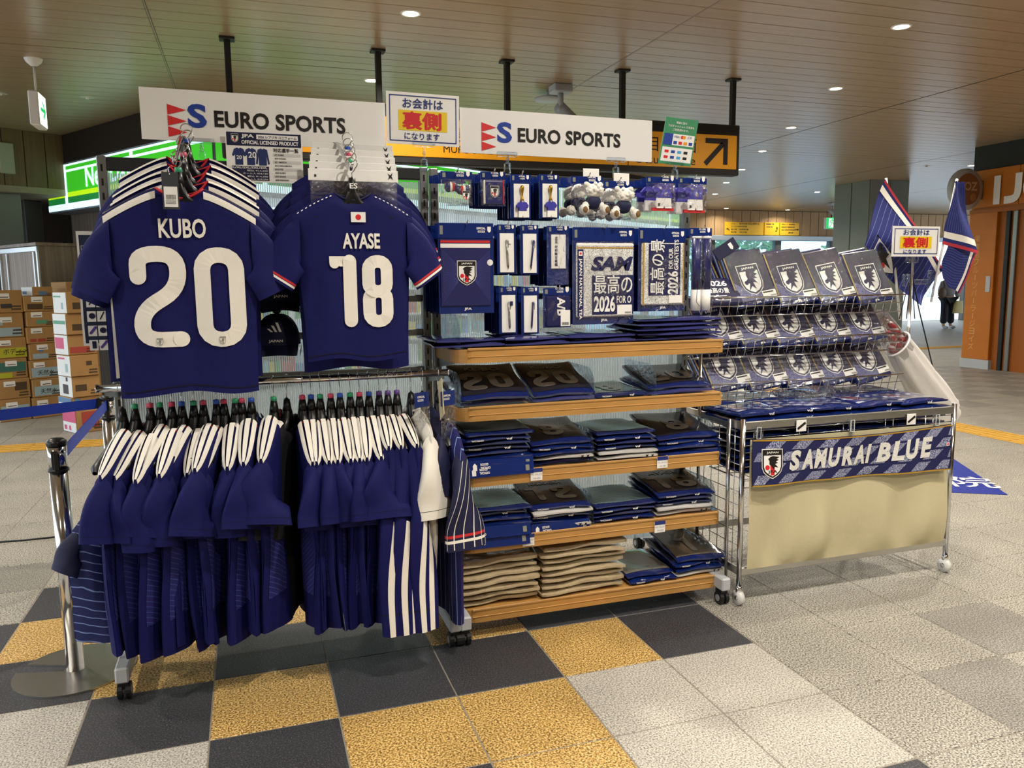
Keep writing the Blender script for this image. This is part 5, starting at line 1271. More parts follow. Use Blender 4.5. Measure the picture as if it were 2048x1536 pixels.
# 7-8 kit cushions
for k, (x0, y0, x1, y1) in enumerate(((1293, 354, 1351, 420), (1357, 356, 1413, 424))):
    l, w_, h = px_box(x0, y0, x1, y1); peg(l.x, l.z-.008)
    t = base_packet('mini_kit_packet', 'clear packet with a small blue shirt and white shorts, %s of the two' % ('left', 'right')[k], 'packet', 'mini kit packets', l, w_, h, .026, th=.03, frame_=False)
    q = MB(); kit(q, FRONT(.008, -.004, -h+.006), .105, h-.034, 0, 1); q.build('mini_kit', [m_purple, m_white], t)
    q = MB(); q.stroke([(.012+.004*math.cos(a*PI/6), -.072+.006*math.sin(a*PI/6)) for a in range(12)], FRONT(0, -.0185, 0), .0018, 0, 0, closed=True); q.rect(FRONT(0, -.0175, 0), -.022, -.013, -h+.014, -h+.026, .0006, 1); q.build('kit_print', [m_gold, m_ink], t)
    q = MB(); q.box(-.045, .055, -.012, -.002, -h-.004, -h+.008); q.build('red_base', m_redc, t)
    stack_behind(t, 3, 'blue headed mini kit packet in the %s mini kit row' % ('left', 'right')[k], 'packet', .05, w_, h, .026, 'mini kit packets', back=False)
    for i in range(2):
        b = thing('mini_kit_packet', 'small kit packet hidden %s behind the %s front mini kit' % (('partly', 'mostly')[i], ('left', 'right')[k]), 'packet', l+Vector((-.01, .07*(i+1), -.004)), 0, 'mini kit packets')
        q = MB(); kit(q, FRONT(.0, -.004, -h+.006), .105, h-.034, 0, 1); q.build('mini_kit', [m_purple, m_white], b)

# 9 clear file
l, w_, h = px_box(874, 446, 988, 627, .48); peg(l.x, l.z-.01, .45)
t = base_packet('clear_file_packet', 'large blue packet with crested navy clear file, left of the second hook row', 'packet', 'second hook row packets', l, w_, h, .058, film=False)
f_ = FRONT(0, -.004, 0)
q = MB(); q.rbox(-w_/2+.008, w_/2-.014, -.004, .0, -h+.03, -.062, .001); q.build('file', m_navyp, t)
q = MB(); q.rect(f_, -w_/2+.009, w_/2-.015, -.075, -.066, .001, 1); q.rect(f_, -w_/2+.009, w_/2-.015, -.094, -.078, .001, 0); q.disc(f_, w_/2-.016, -.15, .012, .001, 0)
cx, cz = .0, -h*.55
for i in range(46):
    a = -PI*.42+PI*.84*i/45
    for sx in (-1, 1):
        x1 = sx*(w_/2-.016); L_ = abs(x1)/math.cos(a); z1 = cz+L_*math.sin(a)*.9
        if -h+.034 < z1 < -.098: q.stroke([(sx*.035, cz+.02*math.sin(a)*2.2), (x1, z1)], f_, .0007, .0012, 2, caps=False)
q.text('JFA', f_, -.012, -h+.011, w=.03, h=.012, d=.002, m=0, bold=.03); q.build('file_print', [m_white, m_redc, mat('file_line', '#5a5fb0', .4)], t)
q = MB(); crest(q, FRONT(0, -.0055, cz-.045), 0, 0, .09, .001, 0, 1, 2); q.build('crest', [m_ink, m_white, m_red], t)
stack_behind(t, 4, 'blue clear file packet', 'packet', .05, w_, h, .058, 'second hook row packets')
# pens and strap
def pen(q, x, z0, z1, y, m0, m1, lean=0):
    q.cyl((x+lean, y, z1), (x, y, z0+.012), .0035, 8, m0); q.cyl((x, y, z0+.012), (x, y, z0), .0035, 8, m1, r1=.0008); q.cyl((x+lean*.9+.004, y-.004, z1-.004), (x+lean*.9+.004, y-.004, z1-.03), .0012, 6, m1)
for k, (x0, y0, x1, y1, row) in enumerate(((993, 449, 1032, 548, 'upper left'), (1040, 450, 1077, 549, 'upper right'), (997, 573, 1035, 668, 'lower left'), (1042, 574, 1078, 668, 'lower right'))):
    l, w_, h = px_box(x0, y0, x1, y1, .49); peg(l.x, l.z-.008, .46)
    t = base_packet('pen_packet', 'narrow blue packet with a pen on white card, %s of four' % row, 'packet', 'pen packets', l, w_, h, .028, film=False)
    q = MB(); q.rbox(-w_*.36, w_*.38, -.003, .0005, -h+.006, -.034, .0008); q.build('insert_card', m_white, t)
    q = MB(); pen(q, .004, -h+.02, -.06, -.008, 0, 1, (-.006, .012, -.004, .006)[k]); q.build('pen', [(m_steel, m_navyp, m_steel, m_navyp)[k], m_ink], t, True)
    q = MB(); q.rbox(.006, .018, -.007, -.004, -.075, -.058, .001); q.build('charm', (m_white, m_acry, m_navyp, m_acry)[k], t)
    stack_behind(t, 4, 'narrow blue pen packet in the %s pen row' % row, 'packet', .045, w_, h, .028, 'pen packets', white=(k in (0, 1)))
l, w_, h = px_box(1094, 452, 1138, 570, .49); peg(l.x, l.z-.008, .46)
t = base_packet('strap_packet', 'narrow blue packet with white strap and dark characters', 'packet', 'second hook row packets', l, w_, h, .028)
q = MB(); q.rbox(-w_*.32, w_*.34, -.003, .0005, -h*.72, -.034, .0008); q.build('insert_card', m_white, t)
q = MB(); f_ = frame((-.01, -.0042, -h*.68), (0, 0, 1), (-1, 0, 0)); q.text('最高の景色を 2026', f_, 0, -.006, w=h*.5, h=.012, bold=.03); q.build('lettering', m_tnavy, t)
stack_behind(t, 4, 'narrow blue strap packet', 'packet', .045, w_, h, .028, 'second hook row packets')
l, w_, h = px_box(1086, 576, 1142, 655, .49); peg(l.x, l.z-.008, .46)
t = base_packet('mini_towel_packet', 'small packet with folded navy towel and white letters under the strap', 'packet', 'second hook row packets', l, w_, h, .03)
q = MB(); q.rbox(-w_*.42, w_*.44, -.012, .0, -h+.004, -.033, .004); q.build('towel', m_tnavy, t)
q = MB(); f_ = frame((.0, -.0132, -.036), (0, 0, -1), (1, 0, 0)); q.text('A/B', f_, 0, -.005, w=.075, h=.035, bold=.03); q.rect(FRONT(0, -.0135, 0), .01, w_*.42, -h+.006, -h+.07, .001, 0)
for i in range(10): q.rect(FRONT(0, -.0135, 0), .016+i*.003, .0175+i*.003, -h+.01, -h+.022, .002, 1)
q.build('lettering', [m_white, m_ink], t)
# 13 samurai towel
l, w_, h = px_box(1147, 455, 1268, 648, .48); peg(l.x, l.z-.01, .45)
t = base_packet('towel_packet', 'large packet with folded white towel reading SAM and 2026', 'packet', 'second hook row packets', l, w_, h, .055, th=.016)
x0, x1 = -w_/2+.012, w_/2-.006; z0, z1 = -h+.03, -.062
q = MB(); q.rbox(x0, x1, -.012, .0, z0, z1, .005); q.build('towel', m_terryg, t)
f_ = FRONT(0, -.0135, 0); q = MB()
q.rect(f_, x0+.002, x1-.002, z1-.012, z1-.004, 0, 0); q.rect(f_, x0+.002, x1-.002, z1-.022, z1-.017, 0, 2); q.rect(f_, x0+.004, x0+.03, z0+.004, z1-.026, 0, 1)
fv = frame((x0+.008, -.0142, z1-.062), (0, 0, -1), (1, 0, 0)); q.text('JAPAN NATIONAL TEA', fv, 0, 0, w=.245, h=.016, m=0, bold=.02)
q.rect(f_, x0+.009, x0+.025, z1-.052, z1-.034, .0008, 0); q.disc(f_, x0+.017, z1-.043, .005, .0012, 3)
q.text('SAM', f_, x0+.062, z1-.112, w=x1-x0-.066, h=.058, d=.0005, m=1, bold=.05, shear=.25)
q.rect(f_, x0+.068, x1-.002, z0+.01, z1-.13, 0, 1)
q.text('最高の', f_, x0+.076, z0+.095, w=x1-x0-.084, h=.075, d=.0008, m=0, bold=.016); q.text('2026', f_, x0+.076, z0+.02, w=.095, h=.066, d=.0008, m=0, bold=.03); q.text('FOR O', f_, x0+.178, z0+.055, w=x1-x0-.19, h=.03, d=.0008, m=0, bold=.02)
q.rect(f_, x1-.075, x1-.008, z0+.008, z0+.048, .0012, 0)
for i in range(12): q.rect(f_, x1-.04+i*.0024, x1-.0388+i*.0024, z0+.012, z0+.02, .0016, 4)
q.text('JFA', FRONT(0, -.004, 0), -.014, -h+.009, w=.03, h=.013, d=.002, m=0, bold=.03)
q.build('towel_print', [m_white, m_tnavy, m_gold, m_red, m_ink], t)
stack_behind(t, 3, 'large blue towel packet', 'packet', .055, w_, h, .055, 'second hook row packets')
# 14 second towel
l, w_, h = px_box(1279, 456, 1371, 622, .48); peg(l.x, l.z-.01, .45)
t = base_packet('towel_packet', 'packet with folded gold edged towel, characters running upwards', 'packet', 'second hook row packets', l, w_, h, .058, th=.016)
x0, x1 = -w_/2+.012, w_/2-.01; z0, z1 = -h+.026, -.062
q = MB(); q.rbox(x0, x1, -.012, 0, z0, z1, .005); q.build('towel', m_terryg, t)
f_ = FRONT(0, -.0135, 0); q = MB()
q.rect(f_, x0+.003, x0+.010, z0, z1, 0, 2); q.rect(f_, x1-.009, x1-.004, z0, z1, 0, 2); q.rect(f_, x0+.03, x1-.022, z0+.04, z1-.004, 0, 1)
fv = frame((x0+.098, -.0146, z0+.045), (0, 0, 1), (-1, 0, 0)); q.text('最高の景', fv, 0, -.004, w=.225, h=.065, m=0, bold=.016)
fv = frame((x1-.032, -.0146, z0+.045), (0, 0, 1), (-1, 0, 0)); q.text('2026', fv, 0, -.0, w=.095, h=.05, m=0, bold=.03); q.text('FOR OUR', fv, .105, .026, w=.085, h=.02, m=0, bold=.02); q.text('GREATESTS', fv, .1, .0, w=.125, h=.02, m=0, bold=.02)
q.rect(f_, x1-.075, x1-.012, z0+.008, z0+.04, .0012, 0); q.text('JFA', FRONT(0, -.004, 0), -.012, -h+.007, w=.03, h=.013, d=.002, m=0, bold=.03)
q.build('towel_print', [m_white, m_tnavy, m_gold], t)
stack_behind(t, 3, 'blue packet with gold edged towel', 'packet', .055, w_, h, .058, 'second hook row packets')
# 15 cheering sticks
l, w_, h = px_box(1380, 456, 1422, 626, .48); peg(l.x, l.z-.01, .45)
t = base_packet('cheer_stick_packet', 'tall clear packet with navy and white cheering sticks at the right end', 'packet', 'second hook row packets', l, w_, h, .032, th=.03, frame_=False)
q = MB()
for x in (-.026, .022):
    q.cyl((x, -.014, -h+.1), (x, -.014, -.045), .02, 14, 0); q.cyl((x, -.014, -h+.012), (x, -.014, -h+.1), .021, 14, 1); q.cyl((x, -.014, -.045), (x, -.014, -.036), .0205, 14, 1)
q.build('sticks', [m_navyp, m_white], t, True)
q = MB(); q.tube([(.03, -.037, -.05), (.01, -.038, -.12), (.03, -.038, -.15)], .0012, 5); q.tube([(-.03, -.037, -h+.14), (-.036, -.038, -h+.05), (-.02, -.038, -h+.03)], .0012, 5); q.build('cords', m_ink, t)
stack_behind(t, 2, 'tall clear cheering stick packet', 'packet', .06, w_, h, .032, 'second hook row packets', back=False)

# ------------------------------------------------------------------ flat packets on the shelves
m_pouch = mat('pouch_blue', '#0f2260', .14, coat=.9, bump=(10, .6)); m_garm = mat('bagged_navy', '#23242e', .16, coat=.8, bump=(10, .5)); m_num = mat('bagged_number', '#8b857c', .2, coat=.8, bump=(10, .5))
m_wpouch = mat('pouch_white', '#c9c6c2', .16, coat=.8, bump=(10, .4)); m_beige = mat('bagged_beige', '#b8a685', .10, coat=1.0, bump=(24, 1.0)); m_clearj = mat('bagged_blue', '#3c3f7c', .15, coat=.8, bump=(10, .6))
m_meshj = lined('bagged_mesh', '#2b3a44', '#7d959c', 90, .3, .2, vec=(.5, 1, 0))
m_garml = mat('bagged_grey', '#6f6658', .18, coat=.8, bump=(10, .5)); m_garmp = mat('bagged_pattern', '#1b2233', .14, coat=.9, bump=(14, .8))
def pillow(w_, d, th, seed, wav=.004):
    rr = random.Random(seed); p1, p2, p3 = (rr.uniform(0, 6) for _ in range(3))
    def fn(sd):
        def g(a, b):
            x = -w_/2+w_*a; y = d*b; e = min(a, 1-a)*w_; f = min(b, 1-b)*d; m_ = min(e, f)
            k = .38+.62*math.sqrt(min(1, m_/.03)); z = th/2+sd*th/2*k*(.8+.2*math.sin(6*a+p1)*math.sin(5*b+p2))
            z += wav*math.sin(5*a+p3)*math.sin(4*b+p1)*(1 if sd > 0 else .3)+(wav-.004)*math.sin(13*a+p2+3*b)*.5
            return (x+.004*math.sin(9*b+p2)*(1 if a in (0, 1) else 0), y+.004*math.sin(8*a+p3)*(1 if b in (0, 1) else 0), max(z, .0008 if sd < 0 else .002))
        return g
    return fn
def flat_pack_meshes(kind, w_=.272, d=.30, th=.022, seed=0):
    fn = pillow(w_, d, th, seed, .008 if kind == 'beige' else .004); q = MB()
    q.grid(lambda a, b: fn(1)(a, b), 16, 14); q.grid(lambda a, b: fn(-1)(1-a, b), 16, 14)
    ring = [(i/16, 0) for i in range(16)]+[(1, i/14) for i in range(14)]+[(1-i/16, 1) for i in range(16)]+[(0, 1-i/14) for i in range(14)]
    nr = len(ring); q.add([fn(1)(*c) for c in ring]+[fn(-1)(*c) for c in ring], [(i, nr+i, nr+(i+1) % nr, (i+1) % nr) for i in range(nr)])
    edge = {'blue': m_pouch, 'head': m_pouch, 'white': m_wpouch, 'beige': m_beige, 'clear': m_clearj, 'mesh': m_pouch, 'grey': m_pouch}[kind]
    out = [('pouch', q.mesh('pouch', edge, True))]
    top = lambda a, b, dd=0: Vector((-w_/2+w_*a, d*b, fn(1)(a, b)[2]+.0012+dd))
    if kind in ('blue', 'head', 'grey', 'mesh', 'white', 'clear'):
        q = MB(); q.grid(lambda a, b: top(.03+.94*a, .09+.87*b), 14, 12)
        out.append(('garment', q.mesh('garment', {'mesh': m_meshj, 'grey': m_garml, 'clear': m_clearj}.get(kind, m_garm), True)))
    fr = lambda a, b, dd=0: Vector((a, -.003-dd-.0015*0, b)); q = MB()
    topf = lambda x, y, dd=0: top(x/w_+.5, y/d, dd)
    if kind in ('blue', 'mesh', 'grey'):
        q.text('JFA', lambda a, b, dd=0: Vector((a, -.0045, b)), .03, th*.32, w=.026, h=th*.45, flip=True, bold=.03)
        q.text('OFFICIAL', lambda a, b, dd=0: Vector((a, -.0045, b)), -.11, th*.35, w=.05, h=th*.3, flip=True, bold=.03)
    if kind == 'white':
        for x in (.075, .1): q.poly([(x, th*.3), (x+.004, th*.55), (x, th*.8), (x+.008, th*.65), (x+.014, th*.85), (x+.01, th*.3)], lambda a, b, dd=0: Vector((a, -.0045, b)), 0, 1)
    if q.f and seed % 7 == 0: out.append(('lettering', q.mesh('lettering', [m_white, m_ink])))
    if kind == 'head':
        q = MB(); hfn = lambda a, b, dd=0: Vector((a, -.012-.02*b-dd, th*.75-.05+.05*b)) if False else Vector((a, -.016+.012*b/.045-dd, th*.55-.045+b))
        q.grid(lambda a, b: hfn(-w_/2+.004+(w_-.008)*a, .045*b), 6, 3); out.append(('header_card', q.mesh('header_card', m_blue)))
        q = MB(); h2 = lambda a, b, dd=0: hfn(a, b, .002); q.text('OFFICIAL', h2, -.085, .012, w=.04, h=.009, flip=True, bold=.035); q.text('GOODS', h2, -.085, .025, w=.032, h=.009, flip=True, bold=.035)
        q.poly([(-.115+x*.016, .008+y*.028) for x, y in ((.5, 1), (1, .7), (1, 0), (0, 0), (0, .7))], h2, 0, 0); q.rect(h2, .1, .115, .012, .034, 0, 1)
        out.append(('header_print', q.mesh('header_print', [m_white, m_holo])))
    return out, topf
KM = {}
for i, kd in enumerate(('blue', 'head', 'white', 'clear', 'mesh', 'grey')):
    KM[kd] = [flat_pack_meshes(kd, seed=i*7+j) for j in range(2)]
KM['beige'] = [flat_pack_meshes('beige', w_=.35, d=.31, th=.03, seed=90+j) for j in range(3)]
NUMM = {}
def place_pack(kd, var, loc, rz, label, group, number=None, name=None, sx=1.0):
    ms, topf = KM[kd][var % len(KM[kd])]
    t = thing('garment_packet', label, 'packet', loc, rz, group); t.scale = (sx, 1, 1)
    for n, me in ms: obj(n, me, t)
    if number:
        key = (kd, var, number, name)
        if key not in NUMM:
            q = MB(); f2 = lambda a, b, dd=0: topf(a, b, .0022); n = len(number); wd = .10; x = -wd*n/2-.01*(n-1)
            for ch in number: glyph(q, ch, f2, x, .06, wd*.92, .14, .032, 0, 0); x += wd+.012
            if name: q.text(name, f2, -.075, .225, w=.15, h=.032, bold=.04)
            NUMM[key] = q.mesh('number_print', m_num)
        obj('number_print', NUMM[key], t)
    return t
SHN = ['top', 'second', 'third', 'fourth', 'bottom']
def stack(si, px0, px1, kinds, col, nums=None, top_name=None, y0=.425, thk=.0195, tilt=0.0):
    z = SHZ[si]+.002; zc = SHZ[si]
    a = at(px0, 0, 'y', y0); pz = zc
    def xat(px):           # x on the shelf front at this pixel column
        lo, hi = 1.0, 3.0
        for _ in range(40):
            m_ = (lo+hi)/2; dv = Vector((m_, y0, zc))-CAM; u = 1024+FPX*dv.dot(CR)/dv.dot(CF)
            if u < px: lo = m_
            else: hi = m_
        return lo
    xa, xb = xat(px0), xat(px1); xc = (xa+xb)/2; base_w = .272 if kinds[0] != 'beige' else .35
    n = len(kinds); rr = random.Random(si*10+int(px0))
    global px
    for k, kd in enumerate(kinds):
        th = {'beige': .0265}.get(kd, thk)
        pos = 'topmost' if k == n-1 and n > 1 else ('lowest' if k == 0 and n > 1 else ('only one' if n == 1 else '%s from below' % ORD[k]))
        what = {'blue': 'blue edged jersey packet', 'head': 'blue headed jersey packet', 'white': 'white edged jersey packet', 'clear': 'clear bagged blue jersey', 'mesh': 'packet with mesh patterned jersey', 'grey': 'blue edged packet with grey garment', 'beige': 'clear bagged beige shirt'}[kd]
        nm = (nums, top_name) if (k == n-1 and nums) else (None, None)
        place_pack(kd, k+int(px0), (xc+rr.uniform(-.006, .006), y0+rr.uniform(-.014, .012)-(.01 if kd == 'head' else 0), z), rr.uniform(-.055, .055), '%s on the %s shelf, %s of the %s stack' % (what, SHN[si], pos, col), 'bagged garments on the shelves', nm[0], nm[1], (xb-xa)/base_w).rotation_euler.x = math.radians(tilt)*min(1, .45+.55*k/max(1, n-1))
        z += th
def px(x): return x
stack(0, 872, 1010, ['clear', 'clear'], 'first', y0=.43)
stack(0, 1012, 1138, ['clear', 'clear'], 'second', '1', y0=.43)
stack(0, 1138, 1272, ['clear', 'clear'], 'third', '11', y0=.43)
stack(0, 1278, 1440, ['clear', 'clear', 'clear', 'clear', 'clear'], 'fourth', '1', y0=.43)
stack(1, 926, 1063, ['clear', 'blue'], 'first', '20', 'KUBO', tilt=20)
stack(1, 1066, 1188, ['clear', 'blue'], 'second', '20', 'KUBO', tilt=19)
stack(1, 1192, 1300, ['blue'], 'third', '8', tilt=6)
stack(1, 1302, 1425, ['clear', 'blue'], 'fourth', '20', tilt=12)
stack(2, 928, 1063, ['head', 'head', 'head', 'blue', 'blue', 'blue', 'blue', 'mesh'], 'first', tilt=4)
stack(2, 1067, 1187, ['blue', 'white', 'blue', 'blue', 'blue'], 'second', '8', tilt=10)
stack(2, 1196, 1312, ['white', 'white', 'blue', 'blue', 'blue', 'mesh'], 'third')
stack(2, 1320, 1440, ['head', 'blue', 'blue', 'blue'], 'fourth', '8', tilt=11)
stack(3, 922, 1058, ['head', 'head', 'head', 'blue', 'blue', 'mesh'], 'first')
stack(3, 1062, 1182, ['white', 'head', 'blue', 'white', 'blue'], 'second', '12', 'NAKAMURA', tilt=8)
stack(3, 1190, 1312, ['blue', 'blue', 'blue', 'mesh'], 'third')
stack(3, 1316, 1425, ['white', 'white', 'blue', 'blue', 'blue'], 'fourth', '18', 'AYASE', tilt=8)
stack(4, 918, 1078, ['beige']*7, 'first')
stack(4, 1085, 1248, ['beige']*8, 'second')
stack(4, 1258, 1352, ['blue', 'grey'], 'third')
stack(4, 1356, 1450, ['white', 'blue', 'blue', 'grey'], 'fourth', '1', tilt=8)
# ------------------------------------------------------------------ chrome wire basket rack
WX0, WX1, WF, WB, WT = 2.556, 3.716, .335, .95, .812
wr = thing('wire_rack', 'chrome wire basket rack on casters with cream cloth front', 'rack', (3.13, .65, 0))
m_wheelw = mat('clear_wheel', '#d8d8d4', .25, coat=.4)
for x in (WX0, WX1):
    for y in (WF, WB):
        q = MB(); q.cyl((x, y, .075), (x, y, WT+.012 if y == WF else 1.36), .0115, 14); q.build('post', m_chrome, wr, True, world=True)
        q = MB(); q.cyl((x-.012, y, .0325), (x+.012, y, .0325), .032, 18, 0); q.cyl((x-.014, y, .0325), (x+.014, y, .0325), .012, 10, 1); q.cyl((x, y, .06), (x, y, .085), .014, 12, 1); q.build('caster', [m_wheelw, m_chrome], wr, True, world=True)
q = MB(); q.cyl((WX0-.02, WF+.07, .09), (WX0-.02, WF+.07, WT+.005), .007, 10); q.build('side_post', m_chrome, wr, True, world=True)
def bar(name, p0, p1, hz=.018, hy=.006, m=None):
    q = MB(); p0 = Vector(p0); p1 = Vector(p1); d = (p1-p0)
    if abs(d.x) > abs(d.y): q.rbox(p0.x, p1.x, p0.y-hy, p0.y+hy, p0.z-hz, p0.z+hz, .003)
    else: q.rbox(p0.x-hy, p0.x+hy, p0.y, p1.y, p0.z-hz, p0.z+hz, .003)
    q.build(name, m or m_steel, wr, world=True)
for y in (WF, WB):
    bar('rail', (WX0, y, WT-.018), (WX1, y, WT-.018)); bar('rail', (WX0, y, .15), (WX1, y, .15))
for x in (WX0, WX1): bar('rail', (x, WF, WT-.018), (x, WB, WT-.018)); bar('rail', (x, WF, .15), (x, WB, .15))
def wires(name, lines, r=.0021, parent=wr):
    q = MB()
    for l in lines: q.tube(l, r, 5)
    q.build(name, m_chrome, parent, True, world=True)
L = []
zs = [.52+.031*k for k in range(9)]
for z in zs: L.append([(WX0, WF+.006, z), (WX1, WF+.006, z)])
for x in [WX0+.06+k*.235+d for k in range(5) for d in (0, .045)]: L.append([(x, WF+.008, .18), (x, WF+.008, WT-.02)])
wires('wire_front', L)
L = []
for z in [.2+.06*k for k in range(11)]: L.append([(WX0+.004, WF, z), (WX0+.004, WB, z)])
for y in [WF+.06*k for k in range(1, 11)]: L.append([(WX0+.002, y, .16), (WX0+.002, y, WT-.02)])
wires('wire_side', L)
L = []
for x in [WX0+.05*k for k in range(24)]: L.append([(x, WF, .565), (x, WB, .565)])
for y in [WF+.12*k for k in range(6)]: L.append([(WX0, y, .56), (WX1, y, .56)])
wires('wire_floor', L)
# tiers
TIER = [(.65, .93), (.66, 1.135), (.66, 1.33)]
for k, (yf, zt) in enumerate(TIER):
    L = [[(WX0-.02, yf, zt), (WX1, yf, zt)], [(WX0-.02, yf+.01, zt-.04), (WX1, yf+.01, zt-.04)], [(WX0-.02, yf+.022, zt-.085), (WX1, yf+.022, zt-.085)]]
    L += [[(x, yf, zt), (x, yf+.022, zt-.085), (x, WB+.02, zt-.11)] for x in [WX0+.047*j for j in range(25)]]
    L += [[(WX0, y, zt-.088), (WX1, y, zt-.088)] for y in (.75, .84, .93)]
    L += [[(x, yf, zt), (x, WB+.02, zt)] for x in (WX0, WX1)]
    wires('tier_basket', L)
    q = MB(); q.tube([(WX0-.02, yf, zt), (WX1, yf, zt)], .0042, 8); q.build('tier_rim', m_chrome, wr, True, world=True)
# cream cloth, gathered towards the bottom
def cl(a, b):
    x = 2.585+1.098*a; z = .735-.575*b
    g = sum(math.exp(-((a-c)/s)**2)*m_ for c, s, m_ in ((.34, .05, 1), (.42, .06, -.8), (.66, .05, 1), (.74, .06, -.7), (.9, .05, .6), (.12, .06, -.6), (.2, .05, .5)))
    y = WF-.012-(.026*g+.008*math.sin(11*a+5*b)+.012)*sm((b-.3)*1.6)*(1-b**8)-.007*math.sin(46*a)*b**4*(1-b**14)
    return (x, y, z)
q = MB(); q.grid(cl, 90, 30); q.build('cream_cloth', m_cream, wr, True, world=True)
# banner towel
bt = thing('banner_towel', 'navy towel banner reading SAMURAI BLUE clipped across the wire rack', 'towel', (3.12, .305, .53))
BX0, BX1 = 2.578, 3.664
def bf(a, b, d=0.0):
    """a in metres along the banner, b in metres up"""
    u = a/(BX1-BX0); z = .537-.018*u+b*(1+.0*u)-.022*math.sin(PI*u)*b/.2*.8+.012*u*u*b/.2
    y = .298-d-.010*math.sin(7.5*u+1)*(1-.7*b/.2)-.006*math.sin(19*u)*(1-b/.2)
    return Vector((BX0+a, y, z))
BW, BH = BX1-BX0, .205
q = MB(); q.grid(lambda u, v: bf(u*BW, v*BH), 60, 6); q.grid(lambda u, v: bf((1-u)*BW, v*BH, -.004), 60, 6); q.build('cloth', m_tnavy, bt, True, world=True)
q = MB()
for r in range(4):
    for c in range(8):
        a = c*.145+(.07 if r % 2 else .0)-.02; b = .008+r*.05; pts = [(a, b), (a+.075, b), (a+.12, b+.04), (a+.045, b+.04)]
        pts = [(min(max(x, .004), BW-.004), y) for x, y in pts]
        for i in range(4):
            l0 = [(pts[0][0]+(pts[1][0]-pts[0][0])*k_, pts[0][1]) for k_ in (i/4, (i+1)/4)]; l1 = [(pts[3][0]+(pts[2][0]-pts[3][0])*k_, pts[3][1]) for k_ in (i/4, (i+1)/4)]
            q.poly([l0[0], l0[1], l1[1], l1[0]], bf, .0015, 0)
for i in range(40): q.poly([(BW*i/40, .0), (BW*(i+1)/40, .0), (BW*(i+1)/40, .006), (BW*i/40, .006)], bf, .002, 1); q.poly([(BW*i/40, .197), (BW*(i+1)/40, .197), (BW*(i+1)/40, .203), (BW*i/40, .203)], bf, .002, 1)
q.build('woven_pattern', [speckle('towel_speckle', ('#20225c', '#6a6f9c', '#c9cbd6'), 320, .9), m_gold], bt, world=True)
q = MB()
x = .185
for wd, s_ in ((.475, 'SAMURAI'), (.31, 'BLUE')):
    n = len(s_)
    for i, ch in enumerate(s_):
        cw = wd/n*(.45 if ch == 'I' else 1.08 if ch in 'MU' else 1.0); q.text(ch, bf, x, .060+.012*(x-.2), w=cw*.92, h=.094, d=.003, m=0, bold=.05, shear=.18); x += cw
    x += .03
q.rect(bf, BW-.03, BW-.012, .11, .125, .003, 0); q.disc(bf, BW-.021, .1175, .005, .0035, 1)
q.build('lettering', [m_terry, m_red], bt, world=True)
q = MB(); crest(q, bf, .095, .035, .125, .003, 0, 1, 2); q.build('crest', [m_ink, m_white, m_red], bt, world=True)
for k, (px_, py_) in enumerate(((1516, 868), (1703, 853), (1873, 842))):
    p = at(px_, py_, 'y', .318)
    t = thing('plastic_clip', 'clear plastic clip holding the towel banner, %s one' % ('left', 'middle', 'right')[k], 'clip', p, group='clear clips on the banner')
    q = MB(); q.rbox(-.014, .014, -.006, .006, -.03, .035, .004); q.ball((0, 0, -.036), .009, 8); q.rbox(-.035, .035, -.012, .004, -.056, -.044, .004); q.build('clip_body', m_acry, t)
    q = MB(); q.tube([(-.01, -.007, .03), (.01, -.007, .03), (.01, -.007, -.02), (-.01, -.007, -.02)], .0015, 5, closed=True); q.build('clip_rim', m_white, t)
for k, (px_, py_) in enumerate(((1603, 852), (1823, 839))):
    p = at(px_, py_, 'y', .322)
    t = thing('size_tag', 'small white tag with black diagonal strip on the chrome rail, %s one' % ('left', 'right')[k], 'tag', p, group='small tags on the rail')
    q = MB(); q.rbox(-.026, .026, 0, .002, -.024, .026, .0008); q.build('card', m_white, t); q = MB(); q.stroke([(-.02, -.012), (.02, .014)], FRONT(0, -.0012, 0), .011, 0, 0, caps=False); q.build('strip', m_ink, t)

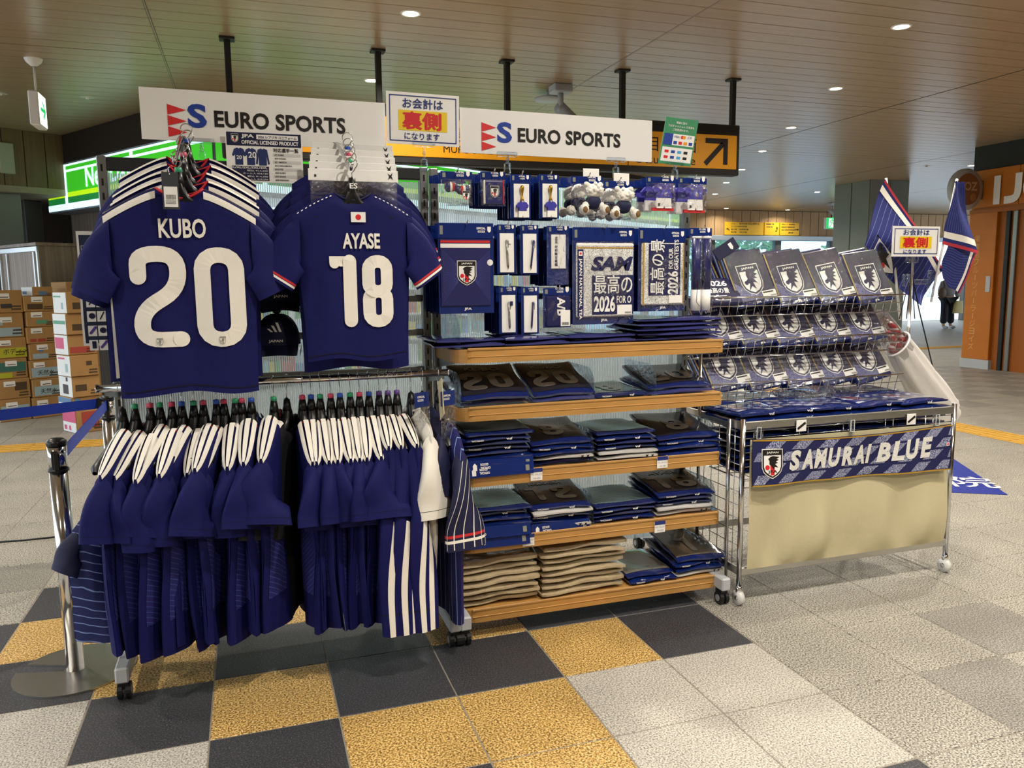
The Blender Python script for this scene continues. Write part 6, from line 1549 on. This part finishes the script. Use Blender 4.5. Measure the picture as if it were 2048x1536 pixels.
# ---- towel packs on the tiers
m_tw = mat('pack_navy', '#1d1c42', .28, coat=.5); m_tws = speckle('pack_speckle', ('#2a2a60', '#4c4e86', '#8d90b4'), 300, .4); m_twg = mat('pack_gold', '#a38a4a', .4); m_tww = mat('pack_white', '#d9d8d4', .35)
def towel_pack_meshes():
    w_, h, th = .236, .285, .02; out = []
    q = MB(); q.rbox(0, w_, 0, th, 0, h, .006, 0, 2); out.append(('pouch', q.mesh('pouch', m_pouch)))
    q = MB(); q.rbox(.003, w_-.003, -.004, .004, .022, h-.003, .004); out.append(('towel', q.mesh('towel', m_tw)))
    f_ = FRONT(0, -.0048, 0); q = MB()
    q.rect(f_, .006, .013, .024, h-.006, 0, 0); q.poly([(.014, .025), (w_-.006, .025), (w_-.006, .06), (.16, .052), (.05, .1), (.014, .125)], f_, 0, 1)
    cx = .118; sh = lambda s: [(cx+x*.118*s, .128+(y-.5)*.15*s) for x, y in ((-.5, 1), (.5, 1), (.5, .38), (.42, .2), (.25, .08), (0, 0), (-.25, .08), (-.42, .2), (-.5, .38))]
    q.poly(sh(1.06), f_, .0004, 2); q.poly(sh(1.0), f_, .0007, 3); q.poly([(x, min(y, .173)) for x, y in sh(.88)], f_, .001, 2)
    q.poly([(cx+x*.06, .12+y*.06) for x, y in ((-.25, .9), (.1, 1), (.75, .85), (.45, .7), (.75, .55), (.4, .4), (.65, .2), (.25, .2), (.5, -.2), (.1, -.1), (.2, -.7), (-.1, -.4), (-.5, -.8), (-.25, -.2), (-.6, .0), (-.3, .25), (-.35, .6))], f_, .0014, 3)
    q.disc(f_, cx-.032, .115, .011, .0014, 3); q.text('JAPAN', f_, cx-.036, .18, w=.072, h=.014, d=.0016, m=2, bold=.03)
    out.append(('towel_print', q.mesh('towel_print', [m_twg, m_tws, m_tww, m_tw])))
    q = MB(); q.rect(f_, w_-.085, w_-.005, .026, .062, .002, 0)
    for i in range(14): q.rect(f_, w_-.04+i*.0024, w_-.0388+i*.0024, .03, .038, .0024, 1)
    q.rect(f_, w_-.08, w_-.02, .05, .057, .0024, 1); out.append(('price_sticker', q.mesh('price_sticker', [m_white, m_ink])))
    q = MB(); q.text('JFA', FRONT(0, -.0012, 0), w_/2-.012, .006, w=.028, h=.012, bold=.03); out.append(('lettering', q.mesh('lettering', m_white)))
    q = MB(); q.grid(lambda a, b: (.001+(w_-.002)*a, -.0075-.003*math.sin(9*a+4*b)*math.sin(PI*a), .004+(h-.006)*b), 8, 8); out.append(('clear_film', q.mesh('clear_film', m_film, True)))
    return out
TP = towel_pack_meshes()
PRO = {0: [2.64, 2.855, 3.065, 3.275, 3.49], 1: [2.60, 2.81, 3.01, 3.235, 3.45], 2: [2.775, 3.015, 3.245, 3.475]}
BEH = {0: [2, 1, 1, 1, 1], 1: [1, 1, 2, 2, 1], 2: [3, 3, 3, 2]}
TN = ['lowest', 'middle', 'top']
for ti in range(3):
    yf, zt = TIER[ti]
    for k, x in enumerate(PRO[ti]):
        rr = random.Random(ti*10+k)
        for b in range(BEH[ti][k]+1):
            lab = 'navy crested towel packet, %s from the left on the %s wire tier' % (ORD[k], TN[ti]) if b == 0 else 'towel packet %s behind the %s front packet of the %s wire tier' % (ORD[b-1], ORD[k], TN[ti])
            t = thing('towel_packet', lab, 'packet', (x-.012*b+rr.uniform(-.004, .004), yf+.05+.028*b, zt-.052+.004*b), 0, 'crested towel packets on the wire tiers')
            lean = math.radians((30, 30, 24)[ti]+2*b); sl_ = math.radians(-9+rr.uniform(-2, 2))
            t.rotation_euler = Matrix.Rotation(sl_, 3, 'Y').to_4x4().to_euler()
            t.matrix_world = Matrix.Translation(t.location) @ Matrix.Rotation(-lean, 4, 'X') @ Matrix.Rotation(sl_, 4, 'Y')
            for n, me in (TP if b == 0 else TP[:2]+TP[2:3]): obj(n, me, t)
# odd packs at the left of the top tier
t = thing('towel_packet', 'navy bag with white printed lines lying at the left of the top tier', 'packet', (2.60, .70, 1.30), 0, None)
q = MB(); q.rbox(0, .2, 0, .03, 0, .15, .01, 0, 2); q.build('pouch', m_tw, t); q = MB(); f_ = FRONT(0, -.001, 0)
for i, s_ in enumerate(('2026', '最高の景', 'を')): q.text(s_, f_, .02, .1-i*.04, w=.12, h=.03, bold=.03)
q.build('lettering', m_white, t); t.rotation_euler = (-.6, 0, 0)
t = thing('towel_packet', 'blue headed packet tilted on top of the packs at the tier left', 'packet', (2.72, .80, 1.5), .3); q = MB(); q.rbox(0, .14, 0, .006, 0, .06, .002); q.build('header_card', m_navyd, t); q = MB(); q.poly([(.09, .02), (.1, .01), (.11, .02), (.11, .045), (.09, .045)], FRONT(0, -.001, 0)); q.build('lettering', m_white, t); t.rotation_euler = (-.3, -.5, .1)

# ---- bags on the basket table
m_tb = mat('table_bag_print', '#2b3270', .12, coat=1.0, bump=(9, .8)); m_tr = mat('table_bag_red', '#9c2a3c', .14, coat=1.0, bump=(9, .8)); m_twt = mat('table_bag_white', '#b9bccb', .14, coat=1.0, bump=(9, .8))
def table_pack(kind, seed):
    fn = pillow(.29, .26, .03, seed); q = MB(); q.grid(lambda a, b: fn(1)(a, b), 16, 14); q.grid(lambda a, b: fn(-1)(1-a, b), 16, 14)
    ring = [(i/16, 0) for i in range(16)]+[(1, i/14) for i in range(14)]+[(1-i/16, 1) for i in range(16)]+[(0, 1-i/14) for i in range(14)]
    nr = len(ring); q.add([fn(1)(*c) for c in ring]+[fn(-1)(*c) for c in ring], [(i, nr+i, nr+(i+1) % nr, (i+1) % nr) for i in range(nr)]); out = [('pouch', q.mesh('pouch', m_pouch, True))]
    top = lambda a, b: Vector((-.145+.29*a, .26*b, fn(1)(a, b)[2]+.0015)); q = MB()
    q.grid(lambda a, b: top(.05+.9*a, .14+.8*b), 12, 10, mf=lambda a, b: (1 if kind == 'red' and (.15 < a < .45 and .2 < b < .8) else 2 if (a*3+b*5) % 1.7 < .35 else 0)); out.append(('picture', q.mesh('picture', [m_tb, m_tr, m_twt], True)))
    q = MB(); q.text('JFA', lambda a, b, d=0: Vector((a, -.006, b)), .0, .009, w=.032, h=.012, flip=True, bold=.03); out.append(('lettering', q.mesh('lettering', m_white)))
    return out
TB = {('blue', i): table_pack('blue', 200+i) for i in range(2)}; TB[('red', 0)] = table_pack('red', 210)
TL = [(2.70, 'blue', 2, 'first'), (2.90, 'blue', 2, 'second'), (3.11, 'blue', 2, 'third'), (3.34, 'red', 2, 'fourth'), (3.58, 'red', 2, 'fifth')]
for k, (x, kd, n, nm) in enumerate(TL):
    for b in range(n):
        for row in range(2):
            t = thing('merchandise_bag', 'glossy blue table bag, %s from the left, %s row, %s layer' % (nm, ('front', 'back')[row], ('lower', 'upper')[b]), 'packet', (x+.01*b+.015*row, .365+.27*row+.012*b, .79+.027*b+.003*k % .006), (.05, -.12, -.08, .06, .02)[k]+.05*b, 'bags on the wire basket table')
            for n_, me in TB[(kd, (k+b) % 2 if kd == 'blue' else 0)]: obj(n_, me, t)
for c in range(4):
    for b in range(7):
        t = thing('merchandise_bag', 'blue bag inside the wire basket behind its front wires, %s column, %s from below' % (ORD[c], ORD[b]), 'packet', (2.72+.275*c, .36, .572+.030*b), .02*math.sin(7*b+c), 'bags inside the wire basket')
        for n_, me in TB[('blue', b % 2)][:1]: obj(n_, me, t)
# crumpled clear bag heap behind
q = MB(); rr = random.Random(5)
def crump(a, b):
    x = 2.95+.5*a; y = .62+.25*b; return (x, y, .83+.07*math.sin(PI*a)*math.sin(PI*b)+.02*math.sin(23*a+7*b)*math.sin(17*b))
q.grid(crump, 26, 14); tag(q.build('clear_bag', clear_mat('crumpled_film', '#eef4ff', .45, .08), None, True), 'crumpled clear plastic bag behind the table packets', 'bag')

# ------------------------------------------------------------------ sign on stand with tripod cords at the right end
YT = 1.0
p = at(1783, 513, 'y', YT); p2 = at(1877, 513, 'y', YT)
t = pay_sign(p, p2.x-p.x, .165, 'small white card sign with yellow block on a stand at the right', 0)
st = thing('sign_stand', 'chrome stand pole with clear clamps holding the small card sign', 'stand', (3.97, YT+.02, 0))
px0 = at(1825, 515, 'y', YT+.02); st.location = (px0.x, YT+.02, 0)
q = MB(); q.cyl((0, 0, .02), (0, 0, px0.z), .009, 12); q.build('pole', m_chrome, st, True)
q = MB(); q.lathe([(.0001, .02), (.15, .018), (.16, 0), (.0001, 0)], n=28); q.build('base', m_dark, st, True)
q = MB(); q.rbox(-.04, .04, -.012, .012, px0.z-.03, px0.z+.01, .004); q.build('sign_clip', m_acry, st)
q = MB(); q.rbox(-.055, -.02, -.02, .02, px0.z-.16, px0.z-.09, .008); q.build('clamp', m_acry, st)
q = MB(); q.rbox(.02, .14, -.01, .01, px0.z-.15, px0.z-.12, .006); q.rbox(.12, .16, -.014, .014, px0.z-.22, px0.z-.07, .006); q.build('clamp', m_acry, st)
q = MB(); z0 = px0.z
for x, dx in ((-.005, -.08), (-.005, -.03), (.0, .03)): q.tube([(x, 0, z0-.09), (dx, -.01, z0-.34)], .0028, 5)
q.tube([(.01, 0, z0-.12), (.06, -.01, z0-.3), (.17, -.02, z0-.62)], .0035, 5); q.build('cords', m_black, st)
# white umbrella bag
A = at(1884, 838, 'y', .98); B = at(1795, 688, 'y', .80)
ub = thing('umbrella_bag', 'long white plastic bag leaning at the right end of the wire rack', 'bag', A)
d = (B-A); ax = d.normalized(); s1 = ax.cross(Vector((0, 1, 0))).normalized(); s2 = ax.cross(s1)
def ubf(a, b, sc=1):
    th = 2*PI*a; r = (.135-.06*b)*(1+.07*math.sin(7*th+3*b)+.03*math.sin(15*th-9*b)); return d*b+s1*(r*math.cos(th)*sc*1.0)+s2*(r*.6*math.sin(th)*sc)
q = MB(); q.grid(lambda a, b: ubf(a, b), 36, 14, cu=True); q.grid(lambda a, b: ubf(a, 1-.1*b, .93), 36, 2, cu=True); q.add([ubf(k/36, 0) for k in range(36)], [tuple(range(36))]); q.build('bag', mat('white_plastic', '#dcd8d4', .35, bump=(9, .4)), ub, True)
q = MB(); q.tube([d*1.0+s1*(.078*math.cos(k*PI/12))+s2*(.05*math.sin(k*PI/12)) for k in range(24)], .006, 5, closed=True); q.build('rim', m_white, ub, True)
m_rs = lined('umbrella_red', '#a9303c', '#d8c8c4', 26, .3, .35, vec=(0, 0, 1))
for k, (dx, ln, m_) in enumerate(((-.035, .26, m_rs), (.005, .24, m_rs), (.04, .15, m_rs))):
    u = thing('folded_flag', 'red and white rolled flag sticking out of the white bag, %s one' % ('left', 'middle', 'right')[k], 'flag', A+d*.86+s1*dx)
    q = MB(); e = (ax*1.0+Vector((-.12, -.05, .02))).normalized()
    q.tube([e*(ln*i/6) for i in range(7)], [.018, .02, .021, .02, .019, .018, .012], 10); q.build('roll', m_, u, True); q = MB(); q.cyl(e*(ln*.99), e*(ln+.03), .004, 8); q.build('stick', m_white, u)
u = thing('clear_sleeve', 'clear plastic sleeve around the rolled red flags', 'bag', A+d*.9); q = MB(); q.grid(lambda a, b: ax*(.3*b)+Vector((-.03*b, 0, 0))+s1*(.075-.015*b)*math.cos(2*PI*a)+s2*.05*math.sin(2*PI*a), 20, 6, cu=True); q.build('sleeve', m_film, u, True)

# ------------------------------------------------------------------ flags
m_fnavy = mat('flag_navy', '#222a70', .7); m_fline = mat('flag_line', '#7f8fc4', .7); m_fred = mat('flag_red', '#b5303f', .7)
def flag(label, C, y, fold, crest_at=None, pole=None, pinch=None):
    """C: four photo corners top, right, bottom, left on the plane y"""
    P = [at(a, b, 'y', y) for a, b in C]
    o = P[0].copy(); t = thing('flag', label, 'flag', o)
    def fn(a, b, d=0):
        p = P[0]*(1-a)*(1-b)+P[1]*a*(1-b)+P[2]*a*b+P[3]*(1-a)*b
        p = p+Vector((0, fold*math.sin(5*a+4*b+1)*(.3+.7*b)-d, .006*math.sin(9*b)))
        return p-o
    q = MB(); q.grid(fn, 30, 24); q.grid(lambda a, b: fn(1-a, b, -.0015), 30, 24); q.build('cloth', m_fnavy, t, True)
    q = MB()
    for b0, b1, m_ in ((.0, .045, 0), (.095, .19, 1)):
        q.grid(lambda a, b: fn(a, b0+(b1-b0)*b, .002), 24, 2, m_)
    q.build('edge_stripes', [m_fred, m_stripe], t, True)
    q = MB()
    for i in range(15):
        a0 = .04+.065*i; q.grid(lambda a, b: fn(min(1, max(0, a0+.004*a+.12*(b-.5)*(a0-.5))), .2+.8*b, .002), 1, 12)
    q.build('ray_lines', m_fline, t, True)
    if crest_at:
        a0, b0, s = crest_at; q = MB()
        f_ = lambda a, b, d=0: fn(a0-b*s, b0-a*s+0, .004+d)
        q.poly([(x*.5, y_) for x, y_ in ((-1, 1), (1, 1), (1, .3), (.6, .0), (0, -.3), (-.6, 0), (-1, .3))], f_, 0, 0); q.poly([(x*.42, y_*.9) for x, y_ in ((-1, 1), (1, 1), (1, .3), (.6, .0), (0, -.3), (-.6, 0), (-1, .3))], f_, .001, 1)
        q.poly([(-.2, .7), (.3, .8), (.2, .5), (.35, .3), (.1, .3), (0, -.1), (-.1, .3), (-.3, .4)], f_, .002, 0); q.disc(f_, -.18, .25, .1, .002, 2); q.build('crest', [m_ink, m_white, m_red], t)
    if pole:
        a, b = (at(*c_, 'y', y+.02)-o for c_ in pole); q = MB(); q.cyl(a, b, .007, 10); q.build('pole', m_white, t, True)
    return t
flag('navy flag with pale rays and red-white edge behind the small card sign', ((1772, 358), (1886, 540), (1838, 612), (1722, 492)), 1.12, .03, (.45, .9, .35), ((1772, 356), (1800, 640)))
flag('upper part of the drooping navy flag beside the orange shop', ((1887, 488), (1955, 508), (1926, 365), (1908, 362)), 1.08, .025, None, ((1862, 604), (1914, 358)))
flag('lower part of the drooping navy flag beside the orange shop', ((1957, 500), (1918, 588), (1884, 558), (1892, 492)), 1.10, .015, None, None)

# ------------------------------------------------------------------ barrier posts and belts
m_belt = mat('belt_blue', '#1b3aa8', .55)
GP = Vector((-.0906, .6537, 0))
def barrier(loc, label, full):
    t = thing('barrier_post', label, 'barrier post', loc, 0, 'belt barrier posts')
    q = MB(); q.cyl((0, 0, .004), (0, 0, .76), .031, 24); q.build('tube', m_chrome, t, True)
    q = MB(); q.cyl((0, 0, .765), (0, 0, .85), .0315, 24); q.build('head', m_chrome, t, True); q = MB(); q.cyl((0, 0, .757), (0, 0, .766), .0345, 24); q.build('ring', m_black, t, True)
    q = MB(); q.lathe([(.033, .85), (.034, .86), (.032, .868), (.02, .876), (.0001, .878)], n=24); q.build('cap', m_black, t, True)
    q = MB(); q.rbox(-.014, .008, -.036, -.026, .775, .835, .003); q.rbox(-.006, .012, -.04, -.03, .765, .83, .002); q.build('belt_slot', m_black, t)
    pts = []
    for k in range(48):
        a = 2*PI*k/48; pts.append((.205*math.cos(a), .205*math.sin(a)))
    n0 = Vector((-.95, .32)).normalized()
    out = []
    for k in range(49):
        a = math.atan2(n0.y, n0.x)+.16+(2*PI-.32)*k/48; out.append((.205*math.cos(a), .205*math.sin(a)))
    out += [(.05*math.cos(math.atan2(n0.y, n0.x)-.5), .05*math.sin(math.atan2(n0.y, n0.x)-.5)), (.04*math.cos(math.atan2(n0.y, n0.x)+.6), .04*math.sin(math.atan2(n0.y, n0.x)+.6))]
    q = MB(); q.prism(out, lambda a, b, d: Vector((a, b, d)), .0, .007); q.build('base_plate', m_steel, t)
    return t
barrier(GP, 'chrome belt barrier post with black cap in front at the left', True)
g2 = at(214, 792, 'z', .87); g2 = Vector((g2.x, g2.y, 0))
barrier(g2, 'chrome belt barrier post standing behind the garment rack', False)
def belt(a, b, label, sag=.0):
    t = thing('barrier_belt', label, 'belt', (0, 0, 0)); a = Vector(a); b = Vector(b); q = MB()
    n = (b-a).cross(Z).normalized()*.0012
    q.grid(lambda u, v: a+(b-a)*u+Z*(.049*(v-.5)-sag*math.sin(PI*u))+n, 16, 1); q.grid(lambda u, v: a+(b-a)*(1-u)+Z*(.049*(v-.5)-sag*math.sin(PI*u))-n, 16, 1); q.build('webbing', m_belt, t, True)
    q = MB(); q.rbox(-.012, .012, -.012, .012, -.028, .028, .003, fn=lambda x, y, z: b+Vector((x, y, z))); q.build('end_clip', m_black, t)
belt(GP+Vector((.01, .032, .81)), g2+Vector((0, -.03, .83)), 'blue belt running from the front barrier post to the rear one')
e = at(-60, 801, 'y', g2.y-.3); e = Vector((e.x, e.y, 0)); g3 = g2+(e-g2).normalized()*1.9
barrier(g3, 'chrome belt barrier post beyond the left edge of the picture', False)
belt(g3+(g2-g3).normalized()*.035+Z*.835, g2+Vector((-.035, 0, .835)), 'blue belt running out of the picture at the left', .0)

# ------------------------------------------------------------------ goods poster hanging at the left
YO = .88
a = at(150, 462, 'y', YO); b = at(228, 690, 'y', YO); w_, h = .34, a.z-b.z
t = thing('goods_poster', 'navy goods list poster with rows of white pictures hung left of KUBO jersey', 'poster', (a.x, YO, b.z))
fr = lambda x, z, d=0: Vector((x, -d-.012*math.sin(5*z/h+.5)*(1-x/w_), z))
q = MB(); q.grid(lambda u, v: fr(w_*u, h*v), 10, 20); q.grid(lambda u, v: fr(w_*(1-u), h*v, -.001), 10, 20); q.build('sheet', m_white, t, True)
q = MB(); q.grid(lambda u, v: fr(.008+(w_-.016)*u, .010+(h-.024)*v, .0012), 10, 20); q.build('background', mat('poster_navy', '#1a2644', .45, var=((14, 14, 14), .5)), t, True)
q = MB(); q.text('JFA', fr, .06, h-.078, w=.05, h=.034, d=.003, m=0, bold=.03); q.rect(fr, .115, .3, h-.075, h-.05, .003, 0); q.text('OFFICIAL LICENSED PRODUCT', fr, .06, h-.1, w=.2, h=.016, d=.003, m=0, bold=.03)
crest(q, fr, .035, h-.105, .05, .003, 2, 0, 3)
for i in range(3): q.rect(fr, .028+.085*i, .105+.085*i, h-.225, h-.118, .003, 0); minishirt(q, fr, .036+.085*i, h-.22, .06, .09, .0045, 1)
for r in range(4):
    for c in range(8):
        x = .02+c*.034; z = h-.285-r*.055
        if x > w_-.03: continue
        q.rect(fr, x, x+.030, z, z+.040, .003, 0); k = (r*3+c) % 4
        if k == 0: q.stroke([(x+.01, z+.01), (x+.024, z+.036)], fr, .004, .0045, 1)
        elif k == 1: q.rect(fr, x+.01, x+.024, z+.008, z+.036, .0045, 1)
        elif k == 2: q.stroke([(x+.008, z+.012), (x+.026, z+.034)], fr, .009, .0045, 4)
        else: q.disc(fr, x+.017, z+.022, .011, .0045, 1)
q.build('pictures', [m_white, m_navyd, m_ink, m_red, mat('poster_violet', '#56409a', .5)], t)
q = MB(); q.rbox(w_*.28, w_*.7, -.012, .006, h-.006, h+.012, .004); q.rbox(w_*.45, w_*.53, -.01, .01, h+.01, h+.06, .004); q.build('clip_holder', m_acry, t)

# floor cable
pts = [at(a, b, 'z', .005) for a, b in ((-20, 1085), (40, 1081), (100, 1075), (170, 1066), (260, 1060), (420, 1056))]
q = MB(); q.tube(pts, .005, 8); tag(q.build('floor_cable', m_black, None, True), 'thin dark cable lying on the floor behind the barrier post', 'cable')

# ------------------------------------------------------------------ walking person far right
PP = Vector((18.87, 14.42, 0)); PS = 1.0
per = thing('person', 'person walking away in grey top and black trousers with yellow tote', 'person', PP, -.15)
def skin_obj(name, pts, edges, rad, m, parent, sub=2):
    me = bpy.data.meshes.new(name); me.from_pydata(pts, edges, []); me.materials.append(m)
    o = obj(name, me, parent); md = o.modifiers.new('skin', 'SKIN'); md.use_smooth_shade = True
    for i, v in enumerate(me.skin_vertices[0].data): v.radius = rad[i] if isinstance(rad[i], tuple) else (rad[i], rad[i]); v.use_root = (i == 0)
    s = o.modifiers.new('sub', 'SUBSURF'); s.levels = sub; s.render_levels = sub
    return o
m_skin = mat('skin', '#c9a389', .6); m_top = mat('grey_top', '#a7a3ad', .8); m_trs = mat('black_trousers', '#20222c', .8); m_hair = mat('dark_hair', '#2a221f', .6); m_tote = mat('yellow_tote', '#e6dc9c', .7); m_bag = mat('brown_bag', '#6b5848', .6)
pts = [(0, 0, .86), (0, 0, 1.08), (0, 0, 1.28), (0, .0, 1.36), (0, -.01, 1.42), (0, -.02, 1.52), (.18, 0, 1.26), (.25, .02, 1.0), (.24, -.08, .80), (-.18, 0, 1.26), (-.25, .02, 1.02), (-.2, -.12, .95), (.1, 0, .82), (.12, .02, .45), (.16, .06, .07), (.16, -.08, .04), (-.1, 0, .82), (-.12, -.04, .45), (-.12, -.02, .07), (-.12, -.16, .04)]
edges = [(0, 1), (1, 2), (2, 3), (3, 4), (4, 5), (2, 6), (6, 7), (7, 8), (2, 9), (9, 10), (10, 11), (0, 12), (12, 13), (13, 14), (14, 15), (0, 16), (16, 17), (17, 18), (18, 19)]
rad = [(.15, .11), (.14, .1), (.14, .1), .05, .05, .095, .055, .042, .03, .055, .042, .03, .085, .06, .04, .035, .085, .06, .04, .035]
skin_obj('body', pts, edges, rad, m_skin, per)
skin_obj('top', [(0, 0, .84), (0, 0, 1.08), (0, 0, 1.27), (0, 0, 1.36), (.19, 0, 1.25), (.26, .02, 1.0), (.25, -.07, .84), (-.19, 0, 1.25), (-.26, .02, 1.02), (-.21, -.11, .96)], [(0, 1), (1, 2), (2, 3), (2, 4), (4, 5), (5, 6), (2, 7), (7, 8), (8, 9)], [(.21, .16), (.18, .14), (.17, .13), .07, .075, .065, .05, .075, .065, .05], m_top, per)
skin_obj('trousers', [(0, 0, .86), (.1, 0, .78), (.125, .02, .45), (.16, .05, .12), (-.1, 0, .78), (-.125, -.04, .45), (-.125, -.03, .12)], [(0, 1), (1, 2), (2, 3), (0, 4), (4, 5), (5, 6)], [(.17, .13), .105, .09, .1, .105, .09, .1], m_trs, per)
q = MB(); q.ball((0, 0, 1.535), .108, 14, 0, (.95, 1.05, 1.12)); q.build('hair', m_hair, per, True)
for x, y in ((.16, -.03), (-.12, -.11)):
    q = MB(); q.ball((x, y, .04), .05, 10, 0, (.9, 2.4, .8)); q.build('shoe', m_greyp, per, True)
t = thing('tote_bag', 'pale yellow tote bag hanging from the walking person hand', 'bag', PP+Vector((.26, -.1, .42)))
q = MB(); q.grid(lambda a, b: (.17*(1+.15*b*0)*math.copysign(abs(math.cos(2*PI*a))**.5, math.cos(2*PI*a))*(1-.12*b), .06*math.sin(2*PI*a), .34*b), 20, 6, cu=True); q.add([(.17*math.cos(2*PI*k/16), .06*math.sin(2*PI*k/16), .001) for k in range(16)], [tuple(range(16))]); q.build('bag_body', m_tote, t, True)
q = MB(); q.tube([(-.08, 0, .33), (-.05, 0, .5), (.0, 0, .54), (.05, 0, .5), (.08, 0, .33)], .01, 6); q.build('handle', m_tote, t, True)
t = thing('shoulder_bag', 'brown shoulder bag on the walking person left side', 'bag', PP+Vector((-.33, -.1, .86)))
q = MB(); q.ball((0, 0, .12), .15, 12, 0, (.9, .5, 1)); q.build('bag_body', m_bag, t, True); q = MB(); q.tube([(-.08, 0, .2), (.02, .06, .36), (.1, .08, .44), (.1, .0, .3)], .012, 6); q.build('strap', m_bag, t, True)
